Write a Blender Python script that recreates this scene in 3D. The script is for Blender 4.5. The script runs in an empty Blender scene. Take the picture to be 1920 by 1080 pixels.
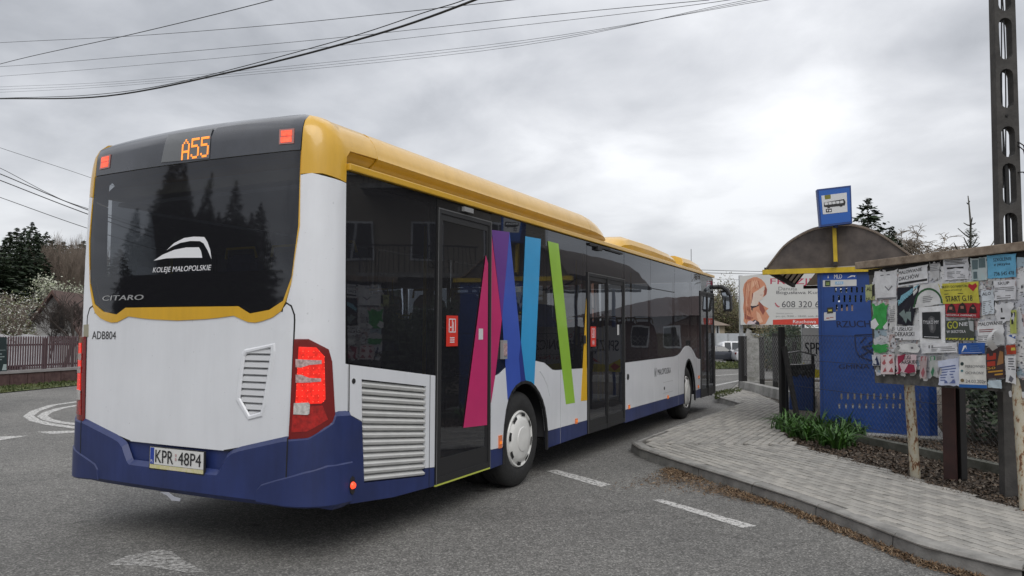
import bpy, bmesh, math, random
from mathutils import Vector, Matrix, noise
PI = math.pi
random.seed(7)
scene = bpy.context.scene
col = scene.collection

# ------------------------------------------------------------------ camera
FPX, PITCH, ROLL, CAMH = 1440.0, 0.0553, -0.0048, 1.574
cam_data = bpy.data.cameras.new("camera")
cam = bpy.data.objects.new("camera", cam_data)
col.objects.link(cam)
cam_data.sensor_width = 36.0
cam_data.lens = 36.0 * FPX / 1920.0
cam_data.clip_start = 0.05
cam_data.clip_end = 3000
cam.matrix_world = Matrix.Translation((0, 0, CAMH)) @ Matrix.Rotation(PI/2 + PITCH, 4, 'X') @ Matrix.Rotation(-ROLL, 4, 'Z')
scene.camera = cam

# ------------------------------------------------------------------ world: overcast sky
SUN_EL, SUN_AZ = math.radians(46), math.radians(165)      # azimuth from +Y towards +X
world = bpy.data.worlds.new("World")
scene.world = world
world.use_nodes = True
nt = world.node_tree
nt.nodes.clear()
def N(tree, kind, **kw):
    n = tree.nodes.new(kind)
    for k, v in kw.items():
        if k in n.inputs: n.inputs[k].default_value = v
        else: setattr(n, k, v)
    return n
wo = N(nt, 'ShaderNodeOutputWorld')
bg = N(nt, 'ShaderNodeBackground'); bg.inputs['Strength'].default_value = 1.0
nt.links.new(bg.outputs[0], wo.inputs[0])
sky = N(nt, 'ShaderNodeTexSky'); sky.sky_type = 'NISHITA'; sky.sun_disc = False
sky.sun_elevation = SUN_EL; sky.sun_rotation = SUN_AZ
tc = N(nt, 'ShaderNodeTexCoord')
sep = N(nt, 'ShaderNodeSeparateXYZ'); nt.links.new(tc.outputs['Generated'], sep.inputs[0])
def M(op, a, b=None, tree=nt, c=None):
    n = tree.nodes.new('ShaderNodeMath'); n.operation = op
    for i, v in enumerate((a, b, c)):
        if v is None: continue
        if isinstance(v, (int, float)): n.inputs[i].default_value = v
        else: tree.links.new(v, n.inputs[i])
    return n.outputs[0]
zz = M('MAXIMUM', sep.outputs['Z'], 0.0)
den = M('ADD', zz, 0.16)
cx = M('DIVIDE', sep.outputs['X'], den); cy = M('DIVIDE', sep.outputs['Y'], den)
comb = N(nt, 'ShaderNodeCombineXYZ'); nt.links.new(cx, comb.inputs[0]); nt.links.new(cy, comb.inputs[1])
comb.inputs[2].default_value = 3.7
def noise_w(scale, detail, rough, off):
    mp = N(nt, 'ShaderNodeMapping'); mp.inputs['Location'].default_value = off
    mp.inputs['Rotation'].default_value = (0, 0, 0.5); mp.inputs['Scale'].default_value = (1.0, 0.8, 1)
    nt.links.new(comb.outputs[0], mp.inputs[0])
    n = N(nt, 'ShaderNodeTexNoise'); n.inputs['Scale'].default_value = scale
    n.inputs['Detail'].default_value = detail; n.inputs['Roughness'].default_value = rough
    n.inputs['Distortion'].default_value = 0.25
    nt.links.new(mp.outputs[0], n.inputs['Vector'])
    return n.outputs['Fac']
n1 = noise_w(0.62, 4.0, 0.5, (2.1, 4.4, 0)); n2 = noise_w(2.0, 7.0, 0.55, (1.3, 7.7, 0))
mixn = M('ADD', M('MULTIPLY', n1, 0.68), M('MULTIPLY', n2, 0.32))
ramp = N(nt, 'ShaderNodeValToRGB')
nt.links.new(mixn, ramp.inputs[0])
e = ramp.color_ramp.elements
e[0].position = 0.385; e[0].color = (0.285, 0.297, 0.32, 1)
e[1].position = 0.64; e[1].color = (0.84, 0.85, 0.87, 1)
e2 = e.new(0.47); e2.color = (0.44, 0.452, 0.48, 1)
e3 = e.new(0.55); e3.color = (0.60, 0.61, 0.635, 1)
# even smooth brightening of an overcast sky from the horizon to the zenith, flattening at the horizon
el = M('ADD', 0.94, M('MULTIPLY', zz, 1.1))
hz = N(nt, 'ShaderNodeMix'); hz.data_type = 'RGBA'
hf = M('MULTIPLY', M('POWER', M('SUBTRACT', 1.0, M('MINIMUM', M('MULTIPLY', zz, 2.6), 1.0)), 1.6), 0.72)
nt.links.new(hf, hz.inputs['Factor']); nt.links.new(ramp.outputs[0], hz.inputs['A'])
hz.inputs['B'].default_value = (0.73, 0.74, 0.765, 1)
sc = N(nt, 'ShaderNodeVectorMath'); sc.operation = 'SCALE'
nt.links.new(hz.outputs['Result'], sc.inputs[0]); nt.links.new(el, sc.inputs['Scale'])
sk = N(nt, 'ShaderNodeVectorMath'); sk.operation = 'SCALE'; sk.inputs['Scale'].default_value = 0.06
nt.links.new(sky.outputs[0], sk.inputs[0])
mx = N(nt, 'ShaderNodeMix'); mx.data_type = 'RGBA'; mx.inputs['Factor'].default_value = 0.12
nt.links.new(sc.outputs[0], mx.inputs['A']); nt.links.new(sk.outputs[0], mx.inputs['B'])
nt.links.new(mx.outputs['Result'], bg.inputs['Color'])

# ------------------------------------------------------------------ sun (diffuse, behind cloud)
sl = bpy.data.lights.new("sun", 'SUN'); sl.energy = 1.25; sl.angle = math.radians(40); sl.color = (1, 0.97, 0.92)
sun = bpy.data.objects.new("sun", sl); col.objects.link(sun)
dirv = Vector((math.sin(SUN_AZ)*math.cos(SUN_EL), math.cos(SUN_AZ)*math.cos(SUN_EL), math.sin(SUN_EL)))
sun.rotation_euler = dirv.to_track_quat('Z', 'Y').to_euler()
scene.view_settings.view_transform = 'Standard'
scene.view_settings.look = 'None'
scene.view_settings.exposure = 0.20
scene.view_settings.gamma = 1.0
scene.view_settings.use_curve_mapping = False
scene.render.engine = 'CYCLES'
scene.cycles.max_bounces = 8
scene.cycles.transparent_max_bounces = 24

# ------------------------------------------------------------------ materials
MATS = {}
def mat(name, color, rough=0.6, metal=0.0, coat=0.0, var=0.0, vscale=6.0, bump=0.0, bscale=60.0, color2=None,
        emit=None, estr=0.0, spec=0.5, detail=4.0, space='Object', bdist=0.01, trans=0.0):
    if name in MATS: return MATS[name]
    m = bpy.data.materials.new(name); m.use_nodes = True
    t = m.node_tree; b = t.nodes['Principled BSDF']
    b.inputs['Base Color'].default_value = (*color, 1); b.inputs['Roughness'].default_value = rough
    b.inputs['Metallic'].default_value = metal; b.inputs['Coat Weight'].default_value = coat
    b.inputs['Coat Roughness'].default_value = 0.08
    b.inputs['Specular IOR Level'].default_value = spec
    co = t.nodes.new('ShaderNodeTexCoord')
    if var > 0 or color2:
        n = t.nodes.new('ShaderNodeTexNoise'); n.inputs['Scale'].default_value = vscale
        n.inputs['Detail'].default_value = detail; n.inputs['Roughness'].default_value = 0.6
        t.links.new(co.outputs[space], n.inputs['Vector'])
        r = t.nodes.new('ShaderNodeValToRGB'); t.links.new(n.outputs['Fac'], r.inputs[0])
        c2 = color2 if color2 else tuple(c*(1+var) for c in color)
        c1 = color if color2 else tuple(c*(1-var) for c in color)
        r.color_ramp.elements[0].position = 0.35; r.color_ramp.elements[0].color = (*c1, 1)
        r.color_ramp.elements[1].position = 0.65; r.color_ramp.elements[1].color = (*c2, 1)
        t.links.new(r.outputs[0], b.inputs['Base Color'])
    if bump > 0:
        n = t.nodes.new('ShaderNodeTexNoise'); n.inputs['Scale'].default_value = bscale
        n.inputs['Detail'].default_value = 4
        t.links.new(co.outputs[space], n.inputs['Vector'])
        bp = t.nodes.new('ShaderNodeBump'); bp.inputs['Strength'].default_value = bump
        bp.inputs['Distance'].default_value = bdist
        t.links.new(n.outputs['Fac'], bp.inputs['Height']); t.links.new(bp.outputs[0], b.inputs['Normal'])
    if emit:
        b.inputs['Emission Color'].default_value = (*emit, 1); b.inputs['Emission Strength'].default_value = estr
    MATS[name] = m
    return m

def glass_mat(name, tint, tr, rough=0.015, ior=1.55, wav=0.0):
    m = bpy.data.materials.new(name); m.use_nodes = True
    t = m.node_tree; t.nodes.clear()
    o = t.nodes.new('ShaderNodeOutputMaterial')
    tp = t.nodes.new('ShaderNodeBsdfTransparent'); tp.inputs[0].default_value = (tint[0]*tr, tint[1]*tr, tint[2]*tr, 1)
    gl = t.nodes.new('ShaderNodeBsdfGlossy'); gl.inputs['Roughness'].default_value = rough
    gl.inputs['Color'].default_value = (0.92, 0.95, 1.0, 1)
    fr = t.nodes.new('ShaderNodeFresnel'); fr.inputs['IOR'].default_value = ior
    # a slightly wavy pane
    co = t.nodes.new('ShaderNodeTexCoord'); n = t.nodes.new('ShaderNodeTexNoise'); n.inputs['Scale'].default_value = 1.7
    n.inputs['Detail'].default_value = 0.6
    t.links.new(co.outputs['Object'], n.inputs['Vector'])
    bp = t.nodes.new('ShaderNodeBump'); bp.inputs['Strength'].default_value = 1.0; bp.inputs['Distance'].default_value = wav
    t.links.new(n.outputs['Fac'], bp.inputs['Height'])
    if wav > 0: t.links.new(bp.outputs[0], gl.inputs['Normal'])
    mx = t.nodes.new('ShaderNodeMixShader')
    t.links.new(fr.outputs[0], mx.inputs[0]); t.links.new(tp.outputs[0], mx.inputs[1]); t.links.new(gl.outputs[0], mx.inputs[2])
    df = t.nodes.new('ShaderNodeBsdfDiffuse'); df.inputs[0].default_value = (0.012, 0.012, 0.014, 1)
    ad = t.nodes.new('ShaderNodeAddShader'); t.links.new(mx.outputs[0], ad.inputs[0]); t.links.new(df.outputs[0], ad.inputs[1])
    t.links.new(ad.outputs[0], o.inputs[0])
    MATS[name] = m
    return m

WHITE = mat('white_paint', (0.71, 0.722, 0.75), 0.24, coat=0.5, var=0.03, vscale=1.5)
YEL = mat('yellow_paint', (0.66, 0.375, 0.028), 0.24, coat=0.5, var=0.04, vscale=1.5)
BLUE = mat('blue_paint', (0.016, 0.030, 0.125), 0.42, coat=0.15, var=0.14, vscale=2.0)
BLK = mat('black_rubber', (0.016, 0.016, 0.017), 0.55)
BLKG = mat('black_gloss', (0.013, 0.013, 0.015), 0.12, coat=0.5)
SEAM = mat('dark_seam', (0.01, 0.01, 0.01), 0.8)
DARK = mat('interior_dark', (0.03, 0.03, 0.033), 0.8)
def weather(m, lo, vert=.35, spots=True):
    # road film, faint vertical streaks and specks over the paint
    t = m.node_tree; b = t.nodes['Principled BSDF']; src = b.inputs['Base Color'].links[0].from_socket
    co = t.nodes.new('ShaderNodeTexCoord'); mp = t.nodes.new('ShaderNodeMapping'); mp.inputs['Scale'].default_value = (7, 7, .8); t.links.new(co.outputs['Object'], mp.inputs[0])
    n = t.nodes.new('ShaderNodeTexNoise'); n.inputs['Scale'].default_value = 1.6; n.inputs['Detail'].default_value = 7; n.inputs['Roughness'].default_value = .7; t.links.new(mp.outputs[0], n.inputs['Vector'])
    r = t.nodes.new('ShaderNodeValToRGB'); r.color_ramp.elements[0].position = .32; r.color_ramp.elements[0].color = (lo, lo, lo, 1); r.color_ramp.elements[1].position = .62; r.color_ramp.elements[1].color = (1, 1, 1, 1); t.links.new(n.outputs['Fac'], r.inputs[0])
    n2 = t.nodes.new('ShaderNodeTexNoise'); n2.inputs['Scale'].default_value = 42; n2.inputs['Detail'].default_value = 3; t.links.new(co.outputs['Object'], n2.inputs['Vector'])
    r2 = t.nodes.new('ShaderNodeValToRGB'); r2.color_ramp.elements[0].position = .26; r2.color_ramp.elements[0].color = (.82, .82, .82, 1); r2.color_ramp.elements[1].position = .30; r2.color_ramp.elements[1].color = (1, 1, 1, 1); t.links.new(n2.outputs['Fac'], r2.inputs[0])
    # spray carried up from the road settles on the lowest part of the body
    sp = t.nodes.new('ShaderNodeSeparateXYZ'); t.links.new(co.outputs['Object'], sp.inputs[0])
    h = t.nodes.new('ShaderNodeMapRange'); h.inputs['From Min'].default_value = .35; h.inputs['From Max'].default_value = 1.15; h.inputs['To Min'].default_value = 1-vert*.45; h.inputs['To Max'].default_value = 1; t.links.new(sp.outputs['Z'], h.inputs['Value'])
    n3 = t.nodes.new('ShaderNodeTexNoise'); n3.inputs['Scale'].default_value = 2.5; n3.inputs['Detail'].default_value = 6; t.links.new(co.outputs['Object'], n3.inputs['Vector'])
    mm = t.nodes.new('ShaderNodeMath'); mm.operation = 'MAXIMUM'; t.links.new(h.outputs[0], mm.inputs[0]); mr = t.nodes.new('ShaderNodeMapRange'); mr.inputs['From Min'].default_value = .3; mr.inputs['From Max'].default_value = .7; mr.inputs['To Min'].default_value = 1-vert*.5; mr.inputs['To Max'].default_value = 1; t.links.new(n3.outputs['Fac'], mr.inputs['Value']); t.links.new(mr.outputs[0], mm.inputs[1])
    c = src
    for x in (r.outputs[0], r2.outputs[0], mm.outputs[0]):
        q = t.nodes.new('ShaderNodeMix'); q.data_type = 'RGBA'; q.blend_type = 'MULTIPLY'; q.inputs['Factor'].default_value = 1; t.links.new(c, q.inputs['A']); t.links.new(x, q.inputs['B']); c = q.outputs['Result']
    t.links.new(c, b.inputs['Base Color'])
    rr = t.nodes.new('ShaderNodeMapRange'); rr.inputs['To Min'].default_value = b.inputs['Roughness'].default_value+.18; rr.inputs['To Max'].default_value = b.inputs['Roughness'].default_value; t.links.new(n.outputs['Fac'], rr.inputs['Value']); t.links.new(rr.outputs[0], b.inputs['Roughness'])
    bn_ = t.nodes.new('ShaderNodeTexNoise'); bn_.inputs['Scale'].default_value = 1.3; bn_.inputs['Detail'].default_value = 1; t.links.new(co.outputs['Object'], bn_.inputs['Vector'])
    bp = t.nodes.new('ShaderNodeBump'); bp.inputs['Strength'].default_value = .5; bp.inputs['Distance'].default_value = .012; t.links.new(bn_.outputs['Fac'], bp.inputs['Height']); t.links.new(bp.outputs[0], b.inputs['Normal']); t.links.new(bp.outputs[0], b.inputs['Coat Normal'])
weather(WHITE, .955, .22); weather(YEL, .90, .0); weather(BLUE, .80, .4)
GLASS = glass_mat('tinted_glass', (0.9, 0.95, 1.0), 0.24, wav=0.0022, ior=1.6)
GLASSR = glass_mat('rear_tinted_glass', (0.9, 0.95, 1.0), 0.30, ior=1.56, wav=0.0034, rough=0.035)
GREYP = mat('grey_louver', (0.42, 0.42, 0.42), 0.5, var=0.06, vscale=5, bump=0.05)
METAL = mat('galvanised_steel', (0.42, 0.43, 0.44), 0.4, metal=0.7, var=0.15, vscale=9)
CONC = mat('concrete', (0.27, 0.265, 0.25), 0.9, var=0.3, vscale=3.5, bump=0.4, bscale=45, detail=8)

# ------------------------------------------------------------------ helpers
class MB:
    def __init__(s): s.v = []; s.f = []; s.m = []; s.cur = 0
    def add(s, vs, fs):
        o = len(s.v); s.v += [tuple(v) for v in vs]; s.f += [tuple(i+o for i in f) for f in fs]; s.m += [s.cur]*len(fs)
    def box(s, c, size, rz=0.0, mx=None):
        hx, hy, hz = size[0]/2, size[1]/2, size[2]/2
        vs = [Vector((x, y, z)) for x in (-hx, hx) for y in (-hy, hy) for z in (-hz, hz)]
        R = Matrix.Rotation(rz, 3, 'Z') if mx is None else mx
        vs = [R @ v + Vector(c) for v in vs]
        s.add(vs, [(0, 1, 3, 2), (4, 6, 7, 5), (0, 4, 5, 1), (2, 3, 7, 6), (0, 2, 6, 4), (1, 5, 7, 3)])
    def bar(s, a, b, w, h, up=(0, 0, 1)):
        a = Vector(a); b = Vector(b); d = b-a; L = d.length
        x = d.normalized(); y = Vector(up).cross(x)
        if y.length < 1e-4: y = Vector((1, 0, 0)).cross(x)
        y.normalize(); z = x.cross(y)
        R = Matrix((x, y, z)).transposed()
        s.box((a+b)/2, (L, w, h), mx=R)
    def tube(s, pts, r, n=6, cap=True):
        pts = [Vector(p) for p in pts]
        rs = r if isinstance(r, (list, tuple)) else [r]*len(pts)
        o = len(s.v); prev = None
        for i, p in enumerate(pts):
            d = (pts[min(i+1, len(pts)-1)] - pts[max(i-1, 0)])
            d = d.normalized() if d.length > 1e-9 else Vector((0, 0, 1))
            if prev is None:
                u = d.cross(Vector((0, 0, 1)))
                if u.length < 1e-3: u = d.cross(Vector((1, 0, 0)))
            else: u = prev - d*prev.dot(d)
            if u.length < 1e-6: u = d.orthogonal()
            u.normalize(); prev = u; w = d.cross(u)
            for k in range(n):
                a = 2*PI*k/n
                s.v.append(tuple(p + (u*math.cos(a)+w*math.sin(a))*rs[i]))
        for i in range(len(pts)-1):
            for k in range(n):
                a = o+i*n+k; b = o+i*n+(k+1) % n
                s.f.append((a, b, b+n, a+n)); s.m.append(s.cur)
        if cap:
            s.f.append(tuple(o+k for k in range(n))[::-1]); s.f.append(tuple(o+(len(pts)-1)*n+k for k in range(n))); s.m += [s.cur]*2
    def lathe(s, prof, c, axis='Y', n=40, sgn=1):
        # prof: (radius, offset along axis)
        o = len(s.v); c = Vector(c)
        for (r, h) in prof:
            for k in range(n):
                a = 2*PI*k/n
                if axis == 'Y': v = Vector((r*math.cos(a), h*sgn, r*math.sin(a)))
                else: v = Vector((r*math.cos(a), r*math.sin(a), h))
                s.v.append(tuple(c+v))
        for i in range(len(prof)-1):
            for k in range(n):
                a = o+i*n+k; b = o+i*n+(k+1) % n
                s.f.append((a, b, b+n, a+n)); s.m.append(s.cur)
    def quad(s, a, b, c, d): s.add([a, b, c, d], [(0, 1, 2, 3)])
    def prism(s, outline, fn, t0, t1):
        n = len(outline)
        vs = [fn(a, b, t0) for a, b in outline]+[fn(a, b, t1) for a, b in outline]
        s.add(vs, [tuple(range(n)), tuple(range(2*n-1, n-1, -1))]+[(i, (i+1) % n, (i+1) % n+n, i+n) for i in range(n)])
    def build(s, name, m=None, parent=None, smooth=False, loc=None, fixn=True, bevel=0):
        me = bpy.data.meshes.new(name); me.from_pydata(s.v, [], s.f)
        mats = m if isinstance(m, (list, tuple)) else [m]
        for q in mats:
            if q: me.materials.append(q)
        if len(mats) > 1: me.polygons.foreach_set('material_index', s.m)
        if fixn and len(s.f) < 60000:
            bm = bmesh.new(); bm.from_mesh(me); bmesh.ops.recalc_face_normals(bm, faces=bm.faces)
            if bevel:
                es = [e_ for e_ in bm.edges if len(e_.link_faces) == 2 and e_.calc_face_angle(0) > 0.6]
                bmesh.ops.bevel(bm, geom=es, offset=bevel, segments=2, affect='EDGES', profile=0.6)
            bm.to_mesh(me); bm.free()
        if smooth:
            me.polygons.foreach_set('use_smooth', [True]*len(me.polygons))
            if hasattr(me, 'set_sharp_from_angle'): me.set_sharp_from_angle(angle=0.6)
        me.update()
        o = bpy.data.objects.new(name, me); col.objects.link(o)
        if parent: o.parent = parent
        if loc is not None: o.location = loc
        return o
def tag(o, label=None, cat=None, group=None, kind=None):
    if label: o['label'] = label
    if cat: o['category'] = cat
    if group: o['group'] = group
    if kind: o['kind'] = kind
    return o
def empty(name, loc=(0, 0, 0), rz=0.0, label=None, cat=None, group=None):
    o = bpy.data.objects.new(name, None); col.objects.link(o); o.location = loc; o.rotation_euler = (0, 0, rz)
    o.empty_display_size = 0.2
    return tag(o, label, cat, group)
def copy_tree(o, parent=None):
    c = o.copy(); col.objects.link(c); c.parent = parent
    for ch in list(o.children): copy_tree(ch, c)
    return c

def poly2(outline, step=None, holes=()):
    bm = bmesh.new(); es = []
    for loop in (outline, *holes):
        vs = [bm.verts.new((a, b, 0)) for a, b in loop]
        es += [bm.edges.new((vs[i], vs[(i+1) % len(vs)])) for i in range(len(vs))]
    bmesh.ops.triangle_fill(bm, edges=es, use_beauty=True, use_dissolve=False)
    bmesh.ops.remove_doubles(bm, verts=bm.verts[:], dist=1e-5)
    if step:
        for ax in (0, 1):
            vals = [v.co[ax] for v in bm.verts]; lo, hi = min(vals), max(vals)
            k = math.floor(lo/step)+1
            while k*step < hi-1e-6:
                no = (1, 0, 0) if ax == 0 else (0, 1, 0); co = (k*step, 0, 0) if ax == 0 else (0, k*step, 0)
                bmesh.ops.bisect_plane(bm, geom=bm.verts[:]+bm.edges[:]+bm.faces[:], plane_co=co, plane_no=no, dist=1e-6)
                k += 1
    return bm
def patch(name, outline, fn, thick, m, parent=None, step=None, holes=(), base=0.0, bevel=0.0, smooth=None, back=False):
    """an outlined plate lying on the surface fn(a, b, offset), its own thickness and edges"""
    bm = poly2(outline, step, holes)
    cx_ = sum(a for a, b in outline)/len(outline); 
    bedges = [e_ for e_ in bm.edges if len(e_.link_faces) == 1]
    data = []
    for e_ in bedges:
        p, q = e_.verts; f = e_.link_faces[0]; c = f.calc_center_median()
        d = (q.co-p.co); n2 = Vector((d.y, -d.x, 0))
        if n2.length < 1e-9: continue
        n2.normalize()
        if n2.dot(p.co-c) < 0: n2 = -n2
        data.append((p.co.copy(), q.co.copy(), n2))
    vs = []; fs = []; sm = []
    vmap = {}
    for v in bm.verts:
        vmap[v] = len(vs); vs.append(tuple(fn(v.co.x, v.co.y, base+thick)))
    for f in bm.faces: fs.append(tuple(vmap[v] for v in f.verts)); sm.append(True)
    ntop = len(fs); cab = [f.calc_center_median().copy() for f in bm.faces]
    vn = {}
    for p, q, n2 in data:
        for k in (p, q):
            key = (round(k.x, 5), round(k.y, 5)); vn.setdefault(key, Vector((0, 0, 0))); vn[key] += n2
    def bn(k):
        v = vn[(round(k.x, 5), round(k.y, 5))]
        return v.normalized() if v.length > 1e-6 else v
    if thick:
        for p, q, n2 in data:
            o = len(vs); a, b = bn(p)*bevel, bn(q)*bevel
            vs += [tuple(fn(p.x, p.y, base+thick)), tuple(fn(q.x, q.y, base+thick)),
                   tuple(fn(q.x+b.x, q.y+b.y, base)), tuple(fn(p.x+a.x, p.y+a.y, base))]
            fs.append((o, o+1, o+2, o+3)); sm.append(False)
    bm.free()
    me = bpy.data.meshes.new(name); me.from_pydata(vs, [], fs)
    if m: me.materials.append(m)
    me.polygons.foreach_set('use_smooth', sm if smooth is not False else [False]*len(sm))
    # orient outward: compare with fn direction
    me.update()
    c0 = me.polygons[0]; bb = bmesh.new(); bb.from_mesh(me)
    a0 = Vector(fn(outline[0][0], outline[0][1], 0)); a1 = Vector(fn(outline[0][0], outline[0][1], 1))
    for f in bb.faces:
        if f.index < ntop:
            q = cab[f.index]; dn = Vector(fn(q.x, q.y, base+thick+1e-3))-Vector(fn(q.x, q.y, base+thick))
            if f.normal.dot(dn) < 0: f.normal_flip()
    bb.to_mesh(me); bb.free()
    o = bpy.data.objects.new(name, me); col.objects.link(o)
    if parent: o.parent = parent
    return o
def ribbon(name, pts, fn, w, off, m, parent, t=0.0015):
    """a thin line (gap, seam, trim) following the points on a surface"""
    mb = MB()
    for i in range(len(pts)-1):
        a = Vector((*pts[i], 0)); b = Vector((*pts[i+1], 0)); L = (b-a).length
        if L < 1e-6: continue
        n = max(1, int(L/0.15)); d = (b-a)/L; nn = Vector((-d.y, d.x, 0))*w/2
        for k in range(n):
            p = a+(b-a)*(k/n)-d*w*0.3; q = a+(b-a)*((k+1)/n)+d*w*0.3
            c = [p+nn, q+nn, q-nn, p-nn]
            hi = [fn(v.x, v.y, off+t) for v in c]; lo = [fn(v.x, v.y, off) for v in c]
            mb.add(hi+lo, [(0, 1, 2, 3), (0, 4, 5, 1), (1, 5, 6, 2), (2, 6, 7, 3), (3, 7, 4, 0)])
    return mb.build(name, m, parent)
_tc = {}
def text_geo(s, size=1.0, shear=0.0, bold=0.0, space=1.0):
    bold = min(bold, 0.01); key = (s, size, shear, bold, space)
    if key in _tc: return _tc[key]
    cu = bpy.data.curves.new('t', 'FONT'); cu.body = s; cu.size = size; cu.shear = shear; cu.offset = bold*size
    cu.space_character = space; cu.resolution_u = 3
    o = bpy.data.objects.new('t', cu); col.objects.link(o)
    bpy.context.view_layer.update()
    me = o.to_mesh()
    vs = [v.co.copy() for v in me.vertices]; fs = [tuple(p.vertices) for p in me.polygons]
    o.to_mesh_clear(); bpy.data.objects.remove(o); bpy.data.curves.remove(cu)
    if not vs: vs = [Vector((0, 0, 0))]; fs = []
    x0 = min(v.x for v in vs); x1 = max(v.x for v in vs); y0 = min(v.y for v in vs); y1 = max(v.y for v in vs)
    _tc[key] = (vs, fs, x0, x1, y0, y1)
    return _tc[key]
def text_on(mb, s, fn, a0, b0, a1, b1, off, shear=0.0, bold=0.0):
    """lettering fitted to the box (a0,b0)-(a1,b1) on the surface fn"""
    vs, fs, x0, x1, y0, y1 = text_geo(s, 1.0, shear, 0)
    if x1 <= x0 or y1 <= y0: return
    for i, d in enumerate((0, -1, 1) if bold else (0,)):
        da = d*min(bold, .05)*.42*(a1-a0)/(x1-x0)
        out = [fn(a0+(v.x-x0)/(x1-x0)*(a1-a0)+da, b0+(v.y-y0)/(y1-y0)*(b1-b0), off+i*.00015) for v in vs]
        mb.add(out, fs)

# measuring: a photograph pixel seen as a ray, met with a real plane of the place
def ray(px, py):
    X = px-960; Y = 540-py; cr, sr = math.cos(ROLL), math.sin(ROLL)
    X, Y = X*cr+Y*sr, -X*sr+Y*cr
    c, s = math.cos(PITCH), math.sin(PITCH)
    return Vector((X/FPX, c-Y/FPX*s, s+Y/FPX*c))
CP = Vector((0, 0, CAMH))
def gnd(px, py, z=0.0):
    r = ray(px, py); t = (z-CAMH)/r.z; return Vector((r.x*t, r.y*t, z))
def at(px, py, D):
    r = ray(px, py); t = D/r.y; return CP+r*t
class VPlane:
    """vertical plane through O along the horizontal direction u"""
    def __init__(s, O, u):
        s.O = Vector((O[0], O[1], 0)); s.u = Vector((u[0], u[1], 0)).normalized(); s.n = Vector((s.u.y, -s.u.x, 0))
        if s.n.dot(-s.O) < 0: s.n = -s.n
    def inv(s, px, py, off=0.0):
        r = ray(px, py); o = s.O+s.n*off; t = (o-CP).dot(s.n)/r.dot(s.n); P = CP+r*t
        return ((P-s.O).dot(s.u), P.z)
    def fn(s, a, b, off): return s.O+s.u*a+Vector((0, 0, b))+s.n*off
# bus frame
HD, BX, BY = 0.4656, -1.29, 5.04
BD = Vector((math.sin(HD), math.cos(HD), 0)); BL = Vector((-math.cos(HD), math.sin(HD), 0))
W2 = 2.55; W2R = 2.50
def w2b(P): 
    q = Vector(P)-Vector((BX, BY, 0)); return Vector((q.dot(BD), q.dot(BL), q.z))
def side_fn(a, b, off): return Vector((a, -off, b))
def left_fn(a, b, off): return Vector((a, W2+off, b))
def S(px, py, Y=0.0):
    r = ray(px, py); o = Vector((BX, BY, 0))+BL*Y; t = (o-CP).dot(BL)/r.dot(BL); q = w2b(CP+r*t); return (q.x, q.z)
def SS(*pts): return [S(*p) for p in pts]
CR = 0.26; CA = CR*PI/2
Z0, RT = 2.70, 0.36
def inset_side(z):
    if z <= Z0: return 0.0
    q = min((z-Z0)/RT, 1.0); return RT*0.62*(1-math.sqrt(max(0, 1-q**2.6)))
def inset_rear(z):
    if z <= 2.93: return 0.0
    q = min((z-2.93)/.13, 1.0); return .13*0.95*(1-math.sqrt(max(0, 1-q*q)))
shell_inset = inset_side
def shell(t, z, off=0.0):
    """rear body skin: t runs across the back and round both corners, z is height"""
    lean = 0.0 if z < 1.7 else 0.022*((z-1.7)/1.0)**2.2
    mir = t > W2/2
    if mir: t = W2-t
    wgt = 1.0 if t >= CR else (max(0.0, (t-(CR-CA))/CA)); i = inset_rear(z)*wgt+inset_side(z)*(1-wgt)
    if t >= CR: n = Vector((-1, 0)); p = Vector((0.03*((W2/2-t)/(W2/2-CR))**2-0.03, t))
    elif t > CR-CA:
        ph = (CR-t)/CR; n = Vector((-math.cos(ph), -math.sin(ph))); p = Vector((CR, CR))+n*CR
    else: n = Vector((0, -1)); p = Vector((CR+(CR-CA-t), 0))
    p = p + n*(off-i)
    zz_ = z
    if z > 2.93: zz_ = z + off*min((z-2.93)/.13, 1)*0.7
    x = p.x+lean*(1 if n.x < -0.05 else 0.4); y = p.y
    # gentle camber: the roof line is a little higher in the middle
    if z > 2.75 : zz_ += 0.05*(1-((t if t > 0 else 0)/(W2/2)-1)**2)*(z-2.75)/0.35
    return Vector((x, W2-y if mir else y, zz_))
BLW = Matrix((BD, BL, Vector((0, 0, 1)))).transposed()
def RS(px, py, guess=None):
    """pixel -> (t, z) on the rear skin"""
    r = ray(px, py); o = Vector((BX, BY, 0)); t = (o-CP).dot(BD)/r.dot(BD); q = w2b(CP+r*t)
    a, b = q.y, q.z
    if guess: a, b = guess
    a = min(max(a, -0.3), W2+0.1)
    def pr(a, b):
        P = BLW @ shell(a, b)+o-CP
        c, s = math.cos(PITCH), math.sin(PITCH)
        d = P.y*c+P.z*s; u = -P.y*s+P.z*c; X = FPX*P.x/d; Y = FPX*u/d; cr, sr = math.cos(ROLL), math.sin(ROLL)
        return 960+X*cr-Y*sr, 540-(X*sr+Y*cr)
    for it in range(30):
        x, y = pr(a, b); ex, ey = px-x, py-y
        if abs(ex)+abs(ey) < 0.02: break
        h = 1e-3; xa, ya = pr(a+h, b); xb, yb = pr(a, b+h)
        j11, j21, j12, j22 = (xa-x)/h, (ya-y)/h, (xb-x)/h, (yb-y)/h
        D = j11*j22-j12*j21
        if abs(D) < 1: break
        da = (ex*j22-ey*j12)/D; db = (ey*j11-ex*j21)/D
        a += max(-.1, min(.1, da)); b += max(-.1, min(.1, db))
    return (a, b)
def RR(*pts): return [RS(*p) for p in pts]
def mt(a):
    # the back's own features are set about a centre slightly right of the body's
    k = min(max((a+0.15)/0.27, 0.0), 1.0)
    return (W2R*k+W2*(1-k))-a
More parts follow.
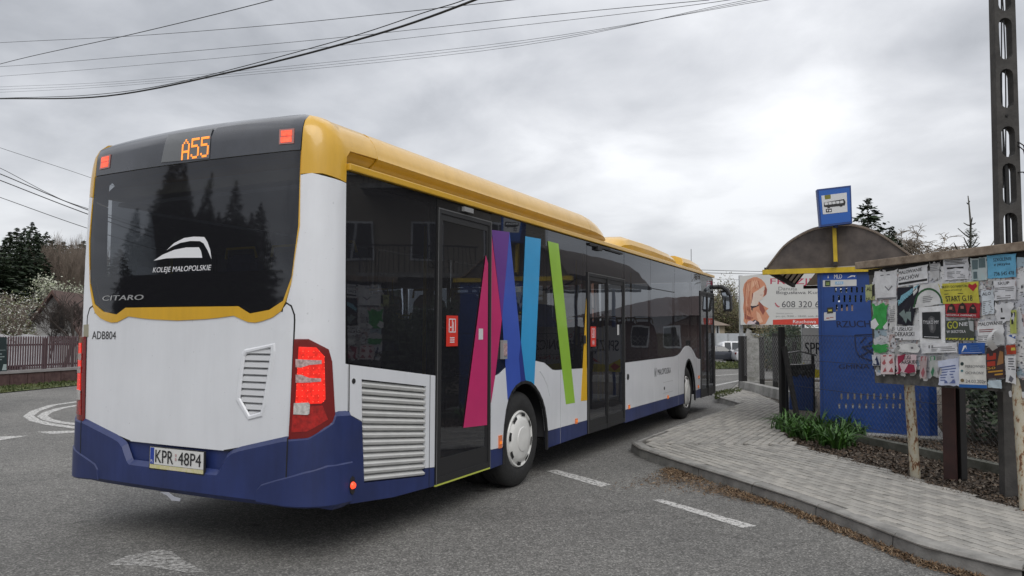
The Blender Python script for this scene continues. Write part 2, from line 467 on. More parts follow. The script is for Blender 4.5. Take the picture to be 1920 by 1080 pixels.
def mirror(o2): return [(mt(a), b) for a, b in o2][::-1]
# ================================================================== THE BUS
bus = empty('city_bus', (BX, BY, 0), PI/2-HD, 'white low floor city bus with yellow roof, blue skirt and rainbow stripes at the stop', 'bus')
RED_D = mat('red_lens', (0.16, 0.006, 0.006), 0.15, coat=0.6)
RED_L = mat('red_light', (0.60, 0.010, 0.006), 0.25, coat=0.5, emit=(1, 0.022, 0.008), estr=0.42, var=0.5, vscale=28)
CLEARL = mat('clear_lens', (0.44, 0.31, 0.30), 0.15, coat=0.6, var=0.35, vscale=60)
AMB = mat('amber_lens', (0.8, 0.22, 0.01), 0.25, coat=0.5, emit=(1, 0.25, 0.02), estr=0.35)
SILV = mat('silver_trim', (0.5, 0.5, 0.5), 0.3, metal=0.6)

# --- rear skin
white_r = RR((562.6, 328), (585, 324.3), (612, 331)) + [(-0.175, RS(638, 341)[1])] + [(-0.205, 1.34), (-0.232, 1.335), (-0.237, 0.99)] + \
    RR((625.6, 780), (614, 797), (579, 822), (543, 825), (552, 601), (553, 590), (546, 573.5), (537, 566), (546, 533), (562, 422))
panel = patch('corner_panel', white_r, shell, 0.03, WHITE, bus, step=0.06, base=-0.03)
panel2 = patch('corner_panel', mirror(white_r), shell, 0.03, WHITE, bus, step=0.06, base=-0.03)
capz = RS(600, 326)[1]
def cap_out():
    return [(0.180, 3.06), (0.180, 2.9), (0.178, RS(562.6, 327)[1]+0.004), (0.03, capz+0.006), (-0.175, RS(638, 341)[1]+0.006), (-0.175, 2.78), (-0.22, 2.83), (-0.56, 2.838), (-0.56, 3.06)]
patch('roof_corner_cap', cap_out(), shell, 0.03, YEL, bus, step=0.05, base=-0.03)
patch('roof_corner_cap', mirror(cap_out()), shell, 0.03, YEL, bus, step=0.05, base=-0.03)
seamz = (RS(177, 330)[1]+RS(560, 285)[1])/2
DTOP = mat('dark_upper_panel', (0.035, 0.038, 0.048), 0.2, coat=0.7, var=0.2, vscale=3)
top_p = patch('upper_rear_panel', [(0.188, seamz+0.006), (0.186, 2.9), (0.186, 3.06), (W2R-0.186, 3.06), (W2R-0.186, 2.9), (W2R-0.188, seamz+0.006)], shell, 0.03, DTOP, bus, step=0.06, base=-0.03)
gl_pts = RR((560.7, 285), (559, 422), (548, 515), (531, 563), (505, 580), (468, 587), (446, 572))
gl_ctr = RR((446, 572), (242, 577))
cz = sum(p[1] for p in gl_ctr)/2
half = [(0.185, seamz)] + [(gl_pts[1][0], gl_pts[1][1])] + gl_pts[2:6] + [(gl_pts[6][0], cz)]
glass_o = half + [(mt(a), b) for a, b in half[::-1]]
rg = patch('rear_window', glass_o, shell, 0.004, GLASSR, bus, step=0.08, base=-0.004)
# opaque lower band and edge band of the pane, printed on its inner side
frit = [(0.22, 1.98)] + gl_pts[2:6] + [(gl_pts[6][0], cz)]
frit_o = frit + [(mt(a), b) for a, b in frit[::-1]]
patch('pane_mask', frit_o, shell, 0.003, BLKG, rg, step=0.08, base=-0.03)
# yellow surround
def yz(px, py): return RS(px, py)
yo = RR((563.5, 330), (562.5, 422), (546, 533), (536, 566), (528, 583), (512, 595), (493, 602), (480, 605), (466, 604), (452, 598), (439, 592), (410, 596), (385, 598.5))
yctr = RS(353, 601)[1]
inner = [(half[0][0]-0.004, half[0][1])]+[(a-0.004, b-0.004) for a, b in half[1:]]
yellow_o = yo + [(W2R/2+.45, yctr+.012), (W2R/2, yctr), (W2R/2-.0, yctr)][1:2] + [(mt(a), b) for a, b in yo[::-1]] + [(mt(a), b) for a, b in inner] + inner[::-1]
patch('window_surround', yellow_o, shell, 0.012, YEL, bus, step=0.1, base=-0.006)
# hatch
h_o = [(0.6, 1.668)]+RR((529, 584), (530, 577), (537, 568), (546, 573.5), (552, 590), (552.5, 601), (543, 824)) + [(0.766, 0.735)]
hatch_o = h_o + [(mt(a), b) for a, b in h_o[::-1]]
vent_px = [(509, 650), (509.5, 662), (495, 755), (489.5, 775), (468, 781), (448.6, 747), (452.5, 708), (458, 667), (462, 661)]
vent = RR(*vent_px)
hatch = patch('engine_hatch', [(a, b) for a, b in hatch_o], shell, 0.03, WHITE, bus, step=0.12, base=-0.03, holes=[vent])
for g_ in (h_o[1:], mirror(h_o[1:])): ribbon('panel_gap', g_, shell, 0.011, -0.0005, SEAM, hatch)
vc = (sum(a for a, b in vent)/len(vent), sum(b for a, b in vent)/len(vent))
rim = [(vc[0]+(a-vc[0])*1.16, vc[1]+(b-vc[1])*1.07) for a, b in vent]
patch('vent_rim', rim, shell, 0.008, WHITE, bus, base=0.0, bevel=0.011, holes=[[(a, b) for a, b in vent]])
vb = patch('vent_backing', rim, shell, 0.003, DARK, bus, base=-0.05)
def xrange(poly, z):
    xs = []
    for i in range(len(poly)):
        (a, b), (c, d) = poly[i], poly[(i+1) % len(poly)]
        if (b-z)*(d-z) < 0: xs.append(a+(c-a)*(z-b)/(d-b))
    return (min(xs), max(xs)) if len(xs) >= 2 else None
zlo, zhi = min(b for a, b in vent), max(b for a, b in vent)
ns = 10; ph = (zhi-zlo)/ns
for k in range(ns):
    z1 = zlo+ph*(k+0.04); z2 = zlo+ph*(k+0.92)
    ra = xrange(vent, min(max(z1, zlo+0.01), zhi-0.01)); rb = xrange(vent, min(z2, zhi-0.012))
    if not ra or not rb: continue
    mb = MB()
    P = [shell(ra[0], z1, 0.002), shell(ra[1], z1, 0.002), shell(rb[1], z2, -0.024), shell(rb[0], z2, -0.024),
         shell(ra[0], z1-0.004, -0.004), shell(ra[1], z1-0.004, -0.004), shell(rb[1], z2, -0.032), shell(rb[0], z2, -0.032)]
    zm = z1+(z2-z1)*0.6
    Q = [shell(ra[0], zm, -0.002), shell(ra[1], zm, -0.002)]
    mb.add(P+Q, [(0, 1, 9, 8), (8, 9, 2, 3), (4, 5, 1, 0), (7, 6, 5, 4), (3, 2, 6, 7), (0, 8, 3, 7, 4), (1, 5, 6, 2, 9)])
    mb.build('vent_slat', mat('slat_grey', (0.55, 0.555, 0.57), 0.4), bus)

# bumper with its recess, stepped edge and corner plates
bt = RR((621.7, 793), (579, 823), (536, 827)) + [(0.70, 0.765), (0.60, 0.72)]
rec = RR((419, 848), (402, 880), (396, 887))
rz0 = rec[2][1]
right_top = [(-0.237, 0.985), RS(625.6, 780)] + bt[:3] + RR((455, 845), (440, 850), (431, 858), (418, 884), (412, 890)) 
rt = right_top; last = rt[-1]
rt = rt[:-2] + [(rt[-2][0], rt[-2][1]), (last[0], last[1])]
bot_r = [(-0.262, 0.398), (-0.1, 0.398), RS(600, 943), RS(540, 940), RS(486, 936)]
bz = 0.395
bumper_o = rt + [(mt(a), b) for a, b in rt[::-1]] + [(mt(a), b) for a, b in bot_r] + bot_r[::-1]
bumper = patch('rear_bumper', bumper_o, shell, 0.034, BLUE, bus, step=0.07, base=-0.004, bevel=0.034)
patch('plate_recess', [(W2-0.55, 0.82), (0.55, 0.82), (0.55, 0.45), (W2-0.55, 0.45)], shell, 0.01, BLUE, bus, base=-0.02)
for mir in (False, True):
    lo = RR((487, 938), (489, 918), (497, 909), (569, 887), (610, 874)) + [(-0.255, 0.66), (-0.255, 0.40)]
    if mir: lo = mirror(lo)
    patch('bumper_corner', lo, shell, 0.009, BLUE, bumper, step=0.07, base=0.029, bevel=0.010)
    sl_ = [(0.20, 0.86), (0.205, 0.6), (0.235, 0.54)]
    if mir: sl_ = mirror(sl_)
    ribbon('panel_gap', sl_, shell, 0.008, 0.0295, SEAM, bumper)
# small torn flap hanging under the bumper edge
mb = MB(); p_ = [(1.34, 0.405), (1.26, 0.41), (1.20, 0.385), (1.13, 0.38), (1.14, 0.36), (1.22, 0.358), (1.27, 0.388)]
mb.prism(p_, shell, 0.03, 0.036); mb.build('torn_flap', mat('scraped_plastic', (0.35, 0.36, 0.4), 0.7), bumper)

# tail lights
tl = RR((553.7, 636), (579, 636), (614, 655), (620, 678), (625, 775), (621.5, 792), (579, 820), (543.5, 823))
tli = RR((562, 650), (592, 651), (606, 668), (608, 748), (601, 756), (556, 757))
low = RR((552, 762), (603, 760), (612, 786), (577, 808), (549, 810))
cl1 = RR((557, 673), (593, 675), (601, 675), (601, 682), (580, 684), (566, 689), (557, 688))
cl2 = RR((557, 702), (566, 702), (580, 708), (600, 709), (600, 715), (575, 717), (557, 717))
rev = RR((554, 755), (579, 754), (581, 758), (580, 775), (577, 777), (553, 776))
def inpoly(x, y, poly):
    c = False
    for i in range(len(poly)):
        (x1, y1), (x2, y2) = poly[i], poly[i-1]
        if (y1 > y) != (y2 > y) and x < (x2-x1)*(y-y1)/(y2-y1)+x1: c = not c
    return c
for mir in (False, True):
    g = (lambda q: mirror(q)) if mir else (lambda q: q)
    L = patch('tail_light', g(tl), shell, 0.03, RED_D, bus, step=0.05, base=-0.01, bevel=0.004)
    patch('lens_glow', g(tli), shell, 0.004, RED_L, L, step=0.05, base=0.02)
    patch('lens_lower', g(low), shell, 0.003, mat('red_lens2', (0.35, 0.012, 0.01), 0.2, coat=0.6, var=0.3, vscale=30), L, step=0.05, base=0.02)
    patch('turn_lens', g(cl1), shell, 0.004, CLEARL, L, step=0.05, base=0.0245)
    patch('turn_lens', g(cl2), shell, 0.004, CLEARL, L, step=0.05, base=0.0245)
    patch('reversing_lens', g(rev), shell, 0.004, mat('rev_lens', (0.48, 0.46, 0.44), 0.2, coat=0.5, var=0.25, vscale=50), L, step=0.05, base=0.0245)
    mb = MB()
    for r_ in range(11):
        for c_ in range(8):
            a = 0.15-0.032*c_; b = 1.43-0.037*r_
            if not inpoly(a, b, tli) or inpoly(a, b, cl1) or inpoly(a, b, cl2): continue
            if mir: a = mt(a)
            mb.add([shell(a+dx, b+dz, 0.0265) for dx, dz in ((-.0018, -.0018), (.0018, -.0018), (.0018, .0018), (-.0018, .0018))], [(0, 1, 2, 3)])
    mb.build('led_dots', mat('led_hot', (1, 0.2, 0.12), 0.4, emit=(1, 0.12, 0.06), estr=1.0), L)
# roof-level red lights
for (pts) in (RR((525, 243), (552.5, 241), (551.5, 269), (524, 271)),):
    for g in (pts, mirror(pts)):
        L = patch('high_brake_light', g, shell, 0.006, mat('pinkclear', (0.4, 0.16, 0.14), 0.2, coat=.5), bus, base=0.0)
        cxx = sum(a for a, b in g)/4; czz = sum(b for a, b in g)/4
        for k in (0, 1):
            q = [(cxx+(a-cxx)*0.72, czz+(b-czz)*0.36+(0.021 if k else -0.021)) for a, b in g]
            patch('lamp_cell', q, shell, 0.003, mat('cell_glow', (0.7, 0.08, 0.04), 0.3, emit=(1, 0.10, 0.045), estr=0.85, var=.6, vscale=30), L, base=0.006)
# destination display
dsp = RR((318, 253), (400, 242), (393, 297), (303, 305))
D_ = patch('destination_display', dsp, shell, 0.002, mat('display_glass', (0.13, 0.135, 0.14), 0.25, coat=0.4), bus, step=0.04, base=.003)
font = {'A': ["00100", "01010", "10001", "10001", "10001", "11111", "10001", "10001", "10001"],
        '5': ["11111", "10000", "10000", "11110", "00001", "00001", "00001", "10001", "01110"]}
mb = MB()
da0, dz1 = RS(344, 263); da1, dz0 = RS(392, 300)
dz0 = RS(344, 300)[1]; dz1 = RS(368, 259)[1]
for i, ch in enumerate("A55"):
    for r_ in range(9):
        for c_ in range(5):
            if font[ch][r_][c_] == '1':
                for su in range(2):
                    for sv in range(2):
                        a = da0+(da1-da0)*((i*6+c_+su*0.5+0.1)/17.2); b = dz1+(dz0-dz1)*((r_+sv*0.5+0.1)/9)
                        w = 0.0062
                        mb.add([shell(a, b, .009), shell(a-w, b, .009), shell(a-w, b-w*1.15, .009), shell(a, b-w*1.15, .009)], [(0, 1, 2, 3)])
mb.build('route_number', mat('led_amber', (1, 0.35, 0.05), 0.5, emit=(1, 0.27, 0.03), estr=1.15), D_, fixn=False)
# writing on the back
WTXT = mat('white_print', (0.72, 0.72, 0.74), 0.5)
BTXT = mat('black_print', (0.015, 0.015, 0.017), 0.5)
z1t = lambda x, y: RS(120+x/2.7, 200+y/2.7)
mb = MB()
for sw in ([(520, 728), (560, 690), (610, 665), (660, 658), (712, 660), (728, 685), (742, 725), (748, 772), (730, 730), (708, 692), (690, 681), (640, 680), (590, 690), (550, 708)],
           [(455, 780), (500, 750), (560, 725), (620, 713), (685, 712), (695, 730), (702, 765), (600, 765), (520, 768)]):
    bm_ = poly2([z1t(*p) for p in sw])
    bm_.verts.index_update(); bm_.verts.ensure_lookup_table()
    mb.add([shell(v.co.x, v.co.y, 0.003) for v in bm_.verts], [tuple(v.index for v in f.verts) for f in bm_.faces]); bm_.free()
mb.build('operator_emblem', WTXT, bus)
mb = MB(); a = RS(287, 511); b = RS(397, 498)
text_on(mb, 'KOLEJE MAŁOPOLSKIE', shell, a[0], RS(340, 512)[1], b[0], RS(340, 499)[1], 0.003, shear=0.2, bold=0.012)
mb.build('operator_name', WTXT, bus)
mb = MB(); a = RS(193, 563); b = RS(270, 552)
text_on(mb, 'CITARO', shell, a[0], RS(230, 563)[1], b[0], RS(230, 553.5)[1], 0.004, shear=0.15, bold=0.035)
mb.build('model_badge', SILV, bus)
mb = MB(); a = RS(173, 634); b = RS(218, 621)
text_on(mb, 'ADB804', shell, a[0], RS(195, 636)[1], b[0], RS(195, 621)[1], 0.003)
mb.build('fleet_number', BTXT, bus)
tg = RR((158, 609), (166, 608), (166, 631), (158, 632))
lt = patch('latch_plate', tg, shell, 0.006, mat('brass_grey', (0.3, 0.28, 0.2), 0.5), bus)
# number plate
pl = empty('number_plate', (0, 0, 0)); pl.parent = bus
pn = VPlane
def plf(a, b, off):   # a across from the left, b up (metres)
    base = Vector(shell(1.462-a, 0.567+b, 0.02)); return base+Vector((-off, 0, 0))
def rect(a0, b0, a1, b1): return [(a0, b0), (a1, b0), (a1, b1), (a0, b1)]
patch('plate_holder', rect(-0.01, -0.01, 0.55, 0.155), plf, 0.012, BLK, pl)
patch('plate_face', rect(0.0, 0.03, 0.54, 0.15), plf, 0.003, mat('plate_white', (0.62, 0.62, 0.6), 0.35, coat=.3), pl, base=0.012)
patch('country_band', rect(0.004, 0.032, 0.045, 0.148), plf, 0.001, mat('eu_blue', (0.02, 0.05, 0.3), 0.4), pl, base=0.015)
patch('holder_strip', rect(0.0, 0.0, 0.54, 0.027), plf, 0.003, mat('strip_yellow', (0.5, 0.48, 0.2), 0.5, color2=(0.62, 0.55, 0.42), vscale=18), pl, base=0.012)
mb = MB(); text_on(mb, 'KPR', plf, 0.06, 0.045, 0.245, 0.135, 0.0165, bold=0.02); mb.build('plate_letters', BTXT, pl)
mb = MB(); text_on(mb, '48P4', plf, 0.295, 0.045, 0.52, 0.135, 0.0165, bold=0.02); mb.build('plate_characters', BTXT, pl)
mb = MB(); mb.prism([(0.263, 0.1), (0.277, 0.1), (0.277, 0.118), (0.263, 0.118)], plf, 0.015, 0.0165); mb.prism([(0.263, 0.072), (0.277, 0.072), (0.277, 0.09), (0.263, 0.09)], plf, 0.015, 0.0165)
mb.build('plate_seal', mat('seal', (0.45, 0.3, 0.3), 0.5), pl)
mb = MB(); text_on(mb, 'PL', plf, 0.012, 0.042, 0.037, 0.062, 0.0165); mb.build('country_letters', WTXT, pl)

# --- right side
def side_panel(name, o, m, thick=0.03, base=-0.03, **k): return patch(name, o, side_fn, thick, m, bus, base=base, smooth=False, **k)
side_panel('engine_side_panel', [(.358, 1.333), (1.475, 1.2), (1.475, .455), (1.34, .468), (1.34, 1.122), (.5, 1.223), (.512, .925), (.365, .99)], WHITE)
side_panel('side_skirt', [(.365, .985), (.512, .92), (.548, .487), (1.336, .403), (1.34, .464), (1.475, .45), (1.475, .302), (.9, .32), (.385, .371)], BLUE)
ribbon('panel_gap', [(1.395, 1.205), (1.395, .31)], side_fn, 0.006, 0.0, SEAM, bus)
ribbon('panel_gap', [(.36, 1.33), (.372, .38)], side_fn, 0.007, 0.0, SEAM, bus)
grl = empty('engine_grille'); grl.parent = bus
patch('grille_backing', [(.5, 1.225), (1.34, 1.124), (1.34, .40), (.545, .485)], side_fn, 0.002, DARK, grl, base=-0.05)
GW = mat('grille_white', (0.55, 0.55, 0.535), 0.5, var=0.06, vscale=8)
ng = 14
for k in range(ng):
    def gl_(f, x):   # z at fraction f (0 top) and x fraction
        zt = 1.218+(1.122-1.218)*x; zb = 0.492+(0.408-0.492)*x
        return zt+(zb-zt)*f
    f0, f1, f2 = (k+0.06)/ng, (k+0.55)/ng, (k+0.98)/ng
    def xl(f): return 0.505+0.045*f
    mb = MB()
    pts = []
    for x, X in ((0, None), (1, 1.332)):
        for f, off in ((f0, -0.034), (f1, 0.002), (f2-0.01, -0.004), (f2, -0.02)):
            pts.append(side_fn(xl(f) if X is None else X, gl_(f, x), off))
    mb.add(pts, [(0, 1, 5, 4), (1, 2, 6, 5), (2, 3, 7, 6), (0, 4, 7, 3), (0, 3, 2, 1), (4, 5, 6, 7)])
    mb.build('grille_slat', GW, grl, fixn=False)
mb = MB(); mb.lathe([(0.0, 0.004), (0.018, 0.004), (0.02, 0)], side_fn(.41, 1.215, 0), sgn=-1, n=14); mb.build('lock', BLK, bus)
# side marker in the rear corner
c = S(652, 909)
sm_ = patch('side_lamp', [(c[0]-.035, c[1]), (c[0]-.02, c[1]+.05), (c[0], c[1]+.065), (c[0]+.02, c[1]+.05), (c[0]+.03, c[1]), (c[0]+.02, c[1]-.05), (c[0], c[1]-.065), (c[0]-.02, c[1]-.05)], side_fn, 0.014, BLK, bus, base=0.03)
mb = MB(); mb.lathe([(0.0, 0.02), (0.018, 0.016), (0.026, 0.0)], side_fn(c[0], c[1], 0.042), sgn=-1, n=14); mb.build('lamp_lens', mat('red_hot', (1, .05, .02), .3, emit=(1, .06, .02), estr=1.6), sm_, smooth=True)

def door(x0, x1, z0, z1, leaves, tilt=0, paint_bottom=0.2):
    d = empty('passenger_door'); d.parent = bus
    fw = 0.045
    patch('door_frame', rect(x0, z0, x1, z1), side_fn, 0.03, BLK, d, base=-0.02, holes=[rect(x0+fw, z0+fw*1.2, x1-fw, z1-fw)[::-1]], smooth=False)
    ribbon('frame_edge', [(x0+.008, z0), (x0+.008, z1-.008), (x1-.008, z1-.008), (x1-.008, z0)], side_fn, 0.008, 0.011, mat('worn_edge', (0.12, 0.12, 0.12), 0.5), d)
    w = (x1-x0-2*fw)/leaves
    for k in range(leaves):
        a, b = x0+fw+w*k, x0+fw+w*(k+1)
        lf = patch('door_leaf', rect(a, z0+fw*1.2, b, z1-fw), side_fn, 0.022, BLK, d, base=-0.02,
                   holes=[rect(a+.04, z0+paint_bottom, b-.04, z1-fw-.055)[::-1]], smooth=False)
        patch('door_pane', rect(a+.04, z0+paint_bottom, b-.04, z1-fw-.055), side_fn, 0.003, GLASS, lf, base=-0.006, smooth=False)
        patch('kick_panel', rect(a+.04, z0+0.065, b-.04, z0+paint_bottom), side_fn, 0.003, mat('kick', (0.03, 0.03, 0.033), 0.4), lf, base=-0.01, smooth=False)
        if leaves > 1: 
            mb = MB(); mb.tube([(a+(b-a)*(0.88 if k == 0 else 0.12), 0.09, z0+.35), (a+(b-a)*(0.88 if k == 0 else 0.12), 0.09, z1-.5)], 0.014, 8); mb.build('grab_rail', mat('rail_yellow', (0.6, 0.42, 0.03), 0.4), lf, smooth=True)
    if leaves > 1: ribbon('centre_seal', [((x0+x1)/2, z0), ((x0+x1)/2, z1-.03)], side_fn, 0.035, 0.004, BLK, d, t=0.012)
    return d
d3 = door(1.48, 2.425, .31, 2.6, 1)
d2 = door(4.94, 6.372, .318, 2.3, 2, paint_bottom=0.16)
d1 = door(10.975, 12.2, .3, 2.36, 2, paint_bottom=0.16)
mb = MB(); mb.box((1.95, -0.0, .302), (0.94, 0.02, 0.014)); mb.build('yellow_sill', mat('sill_yellow', (0.45, 0.5, 0.08), 0.5), bus)
side_panel('door_header', rect(1.475, 2.6, 2.43, 2.665), BLKG, 0.02, -0.02)
# lower white panels with wheel arches
archR = [(2.702, .455), (2.73, .66), (2.77, .80), (2.82, .90), (2.884, .965), (2.97, 1.015), (3.08, 1.045), (3.19, 1.05), (3.31, 1.03), (3.42, .98), (3.52, .91), (3.60, .83), (3.66, .74), (3.705, .62), (3.735, .49)]
sk_t = 0.487
side_panel('wheel_arch_panel', [(2.43, 1.14), (2.52, 1.142), (2.62, 1.16), (2.74, 1.21), (2.85, 1.245), (3.06, 1.261), (3.45, 1.255), (3.65, 1.23), (3.78, 1.18), (3.87, 1.145), (3.97, 1.135), (4.93, 1.119), (4.93, sk_t), (3.735, .49)]+archR[::-1][1:]+[(2.43, .465)], WHITE)
side_panel('side_skirt', [(2.43, .461), (2.70, .451), (2.70, .295), (2.43, .287)], BLUE)
side_panel('side_skirt', [(3.738, .486), (4.93, sk_t-.004), (4.93, .32), (3.742, .308)], BLUE)
archF = [(9.70, .475), (9.70, .62), (9.72, .76), (9.76, .88), (9.83, .975), (9.92, 1.04), (10.02, 1.065), (10.12, 1.05), (10.24, .98), (10.34, .89), (10.43, .78), (10.49, .66), (10.525, .52)]
side_panel('side_panel', [(6.38, 1.132), (9.1, 1.145), (9.3, 1.16), (9.48, 1.20), (9.66, 1.27), (9.85, 1.31), (10.05, 1.31), (10.25, 1.27), (10.48, 1.17), (10.62, 1.09), (10.8, 1.05), (10.968, 1.045), (10.968, .475)]+[(10.53, .47)]+archF[::-1]+[(6.38, .482)], WHITE)
side_panel('side_skirt', [(6.38, .478), (9.7, .471), (9.7, .3), (6.38, .3)], BLUE)
side_panel('side_skirt', [(10.535, .466), (10.968, .471), (10.968, .31), (10.54, .32)], BLUE)
for ar, zb in ((archR, .3), (archF, .3)):
    ribbon('arch_lip', [(ar[0][0], zb)]+ar+[(ar[-1][0]+.004, zb)], side_fn, 0.03, -0.02, BLK, bus, t=0.026)
    # raised flare around the arch
    cxA = (ar[0][0]+ar[-1][0])/2
for pts in ([(3.54, 1.15), (3.64, 1.08), (3.74, .98), (3.80, .87)], [(9.95, 1.285), (10.15, 1.26), (10.3, 1.2), (10.43, 1.11), (10.52, 1.0)]):
    ribbon('arch_crease', pts, side_fn, 0.010, -0.0005, WHITE, bus, t=0.004)
for x in (4.1, 9.3, 10.62): ribbon('panel_gap', [(x, 1.13 if x < 5 else 1.15 if x < 10 else 1.09), (x, .31)], side_fn, 0.004, 0.0, mat('soft_seam', (0.3, 0.3, 0.31), 0.7), bus)
ribbon('panel_gap', [(6.4, .482), (9.7, .475)], side_fn, 0.004, 0.0, mat('soft_seam', (0.3, 0.3, 0.31), 0.7), bus)
# glazing
def pane(o): return patch('window_pane', o, side_fn, 0.004, GLASS, bus, base=-0.008, smooth=False)
WT = 2.682
panes = [[(.35, 1.345), (.275, WT), (1.472, WT), (1.472, 1.208)],
    [(2.435, 1.148), (2.52, 1.15), (2.62, 1.168), (2.74, 1.218), (2.85, 1.253), (3.06, 1.27), (3.45, 1.263), (3.65, 1.238), (3.726, 1.21), (3.726, WT), (2.435, WT)],
    [(3.734, 1.205), (3.78, 1.188), (3.87, 1.153), (3.97, 1.143), (4.93, 1.127), (4.93, WT), (3.734, WT)],
    [(4.94, 2.305), (6.37, 2.305), (6.37, WT), (4.94, WT)],
    [(6.385, 1.14), (7.666, 1.145), (7.666, WT), (6.385, WT)],
    [(7.674, 1.145), (9.1, 1.153), (9.1, WT), (7.674, WT)],
    [(9.108, 1.153), (9.3, 1.168), (9.48, 1.208), (9.66, 1.278), (9.85, 1.318), (10.05, 1.318), (10.25, 1.278), (10.3, 1.26), (10.3, WT), (9.108, WT)],
    [(10.308, 1.256), (10.48, 1.178), (10.62, 1.098), (10.8, 1.058), (10.965, 1.053), (10.965, WT), (10.308, WT)],
    [(10.975, 2.365), (12.2, 2.365), (12.12, WT), (10.975, WT)]]
for o in panes: pane(o)
# opaque black edge print round the glass, so the panes read as one dark band
for x, w in ((.33, .05), (1.44, .06), (2.47, .07), (3.73, .07), (4.9, .07), (6.42, .07), (7.67, .06), (9.105, .06), (10.3, .06), (10.93, .07)):
    mb = MB(); mb.box((x, .03, 1.92), (w, .02, 1.46)); mb.build('window_post', BLK, bus)
mb = MB(); mb.box((6.2, .03, 2.655), (11.7, .02, .07)); mb.build('header_band', BLK, bus)
mb = MB(); mb.box((7.6, .045, 1.12), (3.1, .03, .1)); mb.build('sill_band', BLK, bus)
patch('lower_lining', [(2.44, 1.13), (4.93, 1.12), (4.93, 1.4), (2.44, 1.4)], side_fn, .02, mat('lining', (.05, .05, .055), .7), bus, base=-.08, smooth=False)
ribbon('vent_window_bar', [(7.69, 2.24), (9.09, 2.24)], side_fn, 0.012, -0.003, BLK, bus, t=.004)
mb = MB(); mb.box((5.35, -.012, 2.652), (.75, .02, .03)); mb.box((5.3, -.02, 2.625), (.16, .035, .05)); mb.box((5.95, -.012, 2.645), (.6, .02, .025)); mb.build('door_sensor', BLK, bus)
mb = MB(); mb.box((1.95, -.02, 2.64), (.16, .03, .04)); mb.build('door_camera', mat('grey_plastic', (.25, .25, .25), .5), bus)
# rainbow stripes
def stripe(o, color, label, base=0.0):
    q = patch('stripe', o, side_fn, 0.0016, mat('stripe_'+label.split()[0], color, 0.4, coat=0.2, var=0.06, vscale=2), bus, base=base, smooth=False)
    q['label'] = label
PINK, PUR, BLU, NAV, CYA, GRN, YLW = (.50, .024, .13), (.115, .032, .23), (.042, .09, .42), (.02, .035, .22), (.035, .32, .62), (.28, .50, .045), (.72, .42, .015)
stripe([(2.318, 2.27), (2.362, 2.20), (2.362, .702), (1.932, .724)], PINK, 'pink stripe on the rear door', 0.0045)
stripe([(2.432, 2.5), (2.655, 1.676), (2.525, 1.14), (2.448, .90), (2.432, .90)], PINK, 'pink stripe beside the rear door')
stripe([(2.436, 2.523), (2.808, 2.546), (2.658, 1.68)], PUR, 'purple stripe')
stripe([(2.812, 2.546), (2.661, 1.70), (2.79, .90), (2.84, .93), (2.884, .967), (2.97, 1.017), (3.07, 1.045), (3.187, 1.05), (3.06, 1.5)], BLU, 'royal blue stripe')
stripe([(3.075, 1.46), (3.035, 1.30), (3.085, 1.047), (3.19, 1.052)], NAV, 'dark blue overlap of the stripes', 0.002)
stripe([(3.174, 2.545), (3.558, 2.559), (3.40, .995), (3.31, 1.032), (3.195, 1.054), (3.08, 1.45)], CYA, 'cyan stripe')
stripe([(3.741, 2.556), (4.037, 2.557), (4.536, .73), (4.26, .734)], GRN, 'lime green stripe')
stripe([(4.905, 1.969), (4.928, .727), (4.724, .734)], YLW, 'yellow stripe')
# stickers and small lamps
def sticker(x, z, w, h, color, name='sticker', off=.0045): return patch(name, rect(x, z, x+w, z+h), side_fn, .0015, mat('st_%d%d%d' % tuple(int(c*99) for c in color), color, .4), bus, base=off, smooth=False)
for (x, z, w, h, of) in ((1.632, 1.437, .19, .262, .004), (5.035, 1.378, .19, .25, .006)):
    sticker(x, z, w, h, (.62, .035, .02), 'door_sign', of)
    mb = MB()
    f = lambda a, b, o_: side_fn(x+a*w, z+b*h, o_+of+.0025)
    for (a0, b0, a1, b1) in ((.2, .45, .25, .9), (.47, .45, .52, .9), (.75, .45, .8, .9), (.2, .87, .8, .9), (.2, .45, .8, .48), (.3, .6, .42, .64), (.58, .5, .62, .8), (.3, .12, .7, .15), (.3, .19, .7, .22), (.3, .26, .7, .29)):
        mb.prism(rect(a0, b0, a1, b1), f, 0, .0005)
    mb.build('sign_print', WTXT, bus)
sticker(2.19, 1.49, .08, .10, (.6, .6, .6), 'notice_sticker', .0065)
sticker(6.05, 1.52, .08, .14, (.5, .5, .5), 'notice_sticker', .0045)
for i, (x, z) in enumerate(((2.629, .506), (4.57, .512), (6.558, .507), (8.606, .492), (10.762, .527), (10.812, .706))):
    L = patch('marker_lamp', rect(x-.03, z-.03 if i else z-.05, x+.03, z+.03 if i else z+.07), side_fn, .012, mat('marker_base', (.7, .2, .08), .4), bus, smooth=False)
    patch('lamp_lens', rect(x-.02, z-.012, x+.02, z+.012), side_fn, .005, AMB, L, base=.012, smooth=False)
L = patch('door_lamp', rect(2.63, 1.30, 2.72, 1.48), side_fn, .03, mat('lamp_grey', (.3, .3, .3), .35), bus, smooth=False); patch('lamp_lens', rect(2.645, 1.33, 2.705, 1.45), side_fn, .008, CLEARL, L, base=.03, smooth=False)
L = patch('door_button', rect(4.80, 1.42, 4.86, 1.52), side_fn, .015, BLK, bus, smooth=False)
mb = MB(); text_on(mb, 'MAŁOPOLSKA', side_fn, 8.02, .88, 8.80, .975, .002); text_on(mb, 'N', side_fn, 7.84, .86, 7.92, 1.0, .002, shear=.2)
mb.prism(rect(7.955, .86, 7.962, 1.0), side_fn, .001, .002); mb.build('region_name', BTXT, bus)
mb = MB(); mb.lathe([(0, .008), (.04, .008), (.045, 0)], side_fn(6.52, .93, 0), sgn=-1, n=18); mb.build('fuel_cap', BLK, bus)
